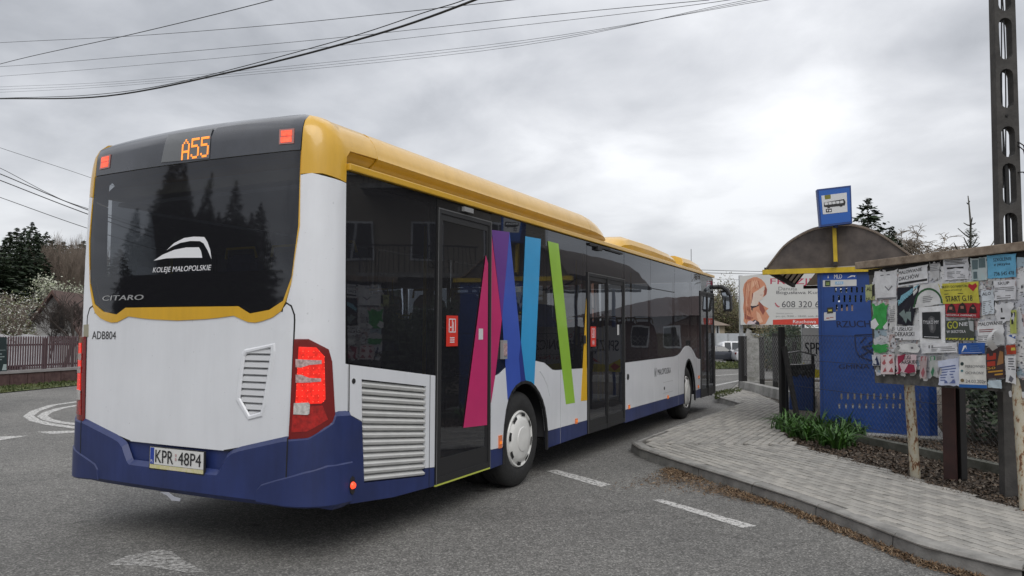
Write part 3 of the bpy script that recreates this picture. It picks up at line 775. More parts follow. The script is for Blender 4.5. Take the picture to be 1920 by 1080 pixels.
mb = MB(); mb.lathe([(0, .006), (.025, .006), (.028, 0)], side_fn(8.4, .65, 0), sgn=-1, n=14); mb.build('lock', BLK, bus)
for z in (.57, .745): ribbon('flap_gap', [(8.35, z), (8.95, z)], side_fn, .004, 0, mat('soft_seam', (0.3, 0.3, 0.31), 0.7), bus)

# --- yellow rails, roof, roof covers
mb = MB(); mb.bar((.30, -.006, 2.71), (12.2, -.006, 2.71), .045, .05); mb.build('cant_rail', YEL, bus, bevel=.008)
mb = MB(); mb.bar((.30, W2+.006, 2.71), (12.2, W2+.006, 2.71), .045, .05); mb.build('cant_rail', YEL, bus, bevel=.008)
ROOFM = mat('roof_cream', (.60, .52, .34), .45)
mb = MB(); mb.prism([(.02, 2.66), (.03, 2.735), (.12, 2.785), (.6, 2.83), (W2-.6, 2.83), (W2-.12, 2.785), (W2-.03, 2.735), (W2-.02, 2.66)], lambda a, b, o_: Vector((o_, a, b)), .3, 12.15)
mb.build('roof', ROOFM, bus)
def cover_profile(s=1.0, zs=1.0):
    zb = 2.745
    P = [(.10, zb), (.095, zb+.015), (.02, zb+.075), (.004, zb+.09)]
    for k in range(1, 13):
        z = 2.84+(3.06-2.84)*k/12; P.append((shell_inset(z), z))
    P += [(.42, 3.10), (.8, 3.12), (W2/2, 3.125)]
    return P
def loft(name, xs, prof, m, parent, squash=None, caps=True):
    mb = MB(); full = prof+[(W2-a, b) for a, b in prof[:-1][::-1]]; n = len(full)
    for x, s_, z_ in xs:
        for a, b in full:
            mb.v.append((x, W2/2+(a-W2/2)*s_, 2.745+(b-2.745)*z_))
    for i in range(len(xs)-1):
        for k in range(n-1):
            mb.f.append((i*n+k, i*n+k+1, (i+1)*n+k+1, (i+1)*n+k)); mb.m.append(0)
    if caps:
        mb.f.append(tuple(range(n))); mb.f.append(tuple((len(xs)-1)*n+k for k in range(n))); mb.m += [0, 0]
    return mb.build(name, m, parent, smooth=True)
loft('roof_cover', [(.663, 1, 1), (2.5, 1, 1), (5.08, 1, 1)], cover_profile(), YEL, bus)
loft('roof_cover_nose', [(5.086, 1, 1), (5.28, .998, .96), (5.48, .992, .86), (5.62, .985, .70), (5.70, .975, .48), (5.73, .965, .3)], cover_profile(), YEL, bus)
# underside of the corner piece and the top closing sheet over the tail
loft('roof_cover_tail', [(.30, .985, .985), (.657, .985, .985)], [(.10, 2.745), (.095, 2.76), (.02, 2.82), (.010, 2.83), (.018, 2.9)]+[(shell_inset(z)+.006, z-.006) for z in (2.95, 3.0, 3.04, 3.06)]+[(W2/2, 3.08)], YEL, bus)
mb = MB()
nT = 24; tt = [-.56+(W2+1.12)*k/nT for k in range(nT+1)]
ring = [Vector(shell(t, 3.06, -.002)) for t in tt]
cen = Vector((1.4, W2/2, 3.13))
for i in range(nT): mb.add([ring[i], ring[i+1], cen], [(0, 1, 2)])
mb.build('tail_top', DTOP, bus, smooth=True)
podp = [(.15, 2.745), (.13, 2.84), (.17, 2.905), (.30, 2.945), (W2/2, 2.97)]
loft('roof_unit', [(6.62, .9, .25), (6.85, .98, .95), (7.1, 1, 1.25), (8.2, 1, 1.32), (9.3, 1, 1.12), (9.72, .99, .85), (9.8, .98, .4)], podp, YEL, bus)
loft('front_roof_fairing', [(10.20, .98, .5), (10.24, 1, 1.2), (10.9, 1, 1.3), (11.6, .99, 1.05), (12.0, .97, .62), (12.22, .95, .15)], podp, YEL, bus)
mb = MB(); ax_ = S(1296, 490, Y=.5); mb.tube([(ax_[0], .5, ax_[1]-.05), (ax_[0], .5, S(1296, 467, Y=.5)[1])], .006, 6); mb.build('aerial', BLK, bus)

# --- wheels
TYRE = mat('tyre_rubber', (.018, .018, .018), .75, var=.2, vscale=20, bump=.2, bscale=80)
CAPM = mat('hubcap_white', (.66, .655, .63), .35, coat=.2, var=.05, vscale=10)
def wheel(x, side, r=.478, name='wheel', dual=False):
    w = empty(name); w.parent = bus; y = .035 if side > 0 else W2-.035; s = 1 if side > 0 else -1
    w.location = (x, y, r)
    mb = MB()
    mb.lathe([(.285, .012), (.30, .0), (.34, -.008), (.40, -.004), (.44, .012), (.466, .03), (r, .06), (r, .12), (r-.012, .125), (r-.012, .135), (r, .14), (r, .22), (.45, .27), (.3, .27)], (0, 0, 0), sgn=s, n=56)
    mb.build('tyre', TYRE, w, smooth=True)
    if dual:
        mb = MB(); mb.lathe([(.3, .31), (.44, .31), (r, .35), (r, .52), (.44, .56), (.3, .56)], (0, 0, 0), sgn=s, n=40); mb.build('tyre', TYRE, w, smooth=True)
    mb = MB(); mb.lathe([(.287, .012), (.283, .0), (.275, -.008), (.262, -.004), (.25, .01), (.235, -.0), (.225, -.012), (.18, -.026), (.125, -.034), (.12, -.04), (.108, -.042), (.0, -.042)], (0, 0, 0), sgn=s, n=56)
    h = mb.build('hubcap', CAPM, w, smooth=True)
    for k in range(8):
        a0 = 2*PI*(k+.5)/8+.2; mb = MB(); n = 6; vs = []
        for rr, yy in ((.228, -.017), (.262, -.011)):
            for i in range(n+1):
                a = a0-.17+.34*i/n; vs.append((rr*math.cos(a), yy*s, rr*math.sin(a)))
        mb.add(vs, [(i, i+1, i+n+2, i+n+1) for i in range(n)]); mb.build('cooling_slot', SEAM, h)
    mb = MB(); mb.lathe([(.28, .03), (.28, .25), (.1, .25), (0, .25)], (0, 0, 0), sgn=s, n=30); mb.build('rim', DARK, w)
    return w
wheel(3.14, 1, dual=True); wheel(3.14, -1, dual=True); wheel(9.98, 1); wheel(9.98, -1)
# underbody, wheel housings
mb = MB()
mb.box((6.2, W2/2, .47), (11.9, W2-.75, .14)); mb.box((1.4, W2/2, .41), (2.2, W2-.3, .08)); mb.box((5.0, W2/2, .44), (2.3, W2-.12, .1)); mb.box((8.05, W2/2, .44), (3.2, W2-.12, .1)); mb.box((11.4, W2/2, .44), (1.5, W2-.12, .1))
mb.build('underbody', DARK, bus)
for xw, x0, x1 in ((3.14, 2.69, 3.75), (9.98, 9.69, 10.55)):
    for y0, y1 in ((.035, .40), (W2-.40, W2-.035)):
        mb = MB(); mb.box(((x0+x1)/2, (y0+y1)/2, 1.09), (x1-x0+.1, y1-y0, .03)); mb.box(((x0+x1)/2, .62 if y0 < 1 else W2-.62, .8), (x1-x0+.1, .02, .62))
        mb.box((x0-.03, (y0+y1)/2, .75), (.03, y1-y0, .66)); mb.box((x1+.03, (y0+y1)/2, .75), (.03, y1-y0, .66)); mb.build('wheel_housing', DARK, bus)
# --- interior
INT = mat('interior_grey', (.16, .16, .165), .7); SEAT = mat('seat_fabric', (.02, .03, .08), .85, color2=(.035, .05, .13), vscale=30)
mb = MB(); mb.box((6.2, W2/2, .56), (11.8, W2-.5, .03)); mb.build('floor', DARK, bus)
mb = MB(); mb.box((6.2, W2/2, 2.62), (11.7, W2-.16, .03)); mb.build('ceiling', mat('ceiling_grey', (.35, .35, .36), .6), bus)
mb = MB(); mb.box((.75, 1.95, 1.25), (.7, 1.0, 1.4)); mb.build('engine_tower', DARK, bus)
mb = MB(); mb.box((.6, .95, 1.2), (.5, 1.5, 1.0)); mb.build('rear_bench_base', DARK, bus)
def seat():
    s = empty('passenger_seat')
    mb = MB(); mb.box((0, 0, 0), (.42, .43, .08)); mb.build('cushion', SEAT, s, bevel=.02)
    mb = MB(); mb.prism([(-.21, 0), (.21, 0), (.22, .45), (.17, .66), (.09, .73), (-.09, .73), (-.17, .66), (-.22, .45)], lambda a, b, o_: Vector((-.2-b*.14+o_, a, b)), 0, .06); mb.build('backrest', SEAT, s, bevel=.01)
    mb = MB(); mb.tube([(-.30, -.17, .7), (-.31, -.15, .78), (-.31, .15, .78), (-.30, .17, .7)], .012, 6); mb.build('handle', mat('rail_yellow', (.6, .42, .03), .4), s)
    return s
first = True; s0 = seat()
def put_seat(x, y, z):
    global first
    o = s0 if first else copy_tree(s0); first = False
    o.parent = bus; o.location = (x, y, z)
for y in (.35, .85, 1.35): put_seat(.95, y, 1.45)
for x in (1.75, 2.6, 3.45):
    for y in (1.85, 2.32): put_seat(x, y, 1.25)
for x in (2.9, 3.7, 4.5):
    for y in (.38, .82): put_seat(x, y, 1.2)
for x in (4.4, 5.4, 6.4, 7.4, 8.4, 9.4):
    for y in (1.88, 2.34): put_seat(x, y, 1.0)
for x in (7.0, 7.9, 8.8):
    for y in (.38, .82): put_seat(x, y, 1.0)
for x in (2.45, 4.85, 6.45, 9.0):
    mb = MB(); mb.tube([(x, .75, .58), (x, .75, 2.6)], .017, 8); mb.build('handrail', mat('rail_yellow', (.6, .42, .03), .4), bus, smooth=True)
# --- left side
def lp(name, o, m, thick=.03, base=-.03): return patch(name, o, left_fn, thick, m, bus, base=base, smooth=False)
lp('side_panel', [(.36, 1.25), (12.2, 1.15), (12.2, .49), (10.53, .49)]+archF[::-1]+[(9.7, .48), (3.74, .48)]+archR[::-1]+[(2.7, .48), (.36, .98)], WHITE)
for x0, x1 in ((.36, 2.69), (3.75, 9.69), (10.55, 12.2)): lp('side_skirt', [(x0, .476 if x0 > .4 else .97), (x1, .476), (x1, .3), (x0, .31 if x0 > .4 else .37)], BLUE)
xs_ = [.34, 2.2, 4.0, 5.9, 7.8, 9.7, 12.1]
for i in range(6):
    patch('window_pane', rect(xs_[i]+.005, 1.26, xs_[i+1]-.005, WT), left_fn, .004, GLASS, bus, base=-.008, smooth=False)
    mb = MB(); mb.box((xs_[i+1], W2-.04, 1.95), (.07, .02, 1.42)); mb.build('window_post', BLK, bus)
# --- front end
FX = 12.32
ff = lambda a, b, o_: Vector((FX-.10*abs(a-W2/2)**3+o_-.06*max(0, b-1.2), a, b))
patch('windscreen', [(.1, 1.0), (W2-.1, 1.0), (W2-.12, 2.6), (.12, 2.6)], ff, .004, GLASS, bus, step=.3)
patch('front_panel', [(.05, .5), (W2-.05, .5), (W2-.06, .99), (.06, .99)], ff, .03, WHITE, bus, step=.3, base=-.03)
patch('front_bumper', [(.03, .26), (W2-.03, .26), (W2-.04, .495), (.04, .495)], ff, .05, BLUE, bus, step=.3, base=-.03)
patch('front_header', [(.1, 2.605), (W2-.1, 2.605), (W2-.3, 2.8), (.3, 2.8)], ff, .03, YEL, bus, step=.3, base=-.03)
for a in (.15, W2-.55): patch('headlight', rect(a, .62, a+.4, .8), ff, .02, CLEARL, bus)
mb = MB()
for y in (.0, W2-.03):
    mb.prism([(12.2, .3), (12.33, .3), (12.31, 1.2), (12.16, 2.66), (12.10, 2.66), (12.2, 2.3)], lambda a, b, o_: Vector((a, o_, b)), y, y+.06)
mb.build('front_pillar', BLKG, bus)
# mirror on its curved arm
mr = empty('door_mirror'); mr.parent = bus
def DP(px, py, dx=0.0):   # pixel on the plane across the bus at X = 12.45+dx
    r = ray(px, py); o = Vector((BX, BY, 0))+BD*(12.5+dx); t = (o-CP).dot(BD)/r.dot(BD); return w2b(CP+r*t)
mb = MB(); mb.tube([(12.25, .06, DP(1338, 540).z), DP(1345, 538), DP(1354, 538), DP(1363, 544), DP(1367, 553)], [.045, .045, .045, .05, .05], 8); mb.build('mirror_arm', BLK, mr, smooth=True)
o2 = [DP(*p) for p in ((1350, 545), (1357, 544), (1365, 547), (1370, 555), (1371.5, 580), (1369, 584), (1359, 584), (1356, 580), (1354, 560))]
mb = MB(); n = len(o2); mb.add([v+Vector((.0, 0, 0)) for v in o2]+[v+Vector((.16, 0, 0)) for v in o2], [tuple(range(n)), tuple(range(2*n-1, n-1, -1))]+[(i, (i+1) % n, (i+1) % n+n, i+n) for i in range(n)]); mb.build('mirror_housing', BLK, mr, bevel=.012)
o3 = [DP(*p) for p in ((1353.5, 549), (1361, 548), (1367, 556), (1368.5, 579), (1359, 580.5))]
mb = MB(); mb.add([v+Vector((-.004, 0, 0)) for v in o3], [tuple(range(5))]); mb.build('mirror_glass', mat('mirror_surface', (.75, .8, .85), .04, metal=1), mr)
# ================================================================== GROUND, ROAD, PAVEMENT
def asphalt():
    m = bpy.data.materials.new('asphalt'); m.use_nodes = True; t = m.node_tree; b = t.nodes['Principled BSDF']
    co = t.nodes.new('ShaderNodeTexCoord')
    def noi(s, d, r=.6, dist=0):
        n = t.nodes.new('ShaderNodeTexNoise'); n.inputs['Scale'].default_value = s; n.inputs['Detail'].default_value = d; n.inputs['Roughness'].default_value = r
        n.inputs['Distortion'].default_value = dist; t.links.new(co.outputs['Object'], n.inputs['Vector']); return n.outputs['Fac']
    v = t.nodes.new('ShaderNodeTexVoronoi'); v.inputs['Scale'].default_value = 92; t.links.new(co.outputs['Object'], v.inputs['Vector'])
    sp = t.nodes.new('ShaderNodeSeparateColor'); t.links.new(v.outputs['Color'], sp.inputs[0])
    r = t.nodes.new('ShaderNodeValToRGB'); t.links.new(sp.outputs[0], r.inputs[0])
    E_ = r.color_ramp.elements; E_[0].position = 0.0; E_[0].color = (.092, .090, .085, 1); E_[1].position = 1.0; E_[1].color = (.33, .322, .305, 1)
    q = E_.new(.45); q.color = (.145, .142, .135, 1); q = E_.new(.8); q.color = (.205, .20, .19, 1)
    big = t.nodes.new('ShaderNodeValToRGB'); t.links.new(noi(.35, 5, .6, .5), big.inputs[0])
    big.color_ramp.elements[0].position = .3; big.color_ramp.elements[0].color = (.70, .70, .70, 1); big.color_ramp.elements[1].position = .7; big.color_ramp.elements[1].color = (1.22, 1.21, 1.19, 1)
    fine = t.nodes.new('ShaderNodeValToRGB'); t.links.new(noi(9, 6), fine.inputs[0])
    fine.color_ramp.elements[0].position = .3; fine.color_ramp.elements[0].color = (.84, .84, .84, 1); fine.color_ramp.elements[1].position = .7; fine.color_ramp.elements[1].color = (1.1, 1.1, 1.1, 1)
    def mul(a, c):
        x = t.nodes.new('ShaderNodeMix'); x.data_type = 'RGBA'; x.blend_type = 'MULTIPLY'; x.inputs['Factor'].default_value = 1
        t.links.new(a, x.inputs['A']); t.links.new(c, x.inputs['B']); return x.outputs['Result']
    # a few dark oil spots and tar marks
    spots = t.nodes.new('ShaderNodeValToRGB'); t.links.new(noi(2.3, 2, .5), spots.inputs[0])
    spots.color_ramp.elements[0].position = .24; spots.color_ramp.elements[0].color = (.5, .5, .5, 1); spots.color_ramp.elements[1].position = .30; spots.color_ramp.elements[1].color = (1, 1, 1, 1)
    # hairline cracks in some places
    wv = t.nodes.new('ShaderNodeTexNoise'); wv.inputs['Scale'].default_value = 1.7; wv.inputs['Detail'].default_value = 6; t.links.new(co.outputs['Object'], wv.inputs['Vector'])
    va = t.nodes.new('ShaderNodeVectorMath'); va.operation = 'MULTIPLY_ADD'; va.inputs[1].default_value = (.9, .9, 0); t.links.new(wv.outputs['Color'], va.inputs[0]); t.links.new(co.outputs['Object'], va.inputs[2])
    vc_ = t.nodes.new('ShaderNodeTexVoronoi'); vc_.feature = 'DISTANCE_TO_EDGE'; vc_.inputs['Scale'].default_value = .38; t.links.new(va.outputs[0], vc_.inputs['Vector'])
    cr_ = t.nodes.new('ShaderNodeValToRGB'); cr_.color_ramp.elements[0].position = .0008; cr_.color_ramp.elements[0].color = (.76, .76, .76, 1); cr_.color_ramp.elements[1].position = .0045; cr_.color_ramp.elements[1].color = (1, 1, 1, 1); t.links.new(vc_.outputs['Distance'], cr_.inputs[0])
    t.links.new(mul(mul(mul(mul(r.outputs[0], big.outputs[0]), fine.outputs[0]), spots.outputs[0]), cr_.outputs[0]), b.inputs['Base Color'])
    b.inputs['Roughness'].default_value = .85; b.inputs['Specular IOR Level'].default_value = .3
    bp = t.nodes.new('ShaderNodeBump'); bp.inputs['Strength'].default_value = .7; bp.inputs['Distance'].default_value = .006
    t.links.new(v.outputs['Distance'], bp.inputs['Height']); t.links.new(bp.outputs[0], b.inputs['Normal'])
    return m
ASPH = asphalt()
GRASSG = mat('grass_ground', (.035, .055, .015), .95, color2=(.10, .11, .035), vscale=2.5, bump=.5, bscale=30, detail=8)
SOIL = mat('soil', (.035, .028, .02), .95, color2=(.075, .06, .045), vscale=8, bump=.6, bscale=40, detail=8)
def sheet(name, pts, z, m, kind='structure', thick=0.0, parent=None):
    bm_ = poly2([(p[0], p[1]) for p in pts]); bm_.verts.index_update()
    vs = [(v.co.x, v.co.y, z) for v in bm_.verts]; fs = [tuple(v.index for v in f.verts) for f in bm_.faces]; bm_.free()
    me = bpy.data.meshes.new(name); me.from_pydata(vs, [], fs); me.materials.append(m)
    b2 = bmesh.new(); b2.from_mesh(me)
    for f in b2.faces:
        if f.normal.z < 0: f.normal_flip()
    b2.to_mesh(me); b2.free(); me.update()
    o = bpy.data.objects.new(name, me); col.objects.link(o); o.parent = parent
    if kind: o['kind'] = kind
    return o
def terrain():
    # level round the crossing, falling about a metre beyond the road on the right
    xs = [-900, -60, 0, 4, 60, 900]; ys = [-900, -60, 0, 35.5, 46, 900]; me = bpy.data.meshes.new('ground'); vs = []; fs = []
    for y in ys:
        for x in xs: vs.append((x, y, -1.03 if (y >= 46 and x >= 4) else -.03))
    n = len(xs)
    for j in range(len(ys)-1):
        for i in range(n-1): fs.append((j*n+i, j*n+i+1, (j+1)*n+i+1, (j+1)*n+i))
    me.from_pydata(vs, [], fs); me.materials.append(GRASSG); o = bpy.data.objects.new('ground', me); col.objects.link(o); o['kind'] = 'structure'
terrain()
sheet('road', [(-60, -40), (60, -40), (60, 34.5), (-60, 34.5)], 0.0, ASPH)
# pavement outline (world metres)
K1 = [(1.57, 10.2), (1.60, 9.72), (1.84, 8.9), (2.18, 7.9), (2.50, 6.9), (2.67, 6.15), (2.83, 5.35), (3.12, 4.88), (3.6, 4.55), (5.2, 3.95), (7.5, 3.1)]
K2 = [(1.57, 10.2), (2.22, 11.44), (3.45, 13.65), (4.66, 15.84), (4.60, 17.6), (5.4, 19.2), (7.0, 23.6)]
BACK = [(7.5, 4.7), (4.85, 5.1), (4.35, 5.9), (4.24, 6.43), (4.06, 7.5), (4.0, 8.2), (3.86, 8.95), (3.72, 9.5), (3.78, 10.6), (4.1, 12.0), (4.5, 12.8), (5.45, 15.6), (6.15, 20.5), (7.6, 24.0)]
PAV = K1[::-1]+K2[1:]+BACK[::-1]
pav = sheet('pavement', PAV, .104, mat('joint_sand', (.055, .05, .042), .95, color2=(.10, .09, .08), vscale=14))
# verge behind the pavement
sheet('flower_bed', BACK+[(9.5, 24), (30, 24), (30, 4.7)], .098, SOIL)
def inside(p, poly):
    x, y = p; c = False
    for i in range(len(poly)):
        (x1, y1), (x2, y2) = poly[i], poly[i-1]
        if (y1 > y) != (y2 > y) and x < (x2-x1)*(y-y1)/(y2-y1)+x1: c = not c
    return c
def offset_line(pts, d):
    out = []
    for i, p in enumerate(pts):
        a = Vector(pts[max(i-1, 0)]); b = Vector(pts[min(i+1, len(pts)-1)]); t_ = (b-a).normalized(); out.append((p[0]-t_.y*d, p[1]+t_.x*d))
    return out
PAVI = K1[::-1]+K2[1:]+BACK[::-1]
PV = [mat('paver%d' % i, c, .9, color2=c2, vscale=9, bump=.5, bscale=70, detail=6, bdist=.004) for i, (c, c2) in enumerate([
    ((.25, .24, .222), (.345, .33, .30)), ((.285, .27, .245), (.385, .365, .33)), ((.205, .198, .182), (.30, .285, .26))])]
def brick_mesh(name, L, W, H, m):
    mb = MB(); mb.box((0, 0, -H/2), (L, W, H)); o = mb.build(name, m, None, bevel=.005); me = o.data; bpy.data.objects.remove(o); return me
PL_, PW_ = .2, .1; G_ = .009
pmesh = [brick_mesh('paver', PL_-G_, PW_-G_, .05, m) for m in PV]
def split_near(p):   # boundary between the two laying directions
    # line from the tip across to the plants
    a = Vector((1.95, 10.05)); b = Vector((3.75, 10.0)); q = Vector(p)-a; d = b-a
    return d.x*q.y-d.y*q.x < 0
kin = offset_line(K1, .13); kin2 = offset_line(K2, -.10)
INNER = kin[::-1][:-1]+[(1.80, 10.25)]+kin2[1:]+BACK[::-1]
cand = []
def lay(origin, ang, keep):
    ca, sa = math.cos(ang), math.sin(ang)
    for r_ in range(-70, 75):
        for c_ in range(-75, 80):
            u = c_*PL_+(PL_/2 if r_ % 2 else 0); v = r_*PW_
            x = origin[0]+u*ca-v*sa; y = origin[1]+u*sa+v*ca
            if not (1 < x < 7.6 and 3 < y < 24): continue
            if x > 1.0+.70*y+.3: continue
            if not keep((x, y)) or not inside((x, y), INNER): continue
            cs = [(x+du*ca-dv*sa, y+du*sa+dv*ca) for du in (-.1, .1) for dv in (-.05, .05)]
            k = sum(inside(q, INNER) for q in cs)
            if k < 2: continue
            cand.append((x, y, ang+random.gauss(0, .006), .12+random.gauss(0, .0012)))
lay((2.6, 6.9), math.atan2(-.957, .29), split_near)
lay((2.2, 11.4), math.atan2(.873, .487), lambda p: not split_near(p))
cand.sort(key=lambda c_: c_[0]**2+c_[1]**2)
near, far_ = cand[:300], cand[300:]
for x, y, a, z in near:
    o = bpy.data.objects.new('paver', random.choice(pmesh)); col.objects.link(o); o.parent = pav; o.location = (x, y, z); o.rotation_euler = (random.gauss(0, .006), random.gauss(0, .003), a)
mb = MB()
for x, y, a, z in far_:
    mb.cur = random.choice((0, 0, 1, 1, 2)); ca, sa = math.cos(a), math.sin(a); L, W = PL_-G_, PW_-G_
    top = [(x+du*ca-dv*sa, y+du*sa+dv*ca, z) for du, dv in ((-L/2+.005, -W/2+.005), (L/2-.005, -W/2+.005), (L/2-.005, W/2-.005), (-L/2+.005, W/2-.005))]
    bot = [(x+du*ca-dv*sa, y+du*sa+dv*ca, z-.016) for du, dv in ((-L/2, -W/2), (L/2, -W/2), (L/2, W/2), (-L/2, W/2))]
    mb.add(top+bot, [(0, 1, 2, 3), (0, 4, 5, 1), (1, 5, 6, 2), (2, 6, 7, 3), (3, 7, 4, 0)])
far_o = mb.build('paver_field', PV, pav, fixn=False); far_o['kind'] = 'stuff'
# kerb of single stones
kerb = empty('kerb'); kerb['kind'] = 'structure'
KM = mat('kerb_stone', (.17, .165, .155), .9, color2=(.30, .29, .27), vscale=5, bump=.5, bscale=50, detail=8)
def resample(pts, step):
    out = [Vector(pts[0])]; acc = 0; segs = []
    P = [Vector(p) for p in pts]; d = 0; cum = [0]
    for i in range(1, len(P)): cum.append(cum[-1]+(P[i]-P[i-1]).length)
    L = cum[-1]; n = int(L/step); res = []
    for k in range(n+1):
        s_ = k*step; i = max(j for j in range(len(cum)) if cum[j] <= s_+1e-9); i = min(i, len(P)-2); f = (s_-cum[i])/(cum[i+1]-cum[i]); res.append(P[i].lerp(P[i+1], f))
    return res
def kerbline(pts, step, side=1, ztop=.122, w=.14):
    R_ = resample(pts, step/4); g = .007
    for i in range(0, len(R_)-4, 4):
        sec = R_[i:i+5]; mb = MB(); ring = []
        for j, p in enumerate(sec):
            a = R_[max(i+j-1, 0)]; b = R_[min(i+j+1, len(R_)-1)]; t_ = (b-a).normalized(); n_ = Vector((-t_.y, t_.x))*side
            pp = p + (t_*g if j == 0 else (-t_*g if j == 4 else t_*0))
            zt = ztop+.004*math.sin(i)
            ring.append([(pp.x, pp.y, -.02), (pp.x+n_.x*.012, pp.y+n_.y*.012, zt-.03), (pp.x+n_.x*.04, pp.y+n_.y*.04, zt-.004), (pp.x+n_.x*.06, pp.y+n_.y*.06, zt), (pp.x+n_.x*w, pp.y+n_.y*w, zt), (pp.x+n_.x*w, pp.y+n_.y*w, -.02)])
        for rg_ in ring: mb.v += rg_
        for j in range(4):
            for k in range(5): mb.f.append((j*6+k, j*6+k+1, (j+1)*6+k+1, (j+1)*6+k)); mb.m.append(0)
        mb.f += [tuple(range(6)), tuple(24+k for k in range(6))]; mb.m += [0, 0]
        mb.build('kerb_stone', KM, kerb)
kerbline(K1, .94, side=1); kerbline(K2[:4], .94, side=-1, w=.10); kerbline(K2[3:], .94, side=-1, w=.10)
# road markings
def paint():
    m = bpy.data.materials.new('worn_road_paint'); m.use_nodes = True; t = m.node_tree; b = t.nodes['Principled BSDF']; o = t.nodes['Material Output']
    co = t.nodes.new('ShaderNodeTexCoord'); n = t.nodes.new('ShaderNodeTexNoise'); n.inputs['Scale'].default_value = 26; n.inputs['Detail'].default_value = 8; n.inputs['Roughness'].default_value = .7
    t.links.new(co.outputs['Object'], n.inputs['Vector']); r = t.nodes.new('ShaderNodeValToRGB'); t.links.new(n.outputs['Fac'], r.inputs[0])
    r.color_ramp.elements[0].position = .40; r.color_ramp.elements[1].position = .50
    b.inputs['Base Color'].default_value = (.50, .49, .47, 1); b.inputs['Roughness'].default_value = .8
    tr = t.nodes.new('ShaderNodeBsdfTransparent'); mx = t.nodes.new('ShaderNodeMixShader'); t.links.new(r.outputs[0], mx.inputs[0]); t.links.new(tr.outputs[0], mx.inputs[1]); t.links.new(b.outputs[0], mx.inputs[2]); t.links.new(mx.outputs[0], o.inputs[0])
    return m
def paint_var(lo, hi, name):
    m = PAINT.copy(); m.name = name
    for n in m.node_tree.nodes:
        if n.type == 'VALTORGB': n.color_ramp.elements[0].position = lo; n.color_ramp.elements[1].position = hi
    return m
PAINT = paint(); PAINTW = paint_var(.40, .66, 'very_worn_paint')
def marking(px, m=PAINT, name='road_marking'): return sheet(name, [gnd(*p) for p in px], .004, m)
marking([(1025, 884), (1043, 881), (1146, 909), (1127, 914)]); marking([(1222, 938), (1243, 937), (1419, 987), (1393, 991)])
marking([(198, 1060), (235, 1044), (300, 1031), (322, 1035), (342, 1050), (386, 1073), (350, 1075), (275, 1062)], PAINTW)
marking([(-30, 820), (54, 817), (0, 826), (-30, 830)]); marking([(68, 810), (160, 807), (150, 811), (96, 814)])
def mline(px, w, name='road_marking'):
    P = [gnd(*p) for p in px]; P2 = [(p.x, p.y) for p in P]
    a = offset_line(P2, w/2); b = offset_line(P2, -w/2); return sheet(name, a+b[::-1], .004, PAINT)
mline([(170, 750), (98, 760), (66, 771), (53, 780.5), (66, 789), (95, 796), (170, 806)], .16)
mline([(170, 756), (112, 766), (88, 774), (79, 780.5), (90, 787), (112, 792), (170, 799)], .16)
mline([(1325, 726), (1360, 719), (1400, 711)], .15); mline([(1325, 706), (1400, 700)], .12)
# grass strips
GR = mat('grass_blades', (.035, .055, .014), .8, color2=(.10, .11, .035), vscale=1.2)
def grass_strip(name, pts, dens, hgt, z=.02):
    sheet(name+'_ground', pts, z, GRASSG, 'structure')
    xs = [p[0] for p in pts]; ys = [p[1] for p in pts]; A = (max(xs)-min(xs))*(max(ys)-min(ys)); mb = MB(); n = int(A*dens)
    for i in range(n):
        x = random.uniform(min(xs), max(xs)); y = random.uniform(min(ys), max(ys))
        if not inside((x, y), [(p[0], p[1]) for p in pts]): continue
        a = random.uniform(0, PI); h = hgt*random.uniform(.5, 1.3); dx, dy = math.cos(a)*.02*max(1, y/12), math.sin(a)*.02*max(1, y/12)
        lx, ly = random.gauss(0, h*.4), random.gauss(0, h*.4)
        mb.add([(x-dx, y-dy, z), (x+dx, y+dy, z), (x+lx, y+ly, z+h)], [(0, 1, 2)])
    o = mb.build(name, GR, None, fixn=False); tag(o, 'short green grass growing along the road verge', 'grass', kind='stuff')
vl = [gnd(-300, 748), gnd(0, 738), gnd(160, 722), gnd(420, 700)]; vb_ = [gnd(430, 690), gnd(160, 713), gnd(0, 722), gnd(-300, 735)]
grass_strip('verge_grass', [(p.x, p.y) for p in vl+vb_], 90, .06)
gA = [gnd(1341, 749, .1), gnd(1352, 746, .1), gnd(1392, 735, .1), gnd(1392, 727, .1), gnd(1352, 734, .1), gnd(1341, 736, .1)]
grass_strip('kerbside_grass', [(p.x, p.y) for p in gA], 500, .045, z=.1)
gB = [gnd(1320, 693), gnd(1480, 690), gnd(1480, 680), gnd(1320, 681)]
grass_strip('far_grass', [(p.x, p.y) for p in gB], 30, .10, z=.03)
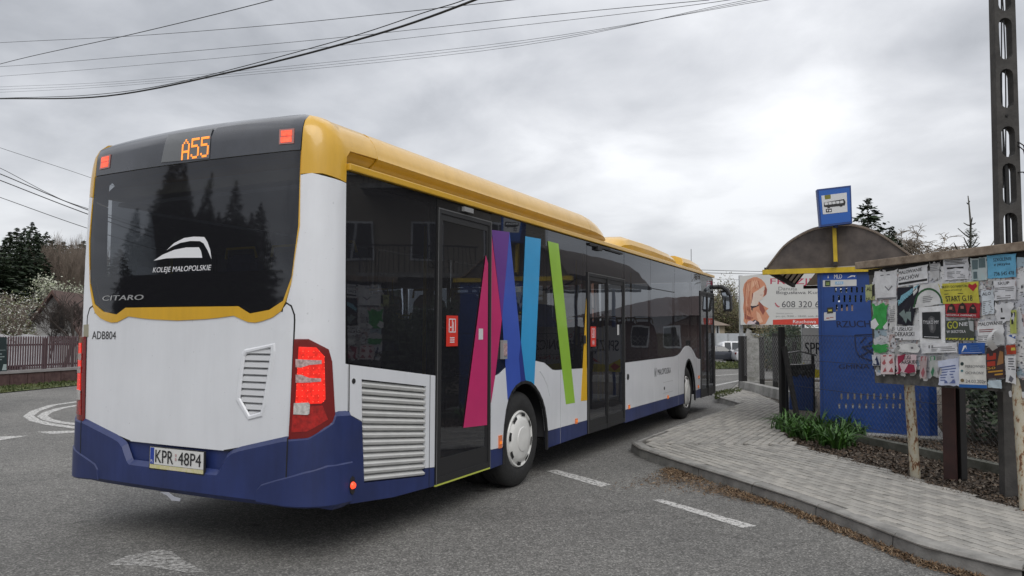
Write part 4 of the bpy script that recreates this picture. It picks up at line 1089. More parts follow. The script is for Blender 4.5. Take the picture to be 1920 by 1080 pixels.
# debris and leaf litter
LM = [mat('litter%d' % i, c, .9, color2=c2, vscale=30) for i, (c, c2) in enumerate([((.055, .038, .025), (.12, .08, .05)), ((.030, .022, .017), (.07, .052, .038)), ((.11, .09, .07), (.20, .165, .13))])]
LK = [mat('needle_litter%d' % i, c, .9, color2=c2, vscale=30) for i, (c, c2) in enumerate([((.11, .062, .03), (.20, .125, .065)), ((.06, .038, .024), (.13, .085, .05)), ((.20, .14, .085), (.30, .22, .14))])]
def litter(name, sampler, n, size, z, label, elong=3.0, mats=None):
    mb = MB()
    for i in range(n):
        x, y = sampler(); a = random.uniform(0, 2*PI); L = size*random.uniform(.5, 1.4); w = L/elong*random.uniform(.6, 1.3); t1, t2 = random.gauss(0, .35), random.gauss(0, .4)
        mb.cur = random.choice((0, 0, 1, 1, 2)); u = Vector((math.cos(a), math.sin(a), t1)).normalized()*L; v = Vector((-math.sin(a), math.cos(a), t2)).normalized()*w
        c = Vector((x, y, z+abs(t1)*L+random.uniform(.001, .012)))
        mb.add([c-u, c+v*.9+Vector((0, 0, w*.3)), c+u, c-v], [(0, 1, 2), (0, 2, 3)])
    o = mb.build(name, mats or LM, None, fixn=False); return tag(o, label, 'litter', kind='stuff')
kb = resample(K1[:9], .02)
def s_kerb():
    while True:
        i = random.randrange(0, len(kb)); f = i/len(kb); p = kb[i]
        if f < .22: continue
        wdt = .05+.10*max(0, math.sin((f-.2)*9))+(.26*math.exp(-((f-.34)/.06)**2))
        if random.random() > .35+.65*abs(math.sin(f*17)): continue
        d = abs(random.gauss(0, 1))*wdt; a = kb[max(i-1, 0)]; b = kb[min(i+1, len(kb)-1)]; t_ = (b-a).normalized()
        return (p.x+t_.y*(d+.01), p.y-t_.x*(d+.01))
litter('kerb_debris', s_kerb, 15000, .019, .002, 'brown needles and dry leaves gathered along the kerb', 5, LK)
FENCE = [(4.3, 12.0), (4.72, 9.9), (5.05, 8.2), (5.62, 5.6)]
def s_bed():
    while True:
        y = random.uniform(5.3, 12.5); x = random.uniform(3.7, 7.2)
        if inside((x, y), BACK+[(9.5, 24), (30, 24), (30, 4.7)]) and x < .72*y: return (x, y)
litter('leaf_litter', s_bed, 42000, .021, .10, 'dead brown leaves covering the bed behind the pavement', 2.0)
def s_edge():
    i = random.randrange(0, 5); a = Vector(BACK[i+2]); b = Vector(BACK[i+3]); p = a.lerp(b, random.random()); return (p.x-abs(random.gauss(0, .07)), p.y)
litter('pavement_crumbs', s_edge, 700, .010, .121, 'soil crumbs and leaf bits spilling over the pavement edge', 2)

# ================================================================== quad mapping helper
def quadfn(pl, px, lift=0.0):
    c = [pl.inv(*p, off=lift) for p in px]     # TL, TR, BR, BL
    def f(a, b, off):
        u = (c[3][0]*(1-a)+c[2][0]*a)*(1-b)+(c[0][0]*(1-a)+c[1][0]*a)*b
        v = (c[3][1]*(1-a)+c[2][1]*a)*(1-b)+(c[0][1]*(1-a)+c[1][1]*a)*b
        return pl.fn(u, v, off+lift)
    return f
U1 = rect(0, 0, 1, 1)
def printed(name, items, fn, off, parent, mcol):
    """items: ('t', text, a0,b0,a1,b1[,bold[,shear]]) or ('r', a0,b0,a1,b1) or ('p', [pts])"""
    mb = MB()
    for it in items:
        if it[0] == 't': text_on(mb, it[1], fn, *it[2:6], off, bold=it[6] if len(it) > 6 else 0, shear=it[7] if len(it) > 7 else 0)
        elif it[0] == 'r': mb.prism(rect(*it[1:]), fn, off-.0004, off)
        else:
            bm_ = poly2(it[1]); bm_.verts.index_update(); mb.add([fn(v.co.x, v.co.y, off) for v in bm_.verts], [tuple(v.index for v in f.verts) for f in bm_.faces]); bm_.free()
    return mb.build(name, mcol, parent, fixn=False)
def solid(c, rough=.6):
    return mat('c_%d_%d_%d' % tuple(int(x*200) for x in c), c, rough, var=.05, vscale=12)

# ================================================================== SHELTER
BLU_S = mat('shelter_blue', (.010, .048, .205), .45, var=.12, vscale=3, coat=.1, bump=.05, bscale=30)
sh_u = Vector((.88, -.475, 0)); sh_f = Vector((.427, .904, 0)).normalized()
GP = VPlane((4.62, 11.4), sh_u); shelter = empty('bus_shelter', (0, 0, 0), 0, 'blue steel bus shelter with dark barrel roof and yellow edge beam', 'bus shelter')
L0 = GP.inv(1540, 790)[0]; Rr = GP.inv(1741, 800)[0]
ptop = GP.inv(1530, 506)[1]
def gpx(pts): return [GP.inv(*p) for p in pts]
holes = []
def slots(x0, x1, y, n, h=13, w=3.6):
    for k in range(n):
        x = x0+(x1-x0)*k/(n-1); q = gpx([(x-w/2, y-h/2), (x+w/2, y-h/2), (x+w/2, y+h/2), (x-w/2, y+h/2)])
        holes.append(q)
slots(1567, 1627, 543.5, 7, 10); slots(1563, 1625, 560, 7, 13); slots(1569, 1598, 577, 4, 12)
slots(1578, 1725, 743, 13, 11); slots(1574, 1725, 761, 13, 9)
patch('side_wall', [(L0, .14), (Rr, .14), (Rr, ptop), (L0-.02, ptop)], GP.fn, .03, BLU_S, shelter, holes=holes, smooth=False)
for x in (L0+.02, Rr-.02):
    for dpt in (0, 2.1, 4.2):
        mb = MB(); p = GP.O+GP.u*x+sh_f*dpt; mb.box((p.x, p.y, (.12+ptop)/2), (.06, .06, ptop-.12), rz=-HD); mb.build('post', BLU_S, shelter)
mb = MB(); p = GP.O+GP.u*(L0+.045)-sh_f*.035; mb.box((p.x, p.y, (.14+ptop)/2), (.022, .02, ptop-.2), rz=math.atan2(GP.u.y, GP.u.x)); mb.build('wall_rib', BLU_S, shelter)
for k in range(3):
    a = GP.O+GP.u*(Rr-.02)+sh_f*(1.4*k+.05); b = a+sh_f*1.33; mb = MB(); mb.bar((a.x, a.y, 1.2), (b.x, b.y, 1.2), .025, 1.9); mb.build('back_wall', BLU_S, shelter)
# returned edge plate on the right of the side wall
a = GP.O+GP.u*(Rr+.0); b = a+GP.u*.11+sh_f*.1; mb = MB(); mb.bar((a.x, a.y, 1.0), (b.x, b.y, 1.0), .02, 1.8); mb.build('edge_plate', BLU_S, shelter)
arch_px = [(1437, 506), (1448, 491), (1469, 465), (1495, 446), (1526, 431.5), (1562, 425), (1593, 423.7), (1619, 429), (1645, 439), (1671, 455), (1700, 475.6)]
arc = gpx(arch_px)
zl = arc[0][1]
# complete it on the right down to the eave level
arc.append((arc[-1][0]+.22, arc[-1][1]-.17)); arc.append((arc[-1][0]+.14, zl))
fine_ = []
for i in range(len(arc)-1):
    p0, p1, p2, p3 = arc[max(i-1, 0)], arc[i], arc[i+1], arc[min(i+2, len(arc)-1)]
    for k in range(3):
        t = k/3; fine_.append(tuple(.5*((2*p1[c])+(p2[c]-p0[c])*t+(2*p0[c]-5*p1[c]+4*p2[c]-p3[c])*t*t+(3*p1[c]-p0[c]-3*p2[c]+p3[c])*t**3) for c in (0, 1)))
arc = fine_+[arc[-1]]
ROOFS = mat('shelter_roof_sheet', (.055, .045, .042), .6, color2=(.11, .09, .08), vscale=5, bump=.15, bscale=12)
def translucent(name, c, f):
    m = mat(name, c, .6, var=.15, vscale=4); t = m.node_tree; b = t.nodes['Principled BSDF']; o = t.nodes['Material Output']
    tr = t.nodes.new('ShaderNodeBsdfTranslucent'); tr.inputs[0].default_value = (*[min(1, x*1.5) for x in c], 1); mx = t.nodes.new('ShaderNodeMixShader'); mx.inputs[0].default_value = f
    t.links.new(b.outputs[0], mx.inputs[1]); t.links.new(tr.outputs[0], mx.inputs[2]); t.links.new(mx.outputs[0], o.inputs[0]); return m
UNDER = translucent('roof_lining', (.40, .36, .31), .55); ROOFT = translucent('roof_plastic_sheet', (.30, .26, .23), .5)
YB = mat('beam_yellow', (.55, .38, .02), .5, var=.15, vscale=8)
mb = MB(); mb.prism(arc, GP.fn, -.02, 0.0); mb.build('gable_sheet', ROOFS, shelter)
ROOFL = 4.4
def roof_fn(i, d, off): 
    q = arc[i]; return GP.O+GP.u*q[0]+Vector((0, 0, q[1]+off))+sh_f*d
mb = MB(); n = len(arc)
for d in (-.03, ROOFL):
    for i in range(n): mb.v.append(tuple(roof_fn(i, d, .035)))
for d in (-.03, ROOFL):
    for i in range(n): mb.v.append(tuple(roof_fn(i, d, .01)))
mb.cur = 0
for i in range(n-1):
    mb.f.append((i, i+1, n+i+1, n+i)); mb.m.append(0); mb.f.append((2*n+i, 3*n+i, 3*n+i+1, 2*n+i+1)); mb.m.append(1)
    mb.f.append((i, 2*n+i, 2*n+i+1, i+1)); mb.m.append(0); mb.f.append((n+i, n+i+1, 3*n+i+1, 3*n+i)); mb.m.append(0)
mb.build('roof_skin', [ROOFT, UNDER], shelter, fixn=False)
mb = MB(); mb.prism(arc, GP.fn, -ROOFL-.01, -ROOFL); mb.build('gable_sheet', UNDER, shelter)
RIB = mat('roof_rib', (.03, .026, .024), .7)
for k in range(1, 7):
    d = ROOFL*k/6-.03; mb = MB(); mb.tube([roof_fn(i, d, -.012) for i in range(n)], .02, 5); mb.build('roof_rib', RIB, shelter)
for i in (0, n-1):
    mb = MB(); mb.bar(roof_fn(i, -.02, .0), roof_fn(i, ROOFL, .0), .06, .07); mb.build('eave_beam', RIB, shelter)
yb0 = GP.inv(1431, 511); yb1 = GP.inv(1610, 498)
zb = yb0[1]; 
mb = MB(); mb.bar(GP.fn(yb0[0], yb0[1], .04), GP.fn(arc[-1][0], yb0[1]+.0, .04), .07, .075); mb.build('edge_beam', YB, shelter)
mb = MB(); mb.bar(GP.fn(yb0[0], yb0[1], -ROOFL), GP.fn(arc[-1][0], yb0[1], -ROOFL), .06, .06); mb.build('edge_beam', RIB, shelter)
top_ = GP.inv(1565, 423); pb = GP.inv(1568, 497)
mb = MB(); mb.bar(GP.fn(pb[0], pb[1], .06), GP.fn(top_[0], top_[1]+.02, .06), .05, .075, up=(GP.n.x, GP.n.y, 0)); mb.build('king_post', YB, shelter)
mb = MB(); mb.bar(GP.fn(pb[0]+.0, pb[1]-.02, .08), GP.fn(pb[0], pb[1]+.04, .08), .05, .1, up=(GP.n.x, GP.n.y, 0)); mb.build('post_bracket', RIB, shelter)
mb = MB(); q = [GP.inv(1545, 502), GP.inv(1608, 498), GP.inv(1608, 508), GP.inv(1546, 512)]; mb.prism(q, GP.fn, .03, .034); mb.build('upper_plate', mat('beige_board', (.35, .33, .3), .7), shelter)
cs = [GP.O+GP.u*(L0-.1)-sh_f*.25, GP.O+GP.u*(Rr+.2)-sh_f*.25, GP.O+GP.u*(Rr+.2)+sh_f*4.3, GP.O+GP.u*(L0-.1)+sh_f*4.3]
mb = MB(); mb.prism([(p.x, p.y) for p in cs], lambda a, b, o_: Vector((a, b, o_)), .09, .14); mb.build('floor_slab', CONC, shelter)
# marks on the side wall
tf = quadfn(GP, [(1542, 512), (1606, 511), (1606, 536), (1542, 538)], .031)
patch('stop_name_band', U1, tf, .002, solid((.015, .07, .33)), shelter, smooth=False)
sub = lambda f, a0, b0, a1, b1: (lambda a, b, o_: f(a0+(a1-a0)*a, b0+(b1-b0)*b, o_))
tw = sub(tf, 0, .0, 1, .48); patch('timetable_strip', U1, tw, .002, solid((.55, .55, .54)), shelter, base=.002, smooth=False)
printed('stop_name', [('t', 'MLD', .35, .58, .58, .88, .03), ('p', [(.72, .6), (.9, .72), (.95, .66), (.97, .78), (.85, .8)]), ('p', [(.15, .62), (.19, .62), (.17, .85)])], tf, .004, shelter, WTXT)
printed('strip_marks', [('r', .08, .08, .24, .95)], tw, .006, shelter, solid((.03, .05, .03)))
printed('strip_marks', [('r', .11, .3, .21, .4), ('r', .11, .5, .21, .62)], tw, .007, shelter, solid((.3, .4, .1)))
printed('line_number', [('r', .38, .3, .62, .75)], tw, .006, shelter, solid((.25, .42, .6)))
printed('line_digits', [('t', 'A55', .42, .38, .58, .66, .02)], tw, .007, shelter, WTXT)
sf = quadfn(GP, [(1545, 586), (1567, 585), (1567, 600), (1545, 601)], .031); patch('sticker', U1, sf, .002, solid((.5, .5, .52)), shelter, smooth=False)
printed('sticker_print', [('r', .2, .2, .45, .35), ('r', .5, .3, .8, .4)], sf, .003, shelter, solid((.35, .12, .1)))
sf = quadfn(GP, [(1551, 577), (1562, 576), (1562, 587), (1551, 588)], .031); patch('sticker', U1, sf, .003, solid((.03, .03, .02)), shelter, base=.002, smooth=False)
printed('sticker_print', [('r', .2, .35, .8, .65)], sf, .006, shelter, solid((.45, .4, .05)))
dkb = mat('stencil_dark', (.006, .012, .05), .7)
nf = quadfn(GP, [(1568, 602), (1660, 600), (1662, 613), (1570, 614)], .031)
printed('stencilled_name', [('t', 'RZUCHOWA', 0, 0, 1.25, 1, .05)], nf, .0015, shelter, dkb)
nf = quadfn(GP, [(1573, 680), (1646, 680), (1646, 691), (1573, 692)], .031)
printed('stencilled_name', [('t', 'GMINA PLEŚNA', 0, 0, 1.75, 1, .05)], nf, .0015, shelter, dkb)
nf = quadfn(GP, [(1603, 628), (1655, 626), (1657, 676), (1605, 678)], .031)
shield = [(0, 1), (1.1, 1), (1.1, .45), (.95, .2), (.55, .02), (.15, .18), (.02, .45), (0, 1)]
mbs = MB()
for i in range(7):
    a, b = shield[i], shield[i+1]; mbs.bar(nf(a[0], a[1], .001), nf(b[0], b[1], .001), .012, .012)
for a, b in (((.2, .2), (.8, .55)), ((.8, .2), (.25, .55)), ((.2, .7), (.4, .9)), ((.5, .65), (.85, .9)), ((.3, .55), (.9, .62))): mbs.bar(nf(*a, .001), nf(*b, .001), .02, .02)
mbs.build('stencilled_crest', dkb, shelter)
# bus stop sign on the roof
SP = VPlane(GP.fn(top_[0], 0, .12), (1, -.20))
sign = empty('bus_stop_sign', (0, 0, 0), 0, 'square blue bus stop sign with a bus picture above the shelter roof', 'road sign')
q4 = [(1532, 355), (1595.5, 347.5), (1598, 418.5), (1538, 425.5)]
SBL = mat('sign_blue', (.015, .10, .40), .4); SBD = mat('sign_edge', (.012, .045, .19), .5)
c4 = [SP.inv(*p) for p in q4]
bx_fn = quadfn(SP, q4, .12)
patch('sign_box', U1, bx_fn, .12, SBD, sign, base=-.12, smooth=False)
ins = rect(.045, .05, .955, .95)
patch('sign_face', ins, bx_fn, .003, SBL, sign, smooth=False)
wf = quadfn(SP, [(1540, 367), (1587.5, 361), (1589, 397), (1543, 402)], .123)
patch('white_field', U1, wf, .003, mat('sign_white', (.6, .61, .62), .4), sign, smooth=False)
printed('bus_picture', [('p', [(.08, .38), (.30, .34), (.9, .34), (.93, .45), (.93, .55), (.88, .68), (.08, .62), (.07, .45)]), ('p', [(.2, .3), (.3, .3), (.3, .36), (.2, .36)]), ('p', [(.7, .3), (.8, .3), (.8, .36), (.7, .36)]), ('r', .13, .08, .37, .26)], wf, .005, sign, BTXT)
printed('bus_windows', [('r', .1+k*.155, .48, .23+k*.155, .61) for k in range(5)], wf, .006, sign, mat('sign_white', (.6, .61, .62), .4))
printed('top_mark', [('r', .13, .78, .36, 1.0)], wf, .005, sign, solid((.18, .17, .02))); printed('mark_text', [('r', .17, .14, .22, .22), ('r', .26, .12, .34, .2)], wf, .006, sign, WTXT)
mb = MB(); mb.bar(SP.fn(SP.inv(1566, 430)[0], top_[1]-.05, .02), SP.fn(SP.inv(1566, 420)[0], c4[2][1]+.03, .02), .05, .05, up=(0, 1, 0)); mb.build('sign_stem', SBD, sign)
# litter bin behind the fence
bin_ = empty('litter_bin', (0, 0, 0), 0, 'blue litter bin with black bag hanging in a roofed frame behind the fence', 'bin')
BP = VPlane(at(1500, 700, 12.7), (.95, -.3))
def bpx(p): return BP.inv(*p)
o_ = [bpx(p) for p in ((1484, 690), (1525, 686), (1525, 771), (1480, 768))]
mb = MB(); mb.prism(o_, BP.fn, -.30, 0); mb.build('bin_body', mat('bin_blue', (.015, .05, .19), .5, var=.15, vscale=4), bin_, bevel=.015)
mb = MB(); random.seed(3)
lip = []
for k in range(15): lip.append((o_[0][0]-.02+(o_[1][0]-o_[0][0]+.04)*k/14, o_[0][1]-.10-.07*random.random()))
mb.prism([(o_[0][0]-.03, o_[0][1]+.05)]+[(o_[1][0]+.03, o_[1][1]+.03)]+lip[::-1], BP.fn, -.31, .015); mb.build('bin_bag', mat('bag_black', (.012, .012, .013), .35, bump=.8, bscale=15, bdist=.03), bin_)
for px in ((1475, 662, 1477, 800), (1525, 664, 1526, 775)):
    a = bpx(px[:2]); b = bpx(px[2:]); mb = MB(); mb.bar(BP.fn(a[0], a[1], -.15), BP.fn(a[0], b[1], -.15), .04, .04, up=(0, 1, 0)); mb.build('frame_post', BLK, bin_)
a, b, c_ = bpx((1466, 663)), bpx((1500, 658)), bpx((1530, 665))
mb = MB(); mb.prism([a, b, c_, (c_[0], c_[1]-.025), (b[0], b[1]-.02), (a[0], a[1]-.025)], BP.fn, -.38, .08); mb.build('bin_roof', mat('roof_dark_grey', (.08, .08, .08), .5), bin_)

# ================================================================== FENCES ALONG THE BED
FB = mat('fence_black', (.014, .013, .013), .6)
fw_ = empty('chain_link_fence', (0, 0, 0), 0, 'wire mesh fence with black posts on a low footing, in front of the shelter', 'fence')
for i in range(3):
    a, b = FENCE[i], FENCE[i+1]; mb = MB(); mb.bar((a[0], a[1], .12), (b[0], b[1], .12), .12, .18); mb.build('footing', mat('shaded_mossy_concrete', (.05, .052, .04), .95, color2=(.13, .13, .11), vscale=4, bump=.5, bscale=40, detail=8), fw_)  # dark tone holds both moss and the shadow on the footing's face
zt = 1.53
def fpos(s):
    P = [Vector(p) for p in FENCE]
    for i in range(3):
        L = (P[i+1]-P[i]).length
        if s <= L or i == 2: return P[i].lerp(P[i+1], s/L)
        s -= L
FL = sum((Vector(FENCE[i+1])-Vector(FENCE[i])).length for i in range(3))
mb = MB(); cell = .04; nx_ = int(FL/cell); nz_ = int((zt-.21)/cell)
for i in range(0, nx_):
    for dirn in (1,):
        pts = []
        for j in range(nz_+1):
            s_ = (i+((j+i) % 2))*cell; p = fpos(min(s_, FL)); pts.append((p.x+(.004 if j % 2 else -.004), p.y, .21+j*cell))
        mb.tube(pts, .0019, 3, cap=False)
fo = mb.build('wire_mesh', mat('wire', (.05, .05, .05), .6, metal=.3), fw_, fixn=False); fo['kind'] = 'stuff'
for z in (.32, .75, 1.15, 1.52):
    mb = MB(); mb.tube([(fpos(s_).x, fpos(s_).y, z) for s_ in (0, FL*.3, FL*.55, FL*.8, FL)], .003, 4); mb.build('tension_wire', FB, fw_)
def post_px(px, ytop, D, w, name='fence_post', parent=fw_, zb=.05, m=FB):
    a = at(px, ytop, D); mb = MB(); mb.box((a.x, a.y, (a.z+zb)/2), (w, w, a.z-zb), rz=.2); return mb.build(name, m, parent, bevel=.004)
post_px(1465, 613, 12.3, .075); post_px(1797, 640, 7.72, .07)  # second post is added, standing in for the red brown post's dark right face
mb = MB(); mb.bar(at(1470, 650, 12.2), at(1499, 806, 11.8), .06, .06); mb.build('brace', FB, fw_)
f2 = empty('side_fence', (0, 0, 0), 0, 'old wire fence with black wooden posts on a concrete plinth beyond the shelter', 'fence')
W1, W2_, W3 = gnd(1480, 757, .12), gnd(1392, 728, .12), gnd(1470, 712, .1)
mb = MB(); mb.bar((W1.x+.3, W1.y-.4, .18), (W2_.x, W2_.y, .18), .2, .26); mb.build('plinth', CONC, f2)
mb = MB(); mb.bar((W2_.x, W2_.y, .18), (W2_.x+4.5, W2_.y-1.5, .18), .2, .26); mb.build('plinth', CONC, f2)
post_px(1392, 630, W2_.y-.1, .16, parent=f2); post_px(1428, 632, 19.2, .09, parent=f2); post_px(1453, 625, 18.6, .10, parent=f2); post_px(1489, 640, 18.0, .08, parent=f2)
mb = MB()
def chain(a, b, z0, z1, cell, r):
    L = (b-a).length; n = int(L/cell)
    for i in range(n):
        pts = []
        for j in range(int((z1-z0)/cell)+1):
            f_ = (i+((j+i) % 2))/n; p = a.lerp(b, min(f_, 1)); pts.append((p.x, p.y, z0+j*cell))
        mb.tube(pts, r, 3, cap=False)
chain(Vector((W2_.x, W2_.y)), Vector((W2_.x+4.5, W2_.y-1.5)), .4, 1.45, .06, .0018)
chain(Vector((W2_.x, W2_.y)), Vector((W1.x+.3, W1.y-.4)), .45, 1.5, .06, .0018)
o = mb.build('wire_mesh', mat('wire2', (.3, .3, .3), .6), f2, fixn=False); o['kind'] = 'stuff'
# weathered pale slab standing behind the corner post
sl_ = VPlane(at(1412, 690, 20.6), (1, -.1)); q = [sl_.inv(*p) for p in ((1398, 722), (1424, 719), (1423, 637), (1412, 632), (1409, 620), (1402, 616), (1397, 634), (1396, 680))]
mb = MB(); mb.prism(q, sl_.fn, -.12, 0); o = mb.build('concrete_slab', mat('pale_concrete', (.36, .355, .34), .9, color2=(.2, .2, .18), vscale=9, bump=.8, bscale=20, bdist=.03), None)
tag(o, 'pale crumbling concrete slab standing behind the black corner post of the fence', 'slab')
# banner
ban = empty('garden_banner', (0, 0, 0), 0, 'white printed banner for garden equipment tied to the fence beside the shelter', 'banner')
BNP = VPlane((5.50, 14.55), (.863, -.505)); bnf = lambda a, b, off: BNP.fn(a*2.1, .72+b*.93, off)
patch('banner_sheet', U1, bnf, .006, mat('banner_white', (.66, .66, .65), .5, var=.05, vscale=3), ban, smooth=False)
printed('banner_title', [('t', 'SPRZĘT OGRODNICZY', .02, .40, .97, .72, .04)], bnf, .008, ban, BTXT)
printed('banner_heading', [('t', 'InstalTomek', .28, .76, .68, .90, .02), ('t', 'Narzędzia i Nawozy', .45, .22, .95, .34, .02)], bnf, .008, ban, solid((.5, .02, .03)))
printed('banner_colours', [('p', [(0, 0), (1, 0), (1, .08), (.5, .2), (.12, .16), (0, .3)])], bnf, .008, ban, solid((.6, .5, .02)))
printed('banner_colours', [('p', [(0, .12), (.06, .2), (.10, .12), (.06, .02)]), ('p', [(.2, .2), (.4, .28), (.3, .34)])], bnf, .009, ban, solid((.45, .03, .02)))
for a in (0, 2.1):
    p = BNP.fn(a, 0, -.04); mb = MB(); mb.box((p.x, p.y, .9), (.05, .05, 1.65)); mb.build('banner_post', METAL, ban)
# billboard
bb = empty('salon_billboard', (0, 0, 0), 0, 'large white billboard with a red haired woman and phone number behind the shelter', 'billboard')
Dbb = 21.6; BBP = VPlane(at(1387, 560, Dbb), (1, -.16)); bq = [(1387, 517.5), (1560, 505), (1560, 609), (1389, 609)]
bbf = quadfn(BBP, bq, .08)
o = patch('board_face', U1, bbf, .08, mat('billboard_white', (.56, .56, .54), .5, var=.04, vscale=1.5), bb, base=-.08, smooth=False)
c0 = BBP.inv(1388, 609); c1 = BBP.inv(1387, 517.5)
# panel is longer than what shows beside the shelter wall
def bx(px, py): # pixel to board fraction
    u, v = BBP.inv(px, py, off=.08); 
    uL = BBP.inv(1388, 560, off=.08)[0]; uR = BBP.inv(1560, 560, off=.08)[0]; a = (u-uL)/(uR-uL)
    vt = BBP.inv(1387, 517.5, off=.08)[1]*(1-a)+BBP.inv(1560, 505, off=.08)[1]*a; vb = BBP.inv(1389, 609, off=.08)[1]*(1-a)+BBP.inv(1560, 609, off=.08)[1]*a
    return (a, (v-vb)/(vt-vb))
zb_ = lambda x, y: bx(1340+x/7.714, 500+y/7.714)
def bprint(nm, polys, color, off): return printed(nm, [('p', [zb_(*p) for p in P]) for P in polys], bbf, off, bb, solid(color))
bprint('printed_hair', [[(560, 152), (610, 150), (680, 185), (730, 240), (760, 330), (750, 400), (715, 430), (650, 470), (640, 500), (700, 560), (780, 605), (740, 640), (790, 720), (760, 780), (730, 830), (640, 838), (520, 800), (455, 835), (415, 790), (425, 700), (410, 600), (425, 470), (410, 330), (430, 250), (480, 190)]], (.55, .24, .14), .003)
bprint('printed_hair_shade', [[(715, 290), (745, 300), (758, 340), (745, 400), (715, 425), (720, 360)], [(640, 500), (700, 560), (730, 640), (700, 700), (650, 620)], [(545, 380), (560, 390), (530, 560), (505, 560)], [(430, 680), (500, 720), (560, 740), (520, 770), (440, 760)]], (.25, .07, .05), .006)
bprint('printed_hair_light', [[(470, 250), (560, 200), (640, 210), (560, 290), (500, 360), (470, 500), (455, 600), (445, 480)], [(600, 640), (650, 680), (700, 800), (640, 820), (610, 740)]], (.68, .40, .27), .005)
random.seed(21)
for k in range(26):
    x0_ = 450+random.uniform(0, 230); w_ = random.uniform(5, 11); c_ = random.choice(((.62, .33, .2), (.45, .17, .09), (.68, .42, .3), (.38, .13, .08)))
    path = [(x0_+40*(1-t)*math.sin(t*2)+(-60+x0_*.04)*math.sin(t*PI)*(1 if x0_ < 560 else -.6), 185+abs(x0_-570)*.35+t*(random.uniform(380, 600))) for t in [i/8 for i in range(9)]]
    path = [(min(max(x, 418), 748), min(y, 830)) for x, y in path]
    if x0_ > 560: path = [(x, y) for x, y in path if y < 330] or path[:3]
    if len(path) < 3: continue
    bprint('printed_strand', [[(x-w_/2, y) for x, y in path]+[(x+w_/2, y) for x, y in path[::-1]]], c_, .0062+.00002*k)
bprint('printed_face', [[(560, 380), (640, 330), (720, 270), (722, 330), (705, 360), (712, 390), (700, 420), (690, 470), (650, 485), (640, 500), (610, 570), (545, 590), (520, 560), (545, 480)]], (.60, .50, .43), .007)
bprint('printed_lips', [[(650, 408), (690, 406), (685, 415), (655, 416)]], (.45, .25, .22), .008)
bprint('printed_necklace', [[(515, 565), (545, 570), (600, 565), (640, 545), (640, 560), (600, 580), (550, 600), (545, 635), (530, 625), (525, 590)], [(540, 790), (580, 765), (640, 800), (650, 838), (560, 835)]], (.03, .02, .03), .009)
bprint('printed_flowers', [[(460, 830), (480, 790), (520, 780), (560, 800), (590, 775), (600, 800), (570, 820), (600, 835), (540, 830)]], (.6, .5, .52), .010)
def btext(s, x0, y0, x1, y1, color, bold=0, nm='board_lettering'):
    a = zb_(x0, y1); b = zb_(x1, y0); m_ = MB(); 
    f = lambda u, v, o_: bbf(u, v, o_)
    vs, fs, X0, X1, Y0, Y1 = text_geo(s, 1.0, 0, 0)
    out = []
    for v in vs:
        fx = (v.x-X0)/(X1-X0); fy = (v.y-Y0)/(Y1-Y0); p = zb_(x0+(x1-x0)*fx, (y1+(y0-y1)*fy)); out.append(bbf(p[0], p[1], .004))
    m_.add(out, fs); m_.build(nm, solid(color), bb, fixn=False)
btext('FRYZJER', 805, 170, 1590, 278, (.42, .03, .08), .01); btext('Danuta', 922, 290, 1190, 342, (.20, .20, .20)); btext('Bogusława Kumor', 893, 350, 1640, 410, (.09, .09, .10), .01)
btext('608 320 66', 972, 498, 1580, 588, (.07, .07, .08)); btext('Godziny otwarcia', 890, 665, 1130, 688, (.3, .3, .3)); btext('pn.-pt. 9:00 - 18:00, sob. 8:00', 888, 703, 1560, 735, (.22, .22, .22))
bprint('board_rule', [[(945, 603), (1560, 594), (1560, 600), (945, 610)]], (.3, .3, .3), .004)
bprint('board_red_band', [[(842, 768), (1640, 738), (1640, 838), (842, 838)]], (.55, .05, .03), .004)
m_ = MB()
vs, fs, X0, X1, Y0, Y1 = text_geo('Rzuchowa 11', 1.0, 0, 0)
m_.add([bbf(*zb_(1135+(1560-1135)*(v.x-X0)/(X1-X0), 818-(v.y-Y0)/(Y1-Y0)*48), .006) for v in vs], fs); m_.build('board_lettering', WTXT, bb, fixn=False)
bprint('board_phone_icon', [[(868, 525), (885, 520), (895, 545), (925, 570), (940, 570), (942, 582), (915, 588), (885, 565)]], (.42, .1, .12), .004)
for px, ww in ((1389, .09), (1545, .09)):
    p = at(px, 560, Dbb+.12); mb = MB(); zt_ = at(px, 516, Dbb).z; mb.box((p.x, p.y, zt_/2), (ww, ww, zt_)); mb.build('billboard_post', METAL, bb)
# ================================================================== NOTICE BOARD
random.seed(11)
board = empty('notice_board', (0, 0, 0), 0, 'long outdoor notice board covered in torn posters on rusty posts', 'notice board')
NB = VPlane((4.02, 7.73), (.25, -.97))
def nb(px, py): return NB.inv(px, py, off=.06)
uL = nb(1640, 620)[0]; UR = 2.0
tl_, bl_ = nb(1633, 507), nb(1645, 718); br_ = nb(1918, 737); tr_ = nb(1919, 470)
def ext(a, b, u): return a[1]+(b[1]-a[1])*(u-a[0])/(b[0]-a[0])
BWOOD = mat('board_grey', (.05, .047, .043), .85, color2=(.13, .125, .115), vscale=12, bump=.4, bscale=30)
bl_ = (bl_[0]-.035, bl_[1]); tl_ = (tl_[0]-.035, tl_[1])
bo = [(bl_[0], bl_[1]), (UR, ext(bl_, br_, UR)), (UR, ext(tl_, tr_, UR)), (tl_[0], tl_[1])]
patch('backing_board', bo, NB.fn, .03, BWOOD, board, base=.03, smooth=False)
RW = mat('weathered_wood', (.17, .125, .09), .85, color2=(.36, .29, .22), vscale=7, bump=.6, bscale=25, detail=8)
rl, rr_ = nb(1610, 498.5), nb(1920, 462)
mb = MB(); mb.bar(NB.fn(rl[0], rl[1]+.0, .03), NB.fn(UR+.05, ext(rl, rr_, UR+.05), .03), .16, .075); mb.build('top_rail', RW, board, bevel=.006)
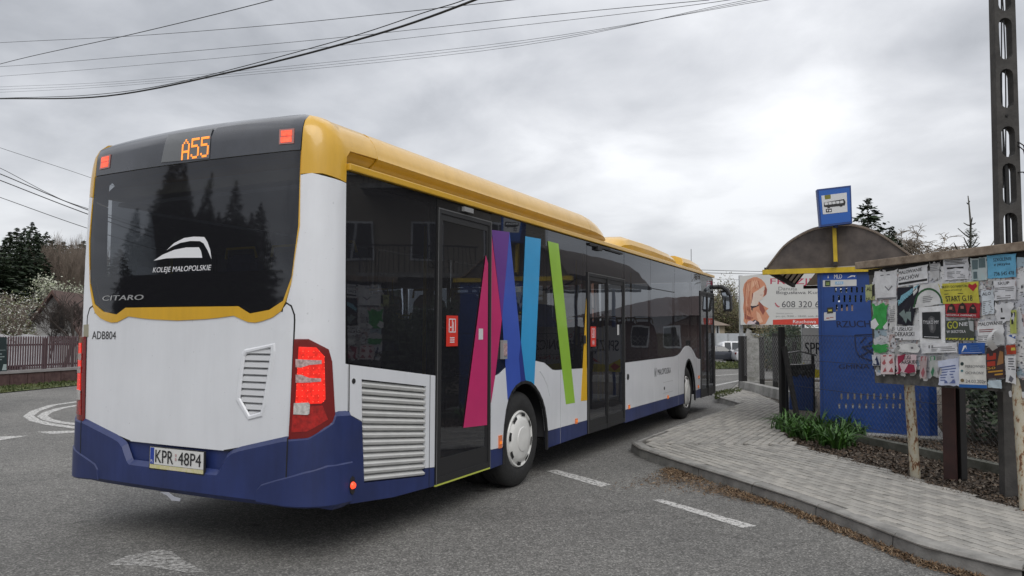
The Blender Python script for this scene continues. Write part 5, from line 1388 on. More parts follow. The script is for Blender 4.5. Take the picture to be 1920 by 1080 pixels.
mb = MB(); mb.bar(NB.fn(tl_[0], tl_[1]-.02, .04), NB.fn(UR, ext(tl_, tr_, UR)-.02, .04), .05, .06); mb.build('under_rail', SEAM, board)
def rust():
    m = bpy.data.materials.new('rusty_cream_paint'); m.use_nodes = True; t = m.node_tree; b = t.nodes['Principled BSDF']
    co = t.nodes.new('ShaderNodeTexCoord'); mp = t.nodes.new('ShaderNodeMapping'); mp.inputs['Scale'].default_value = (1, 1, .45); t.links.new(co.outputs['Object'], mp.inputs[0])
    n = t.nodes.new('ShaderNodeTexNoise'); n.inputs['Scale'].default_value = 30; n.inputs['Detail'].default_value = 9; n.inputs['Roughness'].default_value = .65; t.links.new(mp.outputs[0], n.inputs['Vector'])
    r = t.nodes.new('ShaderNodeValToRGB'); t.links.new(n.outputs['Fac'], r.inputs[0]); E_ = r.color_ramp.elements
    E_[0].position = .34; E_[0].color = (.06, .028, .018, 1); E_[1].position = .54; E_[1].color = (.42, .39, .31, 1); q = E_.new(.42); q.color = (.20, .09, .04, 1); q = E_.new(.46); q.color = (.38, .33, .23, 1)
    t.links.new(r.outputs[0], b.inputs['Base Color']); b.inputs['Roughness'].default_value = .75
    bp = t.nodes.new('ShaderNodeBump'); bp.inputs['Strength'].default_value = .5; bp.inputs['Distance'].default_value = .004; t.links.new(n.outputs['Fac'], bp.inputs['Height']); t.links.new(bp.outputs[0], b.inputs['Normal'])
    return m
RUST = rust()
for (px0, py0, px1, py1, D0, D1) in ((1701, 715, 1717, 897, 7.80, 7.73), (1906, 735, 1925, 962, 6.52, 6.35)):
    a = at(px0, py0, D0); b = gnd(px1, py1, .1); b.z = .06
    d = (a-b).normalized(); a2 = a+d*.9-NB.n*.13; mb = MB(); mb.tube([b, a-NB.n*.02, a2], .048, 14); mb.build('board_post', RUST, board, smooth=True)
# torn paper scraps under everything
PAP = [solid(c) for c in ((.70, .70, .70), (.64, .64, .66), (.55, .56, .60), (.74, .73, .70), (.42, .42, .41), (.52, .40, .38), (.36, .46, .52))]
bu0, bu1 = bl_[0], UR
def vlim(u): return ext(bl_, br_, u), ext(tl_, tr_, u)-.06
def scrap(u, v, w, h, rot, rough_=.12, n=11):
    pts = []
    for k in range(n):
        a = 2*PI*k/n; c, s_ = math.cos(a), math.sin(a); m_ = 1/max(abs(c), abs(s_)); r = m_*(1-random.random()*rough_)
        x, y = c*r*w/2, s_*r*h/2; pts.append((u+x*math.cos(rot)-y*math.sin(rot), v+x*math.sin(rot)+y*math.cos(rot)))
    return pts
mb = MB(); k_ = 0
for i in range(1500):
    u = random.uniform(bu0+.02, bu1-.05); lo, hi = vlim(u); fr = random.betavariate(1.15, 1.05); v = lo+.08+(hi-lo-.12)*fr
    if v < lo+.12 and random.random() < .35: continue
    w, h = (random.uniform(.04, .2), random.uniform(.05, .24)) if fr > .15 else (random.uniform(.02, .10), random.uniform(.02, .08))
    v = max(v, lo+h/2); w = min(w, (u-bu0)*1.9+.02)
    mb.cur = random.choice((0, 0, 0, 1, 1, 1, 2, 2, 3, 4, 5, 6)); o_ = .0605+.0045*i/1500; p = scrap(u, v, w, h, random.gauss(0, .06), random.choice((.05, .2, .5)))
    mb.add([NB.fn(*q, o_+random.uniform(0, .0012)) for q in p], [tuple(range(len(p)))])
o = mb.build('paper_scraps', PAP, board, fixn=False); o['kind'] = 'stuff'
mb = MB()
for i in range(2600):   # faint print and old staples / tears
    u = random.uniform(bu0+.08, bu1-.05); lo, hi = vlim(u); v = random.uniform(lo+.12, hi-.02); w, h = random.uniform(.006, .05), random.uniform(.002, .006)
    if random.random() < .12: w, h = random.uniform(.01, .03), random.uniform(.01, .03)
    p = scrap(u, v, w, h, random.gauss(0, .05), .3, 6); mb.add([NB.fn(*q, .0668) for q in p], [tuple(range(6))])
o = mb.build('print_flecks', solid((.10, .10, .11)), board, fixn=False); o['kind'] = 'stuff'
pz = lambda x, y: (1620+x/3.375, 440+y/3.375)
PCOUNT = [0]
def poster(q, color, label, items=(), torn=.0, curl=0.0, color2=None):
    """q: TL TR BR BL in board close-up measures; items: (colour, list of print items)"""
    PCOUNT[0] += 1; lift = .070+.0022*PCOUNT[0]/3
    px = [pz(*p) for p in q]; f = quadfn(NB, px, 0.0)
    g = lambda a, b, o_: f(a, b, lift+o_+curl*max(0, (b-.5))*.0+.006*math.sin(a*7+PCOUNT[0])*math.sin(b*5)*.5)
    o2 = []
    n = 7
    for side in range(4):
        for k in range(n):
            t = k/n; j = random.uniform(0, torn)
            o2.append([(t, 0+j), (1-j, t), (1-t, 1-j), (0+j, 1-t)][side])
    m = mat('poster%d' % PCOUNT[0], color, .6, var=.13, vscale=9, detail=8, bump=.7, bscale=11, bdist=.012) if not color2 else mat('poster%d' % PCOUNT[0], color, .6, color2=color2, vscale=14, detail=8, bump=.7, bscale=11, bdist=.012)
    P = patch('poster', o2, g, .0015, m, board, step=.25); P['label'] = label
    for i, (c, its) in enumerate(items): printed('poster_print', its, g, .003+.0006*i, P, solid(c))
    return P
K = (.02, .02, .022); GY = (.2, .2, .21); Wp = (.72, .72, .73)
def lines(a0, b0, a1, b1, n, ragged=.3, th=.4):
    out = []
    for k in range(n):
        b = b0+(b1-b0)*k/n; out.append(('r', a0, b, a1-random.random()*ragged*(a1-a0), b+(b1-b0)/n*th))
    return out
poster([(95, 235), (250, 215), (250, 412), (105, 418)], Wp, 'torn white notice with a wreath mark', [(GY, lines(.3, .82, .7, .9, 1)+[('p', [(.45, .45), (.62, .3), (.8, .45), (.76, .47), (.62, .35), (.49, .47)])]+lines(.1, .03, .95, .1, 1, 0, .8))], .06)
poster([(250, 222), (445, 188), (445, 305), (252, 335)], Wp, 'white notice about roof painting', [(K, [('t', 'MALOWANIE', .04, .70, .80, .88, .02), ('t', 'DACHÓW', .05, .36, .72, .62, .03), ('r', .03, .12, .98, .24)])], .04)
poster([(450, 168), (530, 158), (532, 290), (450, 300)], (0.54, 0.54, 0.54), 'grey shredded notice', [(GY, lines(.1, .5, .9, .9, 5))], .2)
poster([(540, 152), (705, 140), (708, 285), (545, 292)], (0.65, 0.65, 0.67), 'white typed notice with a dark heading', [(K, [('r', .15, .50, .8, .58)]+lines(.1, .7, .95, .95, 4)), (GY, lines(.15, .1, .9, .42, 5))], .04)
poster([(715, 150), (822, 140), (825, 290), (722, 296)], (0.43, 0.54, 0.54), 'pale teal photo notice', [((.10, .15, .16), [('r', .1, .5, .45, .9), ('r', .5, .55, .9, .95), ('r', .15, .1, .4, .4)])], .05, color2=(.45, .5, .5))
poster([(820, 133), (1008, 118), (1012, 270), (825, 282)], (0.13, 0.40, 0.60), 'light blue hiring notice with a phone number', [(K, [('t', 'SZKOLENIE', .22, .72, .85, .86), ('t', 'z języka', .25, .5, .8, .64), ('t', '736 545 478', .25, .12, .92, .27, .01)])], .03)
poster([(45, 318), (105, 312), (110, 415), (48, 420)], (0.40, 0.43, 0.20), 'small yellow green slip at the left edge', [(K, [('t', 'AL', .15, .6, .7, .85, .03), ('t', 'NLT', .1, .05, .8, .2, .02)]), ((.02, .02, .02), [('p', [(.7, .2), (1, .3), (1, 1), (.75, .9)])])], .05)
poster([(83, 435), (192, 425), (192, 598), (85, 610)], (0.03, 0.28, 0.05), 'torn bright green poster', [(Wp, [('p', [(.0, .35), (.25, .45), (.45, .2), (.2, .05), (0, .1)]), ('p', [(.7, .1), (1, .3), (1, 0), (.8, 0)])])], .14, color2=(.06, .42, .10))
poster([(198, 428), (250, 424), (252, 600), (200, 606)], (0.62, 0.62, 0.61), 'narrow white strip beside the green poster', [(GY, lines(.1, .3, .8, .9, 9))], .12)
poster([(250, 338), (400, 318), (345, 578), (252, 572)], (0.01, 0.01, 0.02), 'dark band poster with slanting blue lettering', [((.20, .42, .52), [('p', [(.05, .52), (.8, .88), (.95, 1.02), (.2, .78)])]), (K, [('p', [(.08, .55), (.1, .55), (.85, .93), (.85, .9)])]), ((.2, .26, .25), [('p', [(.1, .3), (.4, .42), (.6, .2), (.75, .5), (.6, .05), (.35, .2)]), ('p', [(.3, .0), (.5, .25), (.9, .1), (.8, .35), (.55, .35)])])], .03)
roxf = quadfn(NB, [pz(255, 415), pz(345, 335), pz(355, 372), pz(262, 455)], 0.0)
printed('poster_title', [('t', 'ROXOLE', .02, .12, .98, .9, .05)], lambda a, b, o_: roxf(a, b, .079+o_), .003, board, solid((.25, .55, .66)))
poster([(352, 320), (540, 300), (545, 440), (352, 470)], (0.65, 0.65, 0.64), 'white poster with a dark green ring', [((.02, .10, .03), [('p', [(.97*math.cos(t)*.5+.5, .95*math.sin(t)*.8+.05) for t in [PI*k/14 for k in range(15)]]+[(.86*math.cos(t)*.5+.5, .84*math.sin(t)*.8+.05) for t in [PI*(14-k)/14 for k in range(15)]])]), (GY, lines(.35, .2, .7, .5, 4))], .03)
poster([(512, 312), (770, 295), (778, 435), (545, 440)], (0.55, 0.50, 0.06), 'yellow ticket poster reading start g.18', [(K, [('t', 'BILETY DO NABYCIA:', .08, .77, .74, .88, .02), ('t', 'www.emotki.pl', .12, .60, .58, .70, 0), ('t', 'START G.18', .12, .12, .82, .38, .04), ('r', .1, .46, .6, .49)]), ((.45, .02, .03), [('p', [(.86, .55), (.97, .78), (.94, .92), (.86, .84), (.78, .92), (.75, .78)])])], .02)
poster([(555, 437), (785, 430), (780, 528), (562, 520)], (0.36, 0.02, 0.03), 'red lower half of the ticket poster with three dark portraits', [((.02, .015, .015), [('p', [(.05, .3), (.1, .8), (.2, 1.0), (.28, .8), (.33, .3)]), ('p', [(.36, .3), (.42, .85), (.52, 1.05), (.6, .85), (.63, .3)]), ('p', [(.67, .3), (.72, .7), (.8, .95), (.88, .7), (.92, .3)])]), ((.35, .16, .12), [('r', .13, .55, .22, .75), ('r', .46, .6, .55, .8), ('r', .76, .5, .84, .7)]), (Wp, [('t', 'NIEDZIELA ZAMKNIĘTE', .02, .06, .9, .22, .02)])], .02)
poster([(388, 462), (555, 447), (562, 705), (402, 718)], (0.78, 0.78, 0.78), 'clean white sheet with a dark face portrait')
tf2 = quadfn(NB, [pz(415, 492), pz(531, 488), pz(535, 660), pz(418, 655)], 0.0); tff = lambda a, b, o_: tf2(a, b, .086+o_)
printed('portrait_photo', [('r', 0, 0, 1, 1)], tff, .003, board, solid((.02, .022, .026)))
printed('portrait_face', [('p', [(.35, .75), (.5, .86), (.68, .8), (.78, .6), (.74, .35), (.62, .2), (.45, .24), (.36, .45)])], tff, .0036, board, solid((.09, .09, .095)))
printed('portrait_face', [('p', [(.45, .76), (.6, .78), (.66, .68), (.5, .68)]), ('p', [(.47, .5), (.58, .55), (.62, .4), (.56, .3), (.48, .34)])], tff, .0042, board, solid((.2, .2, .205)))
printed('portrait_title', [('t', 'TYLKO MY', .06, .55, .93, .68, .03)], tff, .005, board, WTXT)
printed('portrait_title', [('r', .1, .05, .9, .07)], tff, .005, board, WTXT)
poster([(560, 545), (745, 535), (748, 668), (562, 668)], (0.06, 0.07, 0.06), 'dark poster with yellow letters and a hazard band', [((.5, .5, .06), [('t', 'GO', .08, .58, .45, .95, .06), ('p', [(.02, .02), (.98, .0), (.98, .1), (.02, .12)])]), (Wp, [('t', 'NIE', .5, .7, .78, .88, .03), ('t', 'W SKRZYDŁA', .05, .36, .72, .5, .03)]), (K, [('p', [(.05+.12*k, .02), (.10+.12*k, .02), (.14+.12*k, .1), (.09+.12*k, .1)]) for k in range(7)]), ((.38, .40, .40), [('p', [(.8, .95), (.98, .9), (.98, .4), (.86, .5)])])], .02)
poster([(235, 580), (400, 575), (402, 668), (237, 668)], Wp, 'white roofing notice below the dark band poster', [(K, [('t', 'USŁUGI', .14, .66, .7, .93, .03), ('t', 'DEKARSKI', .02, .28, .78, .58, .03), ('r', .02, .04, .2, .14), ('r', .25, .05, .33, .12)])], .04)
poster([(790, 352), (872, 345), (875, 500), (795, 520)], (0.62, 0.67, 0.71), 'bluish white strip reading alo', [(K, [('t', 'ALO', .1, .78, .75, .9, .03)]), (GY, lines(.1, .1, .9, .6, 7))], .08)
poster([(868, 295), (1012, 282), (1015, 412), (872, 420)], (0.68, 0.68, 0.70), 'white purchase notice on the right', [(K, [('t', 'SKUP', .2, .78, .72, .92, .03)]), (GY, lines(.05, .45, .95, .7, 3, .1)+lines(.15, .1, .8, .3, 2))], .05)
poster([(760, 548), (938, 535), (945, 700), (765, 706)], (0.71, 0.71, 0.71), 'white painting notice with a torn lower corner', [(K, [('t', 'MALOWANIE', .08, .80, .95, .94, .03)]), ((.25, .05, .05), lines(.1, .55, .8, .7, 2)), (GY, lines(.05, .1, .7, .45, 5))], .06)
poster([(870, 425), (1000, 418), (1008, 560), (880, 566)], (0.64, 0.64, 0.65), 'crumpled white sheet under the purchase notice', [(K, [('r', .3, .2, .5, .28), ('r', .35, .5, .42, .7)])], .16)
poster([(975, 478), (1016, 475), (1018, 625), (978, 628)], (0.42, 0.46, 0.12), 'yellow green slip at the right edge', [(K, [('r', .2, .7, .8, .9), ('r', .2, .4, .5, .6)])], .02)
poster([(82, 690), (205, 690), (200, 750), (100, 755)], (0.04, 0.30, 0.07), 'lower scrap of green paper', [], .2)
poster([(150, 757), (240, 752), (240, 884), (150, 882)], (0.71, 0.60, 0.60), 'pale poster with small pink pictures', [((.45, .12, .13), [('p', [(.1, .55), (.3, .75), (.4, .55), (.25, .45)]), ('p', [(.6, .6), (.85, .8), (.9, .55), (.7, .5)]), ('p', [(.15, .1), (.35, .35), (.45, .15)]), ('p', [(.6, .12), (.8, .35), (.92, .1)]), ('r', .2, .88, .4, .95), ('r', .6, .88, .8, .95)])], .03)
poster([(95, 760), (148, 758), (148, 830), (98, 828)], (0.60, 0.61, 0.64), 'small slip with a dark triangle', [((.02, .03, .08), [('p', [(.1, .05), (.95, .05), (.6, .9)])])], .05)
poster([(242, 757), (385, 752), (390, 880), (245, 880)], (0.65, 0.51, 0.53), 'torn crimson and white notice', [((.30, .02, .06), [('p', [(0, 0), (.15, .1), (.12, .9), (.5, 1), (.4, .7), (.2, .5), (.3, .2), (.2, 0)]), ('p', [(.4, .1), (.6, .5), (.85, .45), (.9, .1), (.6, .02)])]), (K, [('t', 'ŁUGI', .42, .72, .72, .92, .03), ('t', 'ARSKIE', .3, .50, .9, .68, .03)])], .12)
for i, (x, c, c2) in enumerate(((398, (.46, .36, .36), (.35, .1, .12)), (460, (.42, .44, .42), (.05, .2, .1)), (500, (.46, .46, .46), (.2, .2, .2)))):
    poster([(x, 758), (x+52, 755), (x+50, 915-i*20), (x+6, 925)], c, ('reddish', 'greenish', 'white')[i]+' narrow torn strip', [(c2, [('r', .2, .75, .8, .92), ('p', [(.2, .3), (.5, .5), (.7, .3), (.4, .1)])])], .14)
poster([(520, 800), (655, 770), (660, 960), (520, 955)], (0.57, 0.61, 0.74), 'pale bluish list notice', [((.12, .16, .35), lines(.1, .2, .9, .8, 6)+[('r', .3, .1, .8, .2)])], .05)
poster([(410, 690), (645, 680), (648, 745), (412, 752)], (0.71, 0.71, 0.72), 'wide white strip of notices', [(GY, lines(.3, .2, .95, .7, 3)+[('r', .22, .5, .26, .8), ('r', .3, .5, .34, .8)])], .04)
poster([(262, 690), (405, 680), (405, 748), (265, 752)], (0.67, 0.67, 0.65), 'crumpled white sheet below the roofing notice', [(GY, [('r', .6, .4, .7, .6)])], .16)
poster([(650, 687), (818, 683), (822, 752), (652, 756)], (0.02, 0.10, 0.38), 'blue notice with a white outline mark', [(Wp, [('p', [(.13, .2), (.2, .75), (.3, .8), (.33, .4), (.27, .65), (.2, .3)]), ('r', .12, .1, .9, .13)]), ((.12, .22, .45), [('r', .45, .3, .85, .36), ('r', .45, .5, .8, .56), ('r', .45, .7, .75, .75)])], .01)
poster([(655, 765), (825, 762), (836, 972), (658, 965)], (0.71, 0.70, 0.65), 'cream handwritten event notice with a blue foot', [((.02, .13, .42), [('r', 0, 0, 1, .10)]), ((.14, .14, .15), [('t', 'MEREOWNIKI', .24, .62, .95, .70), ('t', 'OCHRONY', .24, .42, .92, .50), ('t', '24.03.202r', .24, .15, .98, .25, .01)]), ((.03, .05, .05), [('p', [(.12+.07*math.cos(t), .74+.06*math.sin(t)) for t in [2*PI*k/10 for k in range(10)]])]), ((.08, .2, .22), [('p', [(.12+.05*math.cos(t), .52+.04*math.sin(t)) for t in [2*PI*k/10 for k in range(10)]])]), ((.2, .15, .08), [('p', [(.13+.07*math.cos(t), .22+.055*math.sin(t)) for t in [2*PI*k/10 for k in range(10)]])])], .01)
poster([(828, 715), (945, 700), (950, 905), (832, 915)], (0.05, 0.03, 0.03), 'dark poster with red and orange panels', [((.40, .04, .02), [('r', .05, .6, .55, .8), ('r', .05, .4, .5, .55)]), ((.5, .26, .04), [('t', '50', .05, .3, .5, .38, .04), ('r', .1, .2, .9, .25), ('r', .45, .1, .9, .15)]), ((.33, .16, .06), [('p', [(.6, .4), (.75, .85), (.95, .8), (.95, .45)])])], .03)
poster([(955, 700), (1018, 695), (1020, 755), (960, 760)], (0.42, 0.05, 0.02), 'red notice corner at the right edge', [((.6, .5, .08), [('r', .55, .4, .95, .7)])], .02)
poster([(950, 765), (1020, 762), (1020, 950), (955, 935)], (0.71, 0.71, 0.71), 'white curled sheet at the right edge', [((.12, .12, .14), lines(.3, .5, .95, .95, 5)+[('p', [(.3, .1), (.5, .3), (.8, .2), (.6, .05)])])], .04)
poster([(960, 635), (1018, 630), (1018, 690), (966, 692)], (0.71, 0.71, 0.72), 'white round cornered card', [((.03, .1, .35), [('p', [(.2, .9), (1, .5), (1, .8), (.5, 1)])])], .03)
poster([(838, 920), (930, 915), (935, 975), (842, 970)], (0.50, 0.60, 0.65), 'pale teal scrap below the dark poster', [], .1)
# curled loose corner
mb = MB(); f = quadfn(NB, [pz(850, 610), pz(950, 590), pz(940, 690), pz(870, 740)], 0.0); nC = 8
for i in range(nC+1):
    t = i/nC; mb.v += [tuple(f(.0+t*.2, t, .09+.07*math.sin(t*PI)*(1))), tuple(f(.5+t*.45, t*.95, .095+.10*math.sin(t*PI*.8)))]
mb.f = [(2*i, 2*i+1, 2*i+3, 2*i+2) for i in range(nC)]; mb.m = [0]*nC
mb.build('curled_paper', solid((.70, .70, .69)), board, smooth=True, fixn=False)
mb = MB()
for i in range(5):
    u = nb(1895+i*6, 740)[0]; v = vlim(u)[0]; p = scrap(u, v-.015, .03, .06, .1, .2); mb.prism(p, NB.fn, .062, .064)
mb.build('hanging_scraps', solid((.66, .66, .66)), board)

# ================================================================== POSTS AND UTILITY POLE
p0 = gnd(1790, 904, .1)
mb = MB(); mb.box((p0.x, p0.y+.06, 1.0), (.115, .115, 2.0), rz=-.65)
o = mb.build('steel_post', mat('redbrown_paint', (.035, .014, .012), .6, color2=(.055, .02, .016), vscale=6), None, bevel=.004); tag(o, 'dark red brown square steel post standing behind the notice board', 'post')
pole = empty('utility_pole', (4.52, 6.98, 0), 0, 'tall dark concrete utility pole with oblong openings rising behind the notice board', 'utility pole')
PCM = mat('pole_concrete', (.038, .036, .034), .9, color2=(.068, .064, .06), vscale=6, bump=.4, bscale=40)
PP = VPlane((4.52, 6.98), (1, -.1))
def pz_(px, py): return PP.inv(px, py)
def edge(pts, v):
    for i in range(len(pts)-1):
        if (pts[i][1]-v)*(pts[i+1][1]-v) <= 0: t = (v-pts[i][1])/(pts[i+1][1]-pts[i][1]); return pts[i][0]+(pts[i+1][0]-pts[i][0])*t
    return None
Lb, Lt = pz_(1869, 455), pz_(1859, 0); Rb, Rt = pz_(1912, 455), pz_(1898, 0)
sl = lambda a, b, z: a[0]+(b[0]-a[0])*(z-a[1])/(b[1]-a[1])
ztop = 8.5
out = [(sl(Lb, Lt, .0), 0), (sl(Rb, Rt, .0), 0), (sl(Rb, Rt, ztop), ztop), (sl(Lb, Lt, ztop), ztop)]
ops = [(24, -60), (115, 37), (205, 132), (297, 239), (386, 308), (470, 400)]
hol = []
def oblong(xa, xb, za, zb2):
    r = (xb-xa)/2; c = (xa+xb)/2; P = []
    for k in range(7): a = PI+PI*k/6; P.append((c+r*math.cos(a), za+r+r*math.sin(a)))
    for k in range(7): a = PI*k/6; P.append((c+r*math.cos(a), zb2-r+r*math.sin(a)))
    return P
for (yb, yt) in ops:
    zb2, zt2 = pz_(1885, yb)[1], pz_(1885, yt)[1]
    xm = (sl(Lb, Lt, zb2)+sl(Rb, Rt, zb2))/2; w = (sl(Rb, Rt, zb2)-sl(Lb, Lt, zb2))*.30; hol.append(oblong(xm-w, xm+w, zb2, zt2))
for z0_ in (4.75, 5.25, 5.75, 6.3, 6.9, 7.5):
    if z0_ < hol[0][10][1]+.08: continue
    xm = (sl(Lb, Lt, z0_)+sl(Rb, Rt, z0_))/2; w = .04; hol.append(oblong(xm-w, xm+w, z0_, z0_+.4))
inv_pole = Matrix.Translation((-4.52, -6.98, 0))
pf = lambda a, b, o_: inv_pole @ PP.fn(a, b, o_)
pp_ = patch('pole_shaft', out, pf, .10, PCM, pole, holes=hol, base=-.05, smooth=False)
patch('pole_shaft', out, lambda a, b, o_: pf(a, b, -o_), .001, PCM, pole, holes=hol, base=.05, smooth=False)
CBL = mat('cable_black', (.015, .015, .016), .6)
xm = (out[0][0]+out[1][0])/2
mb = MB(); zc = pz_(1885, 440)[1]; mb.tube([pf(xm+.01, .4, 0), pf(xm+.012, pz_(1885, 300)[1], 0)], .022, 8); mb.build('conduit', CBL, pole, smooth=True)
for k in range(4):
    mb = MB(); pts = []
    for i in range(14):
        z = 2.9+i*.42; pts.append(pf(xm-.02+.015*math.sin(i*.9+k*1.7)+k*.008, z, .0+.01*k))
    mb.tube(pts, .006, 5); mb.build('pole_cable', CBL, pole, smooth=True)
for (ya, yb_, yc) in ((268, 290, 305), (275, 300, 300), (325, 332, 330)):
    mb = MB(); a = pz_(1903, ya); b = pz_(1915, yb_); c_ = pz_(1935, yc); mb.tube([pf(a[0], a[1], .05), pf((a[0]+b[0])/2, (a[1]+b[1])/2+.01, .09), pf(b[0], b[1], .07), pf(c_[0], c_[1], .06)], .006, 5); mb.build('cable_loop', CBL, pole, smooth=True)
mb = MB(); mb.lathe([(0, .06), (.012, .06), (.012, .05)], pf(xm, pz_(1884, 220)[1], 0), sgn=-1, n=10); mb.build('bolt', SEAM, pole)

# ================================================================== OVERHEAD CABLES
def cable(pts, r, label, group=None, n=6):
    P = [at(px, py, D) for px, py, D in pts]
    # smooth through the measured points
    Q = []
    for i in range(len(P)-1):
        p0, p1, p2, p3 = P[max(i-1, 0)], P[i], P[i+1], P[min(i+2, len(P)-1)]
        for k in range(8):
            t = k/8; Q.append(.5*((2*p1)+(p2-p0)*t+(2*p0-5*p1+4*p2-p3)*t*t+(3*p1-p0-3*p2+p3)*t**3))
    Q.append(P[-1]); mb = MB(); mb.tube(Q, r, n, cap=True); o = mb.build('overhead_cable', CBL, None, smooth=True, fixn=False)
    return tag(o, label, 'cable', group or 'cables strung across the sky')
cable([(-200, 186, 24), (0, 185, 20), (200, 180, 17), (450, 131, 14), (700, 66, 12), (890, 0, 10.5), (1000, -50, 10)], .017, 'thick black bundled cable sagging above the bus')
cable([(-200, 190, 24), (0, 184, 20), (170, 178, 17.5), (330, 155, 15), (620, 80, 12.2), (800, 22, 11), (870, 0, 10.5), (1000, -52, 10)], .007, 'thin black cable running just above the thick bundle')
cable([(-200, 92, 30), (0, 80, 26), (240, 68, 22), (500, 48, 18), (740, 24, 15), (960, 0, 13), (1200, -30, 12)], .0065, 'thin wire crossing the top left of the sky')
cable([(-200, 180, 26), (0, 120, 20), (240, 66, 16), (510, 0, 13), (650, -45, 12)], .0075, 'steep dark wire rising from the left edge to the top')
cable([(-200, 134, 34), (0, 125, 30), (240, 106, 26), (600, 74, 22), (1000, 31, 18), (1330, 0, 15)], .0065, 'long thin wire second from the top')
cable([(-200, 152, 36), (0, 143, 32), (420, 108, 26), (1000, 45, 19), (1310, 8, 15), (1450, -15, 14)], .0055, 'long faint wire third from the top')
G3 = 'three faint wires running close together'
for k in range(3): cable([(-200, 172+k*3, 38), (0, 163+k*5, 34), (260, 150+k*4, 30), (900, 86+k*5, 21), (1440-k*20, 0, 15), (1600, -25, 13)], .0048, 'faint wire in the lowest set of three across the sky', G3)
for i, (pp, r, lb) in enumerate([([(-60, 255, 30), (0, 277, 30), (155, 328, 30), (330, 390, 31)], .009, 'upper thin wire left of the bus roof'),
    ([(-60, 292, 28), (0, 315, 28), (90, 362, 28), (155, 388, 28), (330, 440, 29)], .011, 'crossing wire above the dark pair at the left edge'),
    ([(-60, 305, 26), (0, 326, 26), (155, 390, 26), (330, 450, 28)], .017, 'upper thick wire of the dark pair at the left edge'),
    ([(-60, 316, 26), (0, 338, 26), (155, 398, 26), (330, 460, 28)], .017, 'lower thick wire of the dark pair at the left edge'),
    ([(-60, 350, 26), (0, 370, 26), (155, 425, 26), (330, 480, 28)], .012, 'lowest wire at the left edge above the trees')]): cable(pp, r, lb)
for k, y in enumerate((507, 512, 523)): cable([(1200, y-6, 62), (1340, y, 62), (1500, y+3, 62), (1700, y+5, 62)], .022 if k < 2 else .012, ('upper wire right of the bus mirror', 'second wire right of the bus mirror', 'faint lower wire right of the bus mirror')[k])
# steel-grey faint diagonal wire at far left is part of the sets above

# ================================================================== TREES
BARK = mat('bark', (.055, .042, .032), .95, color2=(.11, .09, .075), vscale=8, bump=.6, bscale=20)
BARKG = mat('bark_grey', (.10, .085, .07), .95, color2=(.2, .175, .15), vscale=8)
NEED = [mat('needles%d' % i, c, .7, var=.25, vscale=1.5) for i, c in enumerate(((.016, .030, .014), (.026, .043, .018), (.040, .058, .026), (.045, .045, .022)))]
def spruce_mesh(name, h, rad, whorls, per, seed, base=.08, fine=1.0, trunkonly=False, sparse=0.0, nidx=(0, 1, 1, 2), wide=1.35):
    rnd = random.Random(seed); tr = MB(); tr.tube([(0, 0, -.2), (rnd.uniform(-.05, .05), 0, h*.5), (0, 0, h)], [h*.014, h*.008, .008], 7); cr = MB()
    for w in range(whorls):
        f = w/(whorls-1); z = h*(base+(1-base-.02)*f); L = rad*((1-f)**.75)*(rnd.uniform(.72, 1.15))+.16
        n = max(4, int(per*(1-f*.45)))
        for k in range(int(14*wide)):
            a = rnd.uniform(0, 2*PI); rr = L*math.sqrt(rnd.random())*.85; p = Vector((rr*math.cos(a), rr*math.sin(a), z-rr*.12+rnd.uniform(-.5, .5)*h/whorls)); d = Vector((math.cos(a+rnd.gauss(0, .6)), math.sin(a+rnd.gauss(0, .6)), rnd.uniform(-.7, .1)))*(.10+.16*L); wv2 = d.cross(Vector((rnd.gauss(0, 1), rnd.gauss(0, 1), 1))).normalized()*(.05+.07*L); cr.cur = rnd.choice((0, 0, 1)); cr.add([p-d, p+wv2, p+d*1.3, p-wv2], [(0, 1, 2), (0, 2, 3)])
        for k in range(n):
            if rnd.random() < sparse: continue
            a = 2*PI*(k+rnd.random()*.7)/n+w*.7; l = L*rnd.uniform(.7, 1.12); up = .35*f-.12; u = Vector((math.cos(a), math.sin(a), 0)); side = Vector((-u.y, u.x, 0))
            zz_ = z+rnd.uniform(-.03, .03)*h/whorls*8
            ns_ = max(4, int(l/(.16/fine))); tr.tube([(0, 0, zz_), u*l*.6+Vector((0, 0, zz_+l*up*.6)), u*l+Vector((0, 0, zz_+l*up+.06*l))], [.012*l+.006, .008, .003], 3, cap=False)
            for i in range(1, ns_+1):
                t = i/ns_; p = u*l*t+Vector((0, 0, zz_+l*t*up+.08*l*t*t)); bl = (1-t)*l*.42+.10*l+.06
                for sd in (-1, 1):
                    d = (side*sd*rnd.uniform(.75, 1.1)+u*.65+Vector((0, 0, rnd.uniform(-.45, .05)))).normalized(); e_ = p+d*bl*rnd.uniform(.7, 1.15)
                    wd = (.045+.06*bl)*wide*rnd.uniform(.8, 1.3)/fine**.5; wv = d.cross(Vector((rnd.gauss(0, .5), rnd.gauss(0, .5), 1))).normalized()*wd
                    cr.cur = rnd.choice(nidx); mid = p.lerp(e_, .45)
                    cr.add([p, mid+wv, e_, mid-wv], [(0, 1, 2), (0, 2, 3)])
                    dn = Vector((rnd.gauss(0, .2), rnd.gauss(0, .2), -1)).normalized()*bl*.45
                    cr.add([mid, mid+d*bl*.18+dn*.4+wv*.3, mid+d*.04+dn], [(0, 1, 2)])
    return tr, cr
def make_spruce(loc, args, label, group=None, cat='tree', name='spruce_tree', mats=None):
    t = empty(name, loc, 0, label, cat, group); a, b = spruce_mesh(name, *args[0], **args[1]); a.build('trunk', BARK, t, fixn=False, smooth=True); b.build('crown', mats or NEED, t, fixn=False); return t
def hfor(ytop, D, z0=0.0): return CAMH+(619.7-ytop)/1440*D-z0
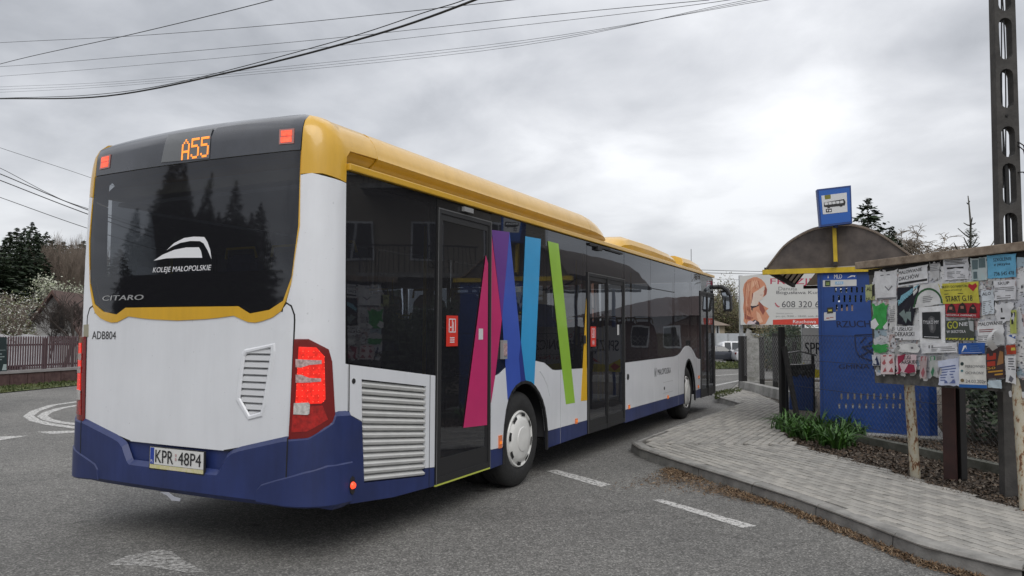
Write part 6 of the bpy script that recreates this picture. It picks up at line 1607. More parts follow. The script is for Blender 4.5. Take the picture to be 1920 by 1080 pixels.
def tcopy(src, loc, rz, s, label, group=None):
    c = copy_tree(src); c.location = loc; c.rotation_euler = (0, 0, rz); c.scale = (s[0], s[0], s[1]) if isinstance(s, tuple) else (s, s, s); c['label'] = label
    if group: c['group'] = group
    return c
def bare_tree(loc, h, seed, label, group=None, m=BARKG, levels=5, spread=.5, droop=0.0, name='bare_tree', twig=.006, nb_=(3, 4), first=.3, blossoms=None, upright=.3, cat='tree', leafm=None, thick=.018, fit=None, wid=1.0):
    rnd = random.Random(seed); mb = MB(); tips = []
    def grow(p, d, L, r, lv):
        n = 4 if lv > 1 else 3; pts = [p]; dd = d.copy()
        for i in range(n):
            dd = (dd+Vector((rnd.gauss(0, .13), rnd.gauss(0, .13), rnd.gauss(0, .08)-droop*(levels-lv)*.10+(upright*.08 if lv > 1 else 0)))).normalized(); pts.append(pts[-1]+dd*L/n)
        mb.tube(pts, [r*(1-.45*i/n) for i in range(n+1)], 6 if lv >= levels-1 else 3, cap=False)
        if lv <= 0: tips.append(pts[-1]); return
        k = rnd.randint(*nb_)
        for j in range(k):
            t = rnd.uniform(first, 1.0) if j else 1.0; f = t*n; i = min(int(f), n-1); q = pts[i].lerp(pts[i+1], f-i)
            s_ = Vector((rnd.gauss(0, 1), rnd.gauss(0, 1), rnd.gauss(0, .45)+upright)).normalized(); nd = (dd*(1-spread)+s_*spread).normalized(); grow(q, nd, L*rnd.uniform(.55, .78), max(r*.55, twig), lv-1)
            if lv <= 2: tips.append(q)
    grow(Vector((0, 0, -.1)), Vector((rnd.gauss(0, .04), rnd.gauss(0, .04), 1)), h*.36, h*thick, levels)
    t = empty(name, loc, 0, label, cat, group); mb.build('trunk', m, t, fixn=False)
    if fit: k_ = fit/max(v[2] for v in mb.v); t.scale = (k_*wid, k_*wid, k_)
    if blossoms:
        cr = MB()
        for q in tips:
            for _ in range(blossoms[0]):
                c = q+Vector((rnd.gauss(0, blossoms[2]), rnd.gauss(0, blossoms[2]), rnd.gauss(0, blossoms[2]))); s_ = blossoms[1]*rnd.uniform(.5, 1.3); a = Vector((rnd.gauss(0, 1), rnd.gauss(0, 1), rnd.gauss(0, 1))).normalized(); b = a.orthogonal().normalized()
                cr.cur = rnd.choice((0, 0, 1)); cr.add([c+a*s_, c+b*s_, c-a*s_, c-b*s_], [(0, 1, 2, 3)])
        cr.build('crown', leafm, t, fixn=False)
    return t
WB = [mat('blossom0', (.55, .55, .50), .8), mat('blossom1', (.30, .33, .20), .8)]
GB_ = 'trees of the wood on the left'
# wood on the left
sp0 = make_spruce((0, 0, 0), ((13, 3.4, 26, 9, 5), dict(fine=.75, wide=1.9)), 'x', GB_)
sp1 = make_spruce((0, 0, 0), ((13, 2.8, 28, 8, 9), dict(fine=.75, base=.04, wide=1.9)), 'x', GB_)
sp0['label'] = 'large dark spruce nearest the left edge of the photo behind the fence'
sp0.location = at(-16, 640, 31); sp0.location.z = 0; sp0.scale = (.72, .72, hfor(462, 31)/13)
L_ = [(-62, 38, .8, 448), (10, 44, .75, 438), (24, 50, .8, 430), (38, 47, .7, 430), (52, 46, .62, 419), (66, 50, .75, 440), (79, 47, .62, 437), (92, 46, .55, 452), (101, 52, .6, 462), (2, 39, .7, 455), (58, 41, .62, 462), (32, 40, .7, 458), (76, 42, .55, 480), (-100, 40, .9, 440), (112, 60, .9, 456), (128, 62, 1.0, 462), (150, 60, 1.0, 454), (-140, 36, .9, 430), (185, 66, 1, 470), (220, 64, 1, 470)]
lbls = ['spruce at the left edge of the wood behind the dark nearest one', 'tall spruce of the wood at the left edge above the banner', 'far spruce of the wood left of the pointed one', 'dense spruce just left of the highest tip in the wood', 'highest pointed spruce of the wood', 'far spruce right of the highest tip in the wood', 'spruce above the gable roof', 'rightmost dark spruce beside the bare trees']
for i, (px, D, s, yt_) in enumerate(L_):
    p = at(px, 640, D); p.z = 0; sz = hfor(yt_, D)/13
    if i == 0: sp1.location = p; sp1.scale = (s, s, sz); sp1['label'] = lbls[0]
    else: tcopy((sp0, sp1)[i % 2], p, i*1.3, (s, sz), lbls[i] if i < 8 else 'dark spruce deep in the wood, mostly hidden by its neighbours', GB_)
WBK = mat('bark_brown', (.17, .135, .11), .95, var=.2, vscale=3)
for i, (px, D, yt_) in enumerate([(90, 50, 432), (98, 47, 446), (106, 45, 440), (113, 44, 450), (120, 46, 438), (127, 43, 448), (134, 47, 442), (141, 50, 446), (148, 44, 452), (156, 46, 440), (103, 52, 436), (130, 53, 434), (116, 54, 444)]):
    p = at(px, 640, D); p.z = 0
    bare_tree(p, 8, 30+i, 'slender leafless tree of the wood between the spruces and the bus', 'slender bare trees of the wood', levels=5, spread=.34, upright=.9, twig=.009, first=.12, m=WBK, thick=.010, fit=hfor(yt_, D), wid=.62, nb_=(4, 5))
q = at(128, 560, 33); q.z = 0
bare_tree(q, 5.0, 71, 'round tree full of pale blossom behind the white gable', None, levels=5, spread=.65, blossoms=(5, .036, .16), leafm=[mat('blossom_pale', (.46, .47, .38), .8), mat('blossom_green', (.30, .33, .22), .8)], name='blossom_tree', twig=.012, fit=hfor(526, 33))
q = at(44, 640, 25.8); q.z = 0
bare_tree(q, 3.7, 72, 'magnolia with scattered white flowers in front of the white gable', None, levels=5, spread=.62, blossoms=(1, .022, .10), leafm=WB, m=mat('bark_brown', (.12, .095, .075), .95, var=.2, vscale=3), name='magnolia_tree', twig=.010, nb_=(3, 4), fit=hfor(550, 25.8))
q = at(8, 640, 26.8); q.z = 0
bare_tree(q, 4.0, 73, 'greenish flowering shrub tree left of the white gable', None, levels=5, spread=.62, blossoms=(3, .03, .13), leafm=[mat('olive_leaf', (.12, .13, .05), .8), mat('blossom2', (.5, .5, .44), .8)], name='flowering_tree', twig=.012, fit=hfor(552, 26.8))
q = at(118, 640, 24.6); q.z = 0
bare_tree(q, 4.2, 74, 'leafless garden tree in front of the gable window', None, levels=4, spread=.5, name='garden_tree', twig=.008, m=mat('bark_dark', (.05, .04, .035), .95))
q = at(96, 640, 25.0); q.z = 0
bare_tree(q, 4.2, 75, 'many branched leafless tree in front of the left half of the gable', None, levels=6, spread=.45, name='garden_tree', twig=.006, m=mat('bark_dark', (.05, .04, .035), .95), fit=hfor(556, 25), thick=.012, wid=.8)
q = at(136, 640, 25.4); q.z = 0
bare_tree(q, 4.2, 76, 'many branched leafless tree between the gable and the bus', None, levels=6, spread=.45, name='garden_tree', twig=.006, m=mat('bark_dark', (.05, .04, .035), .95), fit=hfor(548, 25.4), thick=.012, wid=.8)
# house on the left
hs = empty('gable_house', (0, 0, 0), 0, 'white gabled house behind the picket fence at left', 'house')
HP = VPlane(at(110, 600, 29.5), (1, .22)); hw = mat('render_white', (.36, .355, .35), .85, var=.12, vscale=.7); ap = HP.inv(103, 551); lf_ = HP.inv(38, 640); 
hwid = (ap[0]-lf_[0])
mb = MB(); mb.prism([(ap[0]-hwid, 0), (ap[0]+hwid, 0), (ap[0]+hwid, lf_[1]), (ap[0], ap[1]), (ap[0]-hwid, lf_[1])], HP.fn, -8, 0); mb.build('wall', hw, hs)
wf_ = HP.inv(108, 601); mb = MB(); mb.prism([(wf_[0]-.25, wf_[1]-.3), (wf_[0]+.25, wf_[1]-.3), (wf_[0]+.25, wf_[1]+.3), (wf_[0]-.25, wf_[1]+.3)], HP.fn, -.02, .03); mb.build('window', mat('dark_window', (.03, .03, .035), .15), hs)
for s_ in (-1, 1):
    mb = MB(); mb.prism([(ap[0]+s_*(hwid+.3), lf_[1]-.3*(ap[1]-lf_[1])/hwid), (ap[0], ap[1]), (ap[0], ap[1]+.14), (ap[0]+s_*(hwid+.3), lf_[1]-.3*(ap[1]-lf_[1])/hwid+.14)], HP.fn, -8.3, .35); mb.build('roof', mat('roof_brown', (.10, .06, .05), .85, var=.2, vscale=4), hs)
# picket fence on a brown base
pk = empty('picket_fence', (0, 0, 0), 0, 'purple brown picket fence on a low panelled base wall across the road', 'fence')
PKM = mat('picket_brown', (.085, .050, .058), .7, color2=(.12, .075, .08), vscale=5)
fa, fb_ = gnd(-60, 730), gnd(190, 711); fd = (fb_-fa); FLn = fd.length; fd.normalize(); FPn = VPlane(fa, fd)
z1_, z2_, z3_ = FPn.inv(100, 693)[1], FPn.inv(100, 696)[1], FPn.inv(100, 634)[1]
pmsh = MB(); pmsh.prism([(-.019, 0), (.019, 0), (.019, z3_-z1_-.02), (0, z3_-z1_+.01), (-.019, z3_-z1_-.02)], lambda a, b, o_: Vector((a, o_, b)), -.01, .01); tmp = pmsh.build('picket', PKM, None); pm_ = tmp.data; bpy.data.objects.remove(tmp)
npk = int(FLn/.078); ang = math.atan2(fd.y, fd.x)
for i in range(min(npk, 290)):
    p = fa+fd*(i*.078); o = bpy.data.objects.new('picket', pm_); col.objects.link(o); o.parent = pk; o.location = (p.x, p.y, z1_+.05); o.rotation_euler = (0, 0, ang)
for zr in (z1_+.15, z3_-.18):
    mb = MB(); a = FPn.fn(0, zr, .03 if False else -.03); b = FPn.fn(FLn, zr, -.03); mb.bar(a, b, .03, .05); mb.build('fence_rail', PKM, pk)
mb = MB(); mb.bar(FPn.fn(0, z1_, 0), FPn.fn(FLn, z1_, 0), .26, .07); mb.build('wall_cap', mat('cap_grey', (.30, .28, .28), .8, var=.1, vscale=3), pk)
BWM = mat('base_brown', (.075, .040, .040), .85, color2=(.12, .07, .065), vscale=6)
nb2 = int(FLn/.55)
for i in range(nb2):
    a = FPn.fn(i*.55+.01, (z1_-.04)/2, 0); b = FPn.fn(i*.55+.54, (z1_-.04)/2, 0); mb = MB(); mb.bar(a, b, .2, z1_-.04)
    a = FPn.fn(i*.55+.12, (z1_-.04)*.5, .105); b = FPn.fn(i*.55+.20, (z1_-.04)*.5, .105); mb.bar(a, b, .02, .12); mb.build('base_panel', BWM, pk)
for i in range(0, int(FLn/2.3)+1):
    mb = MB(); p = FPn.fn(i*2.3, (z1_+z3_)/2, -.05); mb.box((p.x, p.y, (z1_+z3_)/2), (.09, .09, z3_-z1_), rz=ang); mb.build('fence_post', PKM, pk)
# dark banner hung on the fence
bn = empty('fence_banner', (0, 0, 0), 0, 'dark green banner hung on the picket fence at the left edge', 'banner')
b0 = [FPn.inv(*p, off=.06) for p in ((-90, 632), (13, 632), (13, 697), (-90, 702))]
patch('banner_sheet', b0, FPn.fn, .01, mat('banner_dark', (.012, .028, .030), .5), bn, base=.05, smooth=False)
bfn = quadfn(FPn, [(-90, 632), (13, 632), (13, 697), (-90, 702)], .062)
printed('banner_print', [('t', 'OGRODY', .30, .72, .86, .84), ('r', .5, .62, .97, .63), ('p', [(.9, .05), (.99, .05), (.99, .22), (.93, .22)])], bfn, .003, bn, solid((.35, .42, .42)))
printed('banner_print', [('r', .35, .5, .9, .53), ('r', .45, .42, .95, .45), ('r', .6, .34, .9, .37)], bfn, .003, bn, solid((.25, .3, .3)))
# white sheet / greenhouse ridge behind the fence
mb = MB(); pts = []
for i in range(12): p = at(-40+i*14, 635, 25.5); pts.append((p.x, p.y, at(0, 628+2*math.sin(i*1.7), 25.5).z))
for i in range(11): mb.quad(pts[i], pts[i+1], (pts[i+1][0], pts[i+1][1]+1.6, pts[i+1][2]-.35), (pts[i][0], pts[i][1]+1.6, pts[i][2]-.35)); mb.quad(pts[i], pts[i+1], (pts[i+1][0], pts[i+1][1]-.05, .3), (pts[i][0], pts[i][1]-.05, .3))
o = mb.build('foil_tunnel', mat('foil_white', (.50, .50, .52), .5, var=.08, vscale=2), None, smooth=False, fixn=False); tag(o, 'whitish garden foil tunnel showing behind the picket fence', 'garden tunnel')
# ---- right hand trees
t = make_spruce(at(1632, 620, 34), ((9.6, 2.48, 24, 9, 21), dict(fine=.8, base=.1)), 'full dark spruce rising behind the bus stop sign'); t.location.z = 0
t.scale = (1, 1, hfor(366, 34)/9.6)
t2 = tcopy(t, at(1676, 620, 35), 2.0, (.62, hfor(420, 35)/9.6), 'smaller spruce top right of the tall one, behind the shelter roof'); t2.location.z = 0
p = at(1735, 620, 40); p.z = 0
bare_tree(p, 7.4, 91, 'leafless weeping tree with a broad crown above the notice board', None, levels=6, spread=.55, droop=.6, upright=.7, twig=.013, first=.3, fit=hfor(428, 40), wid=1.05, thick=.02, nb_=(4, 5), name='weeping_tree', m=mat('bark_willow', (.20, .165, .13), .95, var=.15, vscale=3))
# bare young spruce just behind the board
yt = empty('young_spruce', at(1820, 620, 10.5), 0, 'thin nearly bare spruce top sticking up above the notice board', 'tree'); yt.location.z = 0
mb = MB(); ztp = at(1814, 367, 10.5).z; ytx = lambda px: (at(px, 400, 10.5)-Vector(yt.location))
tipx = at(1815, 367, 10.5)-yt.location; midx = at(1820, 420, 10.5)-yt.location
mb.tube([(0, 0, 0), (0, 0, 2.0), (midx.x, 0, midx.z), (at(1817, 385, 10.5)-yt.location), tipx], [.03, .02, .013, .009, .006], 6)
rnd = random.Random(4)
for (px0, py0, px1, py1) in ((1816, 382, 1813, 380), (1816, 378, 1818, 377), (1820, 423, 1807, 418), (1821, 420, 1829, 418), (1820, 420, 1823, 408), (1821, 448, 1796, 428), (1820, 437, 1813, 431), (1821, 440, 1812, 437), (1822, 441, 1833, 441), (1822, 444, 1832, 438), (1818, 466, 1807, 445), (1823, 462, 1833, 444), (1822, 455, 1815, 450), (1824, 465, 1837, 456), (1797, 470, 1789, 456), (1792, 472, 1786, 463), (1857, 462, 1865, 449), (1812, 468, 1808, 458)):
    a = at(px0, py0, 10.5)-yt.location; b = at(px1, py1, 10.5+rnd.uniform(-.3, .3))-yt.location; mb.tube([a, a.lerp(b, .5)+Vector((0, 0, -.01)), b], [.010, .009, .006], 4)
mb.build('trunk', mat('twig_grey', (.09, .085, .07), .9), yt, fixn=False)
cr = MB()
for i in range(260):
    a = at(1821+rnd.gauss(0, 6), rnd.uniform(428, 470), 10.5+rnd.uniform(-.1, .1))-yt.location; d = Vector((rnd.gauss(0, 1), rnd.gauss(0, 1), rnd.gauss(0, .5))).normalized()*.03; w = d.orthogonal().normalized()*.004
    cr.add([a-d, a+w, a+d, a-w], [(0, 1, 2, 3)])
cr.build('crown', NEED, yt, fixn=False)
# dark evergreen shrubs behind the fence and board
def shrub(loc, r, h, seed, label, group=None, m=None, n=2600, s=.05):
    rnd = random.Random(seed); t = empty('shrub', loc, 0, label, 'shrub', group); st = MB(); cr = MB()
    for k in range(7):
        a = rnd.uniform(0, 2*PI); st.tube([(0, 0, 0), (math.cos(a)*r*.4, math.sin(a)*r*.4, h*.5), (math.cos(a)*r*.7, math.sin(a)*r*.7, h*.85)], [.03, .02, .01], 4)
    lob = [(Vector((rnd.uniform(-.5, .5)*r, rnd.uniform(-.5, .5)*r, h*rnd.uniform(.3, .8))), rnd.uniform(.35, .6)) for _ in range(7)]
    for i in range(n):
        c, q_ = rnd.choice(lob); v = Vector((rnd.gauss(0, 1), rnd.gauss(0, 1), rnd.gauss(0, 1))).normalized()*rnd.uniform(.55, 1.08); p = c+Vector((v.x*r*q_*1.2, v.y*r*q_*1.2, v.z*h*q_*.8))
        if p.z < .02: continue
        a = Vector((rnd.gauss(0, 1), rnd.gauss(0, 1), rnd.gauss(0, .7))).normalized()*s*rnd.uniform(.6, 1.4); b = a.orthogonal().normalized()*s*.45; cr.cur = rnd.choice((0, 1, 1, 2))
        cr.add([p-a, p+b, p+a, p-b], [(0, 1, 2, 3)])
    st.build('stem', BARK, t, fixn=False); cr.build('crown', m or NEED, t, fixn=False); return t
shrub((6.6, 10.1, .1), .9, 1.7, 1, 'dark evergreen bush behind the red brown post', None, n=5200)
shrub((7.4, 9.6, .1), 1.0, 1.9, 2, 'dark bush between the red brown post and the utility pole', None, n=5200)
shrub((8.4, 11.6, .1), 1.3, 1.9, 3, 'tall dark hedge bush right behind the utility pole', None, n=5200, s=.07)
OLI = [mat('olive%d' % i, c, .8, var=.2, vscale=3) for i, c in enumerate(((.09, .075, .03), (.14, .115, .05), (.05, .05, .02)))]
p = at(1436, 606, 31); 
shrub((p.x, p.y, 0), .8, 1.8, 5, 'yellowish brown shrub below the billboard', None, OLI, 5000, .055)
p = at(1470, 640, 25); shrub((p.x, p.y, 0), .9, 1.75, 6, 'dark hedge bush below the right end of the billboard', None, None, 4200, .05)
p = at(1508, 640, 24); shrub((p.x, p.y, 0), 1.0, 1.85, 7, 'dark bush behind the garden banner', None, None, 4200, .05)
for i, (px, D, h) in enumerate([(1350, 82, 542), (1362, 80, 552), (1374, 84, 560), (1388, 80, 572), (1342, 86, 530), (1330, 84, 520), (1405, 84, 590), (1425, 86, 596), (1450, 84, 592)]):
    q = at(px, 640, D); q.z = -1.03
    bare_tree(q, 6, 50+i, 'brown budding tree beyond the parked cars right of the bus front', 'budding trees beyond the parked cars', levels=5, spread=.55, blossoms=(4, .055, .3), leafm=[mat('bud0', (.13, .11, .06), .9), mat('bud1', (.09, .10, .045), .9)], twig=.02, name='budding_tree', fit=hfor(h, D, -1.03), wid=.9)
# daylily clumps
LILM = [mat('lily%d' % i, c, .5) for i, c in enumerate(((.035, .10, .012), (.055, .14, .02), (.022, .06, .010)))]
lil = None; random.seed(5)
def lily(seed):
    rnd = random.Random(seed); t = empty('daylily_plant'); cr = MB()
    for i in range(46):
        a = rnd.uniform(0, 2*PI); L = rnd.uniform(.20, .40); lean = rnd.uniform(.45, 1.15); w = rnd.uniform(.008, .013); u = Vector((math.cos(a), math.sin(a), 0)); s_ = Vector((-u.y, u.x, 0)); c0_ = Vector((rnd.gauss(0, .05), rnd.gauss(0, .05), 0)); cr.cur = rnd.choice((0, 0, 1, 2)); P = []
        for k in range(6):
            t_ = k/5; x = lean*L*(t_**1.6)*.8; z = L*(t_*1.05-.62*lean*t_**2.4); ww = w*(1-t_**2.2)+.001; c_ = c0_+u*x+Vector((0, 0, z)); P += [c_-s_*ww, c_+u*.0-Vector((0, 0, ww*.5)), c_+s_*ww]
        cr.add(P, [f for k in range(5) for f in ((k*3, k*3+1, k*3+4, k*3+3), (k*3+1, k*3+2, k*3+5, k*3+4))])
    cr.build('leaf_tuft', LILM, t, fixn=False, smooth=True); return t
protos = [lily(i) for i in range(3)]
gl = 'leafy daylily clumps at the foot of the shelter'
spots = [(1462, 806), (1480, 812), (1498, 822), (1520, 828), (1545, 836), (1570, 843), (1590, 838), (1612, 828), (1535, 815), (1560, 812), (1590, 815), (1622, 812), (1505, 806), (1478, 800), (1578, 828), (1606, 800)]
for i, (px, py) in enumerate(spots):
    q = gnd(px, py, .1); o = protos[i] if i < 3 else copy_tree(protos[i % 3]); o.location = q; o.rotation_euler = (0, 0, i*1.1); s_ = random.uniform(.9, 1.25); o.scale = (s_, s_, s_*1.05)
    tag(o, 'green strap leaved daylily clump growing between the pavement and the shelter wall', 'plant', gl)
# loose dark branch pieces lying in the bed
for i, (px, py, dx) in enumerate(((1690, 868, .5), (1660, 858, .45), (1735, 872, -.3))):
    q = gnd(px, py, .13); mb = MB(); mb.tube([q, q+Vector((dx*.4, -.05, .03)), q+Vector((dx, -.22, .01))], [.008, .007, .003], 5)
    tag(mb.build('fallen_stick', BARK, None), ('long dark stick lying left of the rusty post', 'short dark stick lying on the leaves near the daylilies', 'dark twig lying right of the rusty post')[i], 'stick')

# ================================================================== CARS, FAR WALL, HOUSES ON THE RIGHT
def car(name, loc, rz, paint, label, suv=False, cat='car'):
    c = empty(name, loc, rz, label, cat, 'cars parked across the road'); H = 1.72 if suv else 1.46
    body = [(-2.15, .32), (2.1, .30), (2.2, .5), (2.18, .72), (1.95, .84), (1.0, .95), (-1.75, 1.0), (-2.15, .95), (-2.22, .6)]
    mb = MB(); mb.prism(body, lambda a, b, o_: Vector((a, o_, b)), -.86, .86); mb.build('body', paint, c, bevel=.07, smooth=True)
    if suv: cab = [(1.05, .93), (.45, 1.55), (.25, H), (-1.7, H), (-2.0, 1.55), (-2.12, .95)]
    else: cab = [(1.05, .93), (.25, 1.38), (.0, H), (-1.0, H), (-1.35, 1.38), (-1.95, .98)]
    mb = MB(); n = len(cab); top = [Vector((a, -(.80-.20*(b-.93)/(H-.93)), b)) for a, b in cab]; mb.add(top+[Vector((v.x, -v.y, v.z)) for v in top], [tuple(range(n)), tuple(range(2*n-1, n-1, -1))]+[(i, (i+1) % n, (i+1) % n+n, i+n) for i in range(n)]); mb.build('cabin', paint, c, bevel=.04, smooth=True)
    GLC = mat('car_glass', (.02, .025, .03), .08, coat=.5)
    mid = (cab[1][0]+cab[4][0])/2
    for s_ in (-1, 1):
        for (a0, a1) in (((.86 if not suv else .88), -.28), (-.36, -1.25 if not suv else -1.2)) + (((-1.28, -1.85),) if suv else ()):
            zt_ = H-.10; f = lambda a, b, o_: Vector((a, s_*(.80-.20*(b-.93)/(H-.93)+o_), b))
            q = [(a0, .99), (min(a0-.0, .35 if a0 > 0 else a0), zt_), (max(a1, -1.15) if not suv else a1+.05, zt_), (a1, .99)]
            mb = MB(); mb.prism(q, f, .0, .02); mb.build('side_window', GLC, c)
    for (a0, b0, a1, b1, nm) in ((cab[0][0]-.08, 1.0, cab[2][0]+.1, H-.05, 'windscreen'), (cab[5][0]+.08, 1.04, cab[3][0]-.08, H-.06, 'rear_window')):
        sg = 1 if a0 > 0 else -1; mb = MB(); mb.add([(a0+sg*.05, -.68, b0), (a0+sg*.05, .68, b0), (a1+sg*.03, .56, b1), (a1+sg*.03, -.56, b1), (a0-sg*.05, -.68, b0), (a0-sg*.05, .68, b0), (a1-sg*.05, .56, b1), (a1-sg*.05, -.56, b1)], [(0, 1, 2, 3), (4, 5, 6, 7), (0, 1, 5, 4), (2, 3, 7, 6), (0, 3, 7, 4), (1, 2, 6, 5)]); mb.build(nm, GLC, c)
    for x in (-1.35, 1.35):
        for s_ in (-1, 1):
            w = empty('wheel', (x, s_*.78, .32)); w.parent = c; mb = MB(); mb.lathe([(.2, .1), (.31, .11), (.32, .05), (.32, -.08), (.2, -.09)], (0, 0, 0), sgn=s_, n=24); mb.build('tyre', TYRE, w, smooth=True)
            mb = MB(); mb.lathe([(0, .10), (.07, .115), (.19, .095), (.21, .08)], (0, 0, 0), sgn=s_, n=24); mb.build('rim', SILV, w, smooth=True)
    for s_ in (-.6, .6):
        mb = MB(); mb.box((2.14, s_, .70), (.14, .34, .14)); mb.build('headlight', CLEARL, c, bevel=.02); mb = MB(); mb.box((-2.18, s_*1.1, .85), (.1, .25, .18)); mb.build('tail_light', RED_D, c, bevel=.02)
        mb = MB(); mb.box((.75, s_*1.53, 1.02), (.12, .16, .10)); mb.build('door_mirror', paint, c, bevel=.02)
    return c
q = at(1344, 640, 63); car('parked_car', (q.x, q.y, -1.0), .10, mat('car_grey', (.045, .05, .065), .25, metal=.4, coat=.6), 'dark grey saloon parked right of the bus front')
q = at(1392, 640, 68); car('parked_car', (q.x, q.y, -1.0), .05, mat('car_white', (.62, .63, .65), .3, coat=.6), 'white tall van-like car half hidden behind the dark saloon', suv=True)
q = at(1424, 640, 62); car('parked_car', (q.x, q.y, -1.0), .05, mat('car_silver', (.50, .51, .53), .3, metal=.2, coat=.6), 'pale silver car seen through the wire fence')
sheet('car_park', [(9, 55), (60, 55), (60, 72), (9, 72)], -1.0, ASPH)
wl = empty('yard_wall', (0, 0, 0), 0, 'long pale panel wall behind the parked cars', 'wall')
a0 = at(1318, 640, 73); a1 = at(1640, 640, 73); zt_ = at(1360, 625, 73).z; PNL = mat('wall_panel', (.40, .42, .44), .8, var=.08, vscale=2); npn = int((a1.x-a0.x)/1.2)
for i in range(npn): mb = MB(); mb.box((a0.x+.6+i*1.2, 73, (zt_-1)/2), (1.17, .08, zt_+1)); mb.build('wall_panel', PNL, wl)
for i in range(npn+1): mb = MB(); mb.box((a0.x+i*1.2, 72.93, (zt_-1)/2), (.08, .08, zt_+1.03)); mb.build('wall_post', METAL, wl)
def house(name, px0, px1, y_eave, y_ridge, D, label, wallc, roofc, depth=8, windows=()):
    h = empty(name, (0, 0, 0), 0, label, 'house'); a = at(px0, 640, D); b = at(px1, 640, D); ze = at(px0, y_eave, D).z; zr = at(px0, y_ridge, D+depth/2).z
    mb = MB(); mb.box(((a.x+b.x)/2, D+depth/2, (ze-1.1)/2), (b.x-a.x, depth, ze+1.1)); mb.build('wall', mat('hw_'+name+str(px0), wallc, .85, var=.08, vscale=1), h)
    mb = MB(); e_ = .5; mb.add([(a.x-e_, D-e_, ze-.1), (b.x+e_, D-e_, ze-.1), (b.x+e_, D+depth+e_, ze-.1), (a.x-e_, D+depth+e_, ze-.1), (a.x+depth*.25, D+depth/2, zr), (b.x-depth*.25, D+depth/2, zr)], [(0, 1, 5, 4), (1, 2, 5), (2, 3, 4, 5), (3, 0, 4), (0, 3, 2, 1)]); mb.build('roof', mat('hr_'+name+str(px0), roofc, .8, var=.15, vscale=6), h)
    for (u0, u1, v0, v1) in windows:
        x = a.x+(b.x-a.x)*u0; x2 = a.x+(b.x-a.x)*u1; mb = MB(); mb.box(((x+x2)/2, D-.02, (v0+v1)/2), (x2-x, .08, v1-v0)); w = mb.build('window', WHITE, h); mb = MB(); mb.box(((x+x2)/2, D-.07, (v0+v1)/2), (x2-x-.16, .04, v1-v0-.16)); mb.build('pane', mat('dark_window', (.03, .03, .035), .15), w)
    return h
house('far_house', 1290, 1359, 608, 590, 75, 'cream house with a brown hipped roof behind the yard wall', (.36, .30, .22), (.17, .13, .10), windows=((.75, .85, 1.0, 2.2),))
house('far_house', 1430, 1500, 613, 600, 77, 'small beige house seen below the billboard', (.33, .28, .22), (.15, .12, .10), windows=((.3, .42, 1.2, 2.4), (.6, .72, 1.2, 2.4)))
house('garden_house', 1690, 2050, 585, 548, 27, 'low brown house behind the notice board and the weeping tree', (.14, .085, .075), (.11, .07, .06), depth=7, windows=((.15, .28, .9, 1.8), (.4, .53, .9, 1.8), (.68, .82, .9, 1.8)))
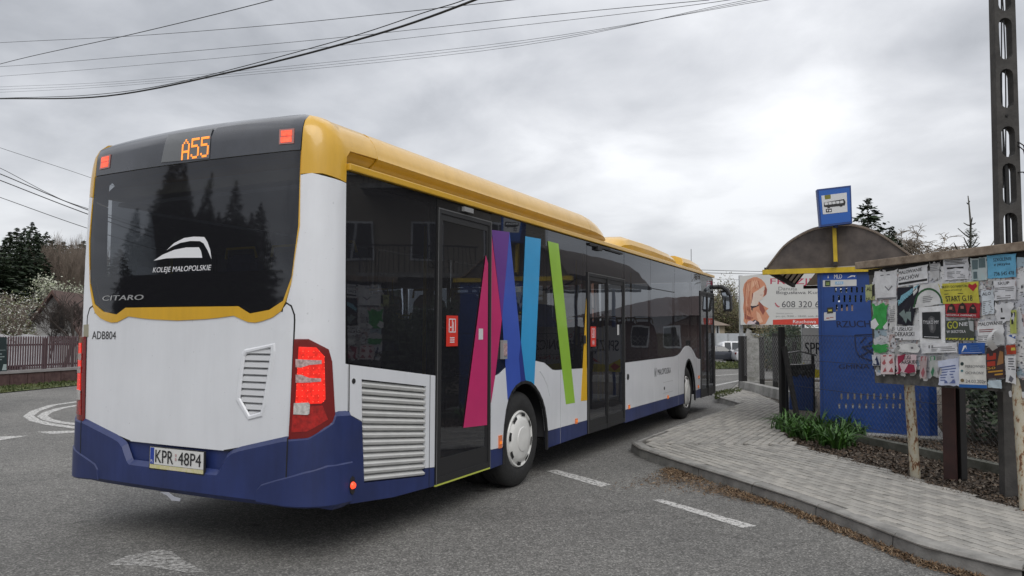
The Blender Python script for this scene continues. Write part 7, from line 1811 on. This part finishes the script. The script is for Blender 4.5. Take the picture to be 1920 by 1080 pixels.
# apartment house to the right of the street (seen in the bus windows)
def flats():
    C0 = Vector((16.5, 21.5, 0)); d = Vector((.52, -.854, 0)); n = Vector((-.854, -.52, 0)); h = empty('apartment_house', C0, math.atan2(d.y, d.x), 'beige three storey house with balconies to the right of the street', 'building')
    W = 17; mb = MB(); mb.box((W/2, 5, 5.0), (W, 10, 10)); mb.build('wall', mat('flats_render', (.30, .27, .22), .85, var=.08, vscale=.6), h)
    mb = MB(); mb.add([(-.6, -.6, 9.9), (W+.6, -.6, 9.9), (W+.6, 10.6, 9.9), (-.6, 10.6, 9.9), (3, 5, 12.4), (W-3, 5, 12.4)], [(0, 1, 5, 4), (1, 2, 5), (2, 3, 4, 5), (3, 0, 4), (0, 3, 2, 1)]); mb.build('roof', mat('flats_roof', (.12, .06, .05), .8, var=.2, vscale=5), h)
    for f_ in range(3):
        for k in range(6):
            x = 1.2+k*2.7; mb = MB(); mb.box((x+.6, -.03, 1.7+f_*3.2), (1.3, .08, 1.5)); w = mb.build('window', WHITE, h)
            for s_ in (-.31, .31): mb = MB(); mb.box((x+.6+s_, -.09, 1.7+f_*3.2), (.54, .04, 1.34)); mb.build('pane', mat('dark_window', (.03, .03, .035), .15), w)
        if f_:
            for x0 in (3.2, 9.6):
                mb = MB(); mb.box((x0+1.6, -.8, f_*3.2+.3), (4.2, 1.5, .16)); bal = mb.build('balcony', CONC, h); mb = MB()
                for k in range(27): mb.box((x0-.45+k*.157, -1.5, f_*3.2+.88), (.025, .025, 1.0))
                mb.box((x0+1.6, -1.5, f_*3.2+1.38), (4.2, .05, .05)); r_ = mb.build('railing', FB, bal)
flats()
# spruces behind the photographer (mirrored in the rear window of the bus)
GBK = 'spruces across the street left of the photographer'
V = Vector((0, 0)); k = 0
for (px_, D, s, sh_) in ((185, 50, 1.0, .62), (215, 49, .9, .70), (238, 48, 1.0, .74), (262, 47, 1.1, 1.02), (288, 48, 1.2, 1.10), (312, 49, 1.1, 1.06), (335, 47, 1.0, .92), (372, 49, 1.0, .66), (392, 48, .9, .80), (418, 47, .85, 1.0), (436, 49, .9, .84), (466, 48, .9, .78), (488, 49, .8, .70), (512, 47, .85, .96), (538, 48, .9, .76), (565, 49, 1.0, .8), (600, 50, 1.0, .9), (150, 50, 1.0, .8), (172, 46, 1.1, .55), (205, 45, 1.1, .58), (232, 44, 1.0, .60), (350, 45, 1.2, .74), (362, 46, 1.1, .66), (382, 44, 1.2, .70), (404, 45, 1.1, .74), (428, 44, 1.1, .72), (450, 45, 1.2, .70), (472, 44, 1.2, .68), (498, 45, 1.2, .70), (524, 45, 1.2, .70), (548, 44, 1.2, .66), (300, 45, 1.3, .9), (275, 46, 1.2, .85)):
    th = math.atan((px_-960)/1440); a = PI+2*HD-th; x, y = 3.52+D*math.sin(a), 7.0+D*math.cos(a); tcopy((sp0, sp1)[k % 2], (x, y, 0), k*1.9, (s, sh_*1.02), 'tall dark spruce standing across the street to the left of the photographer', GBK); k += 1
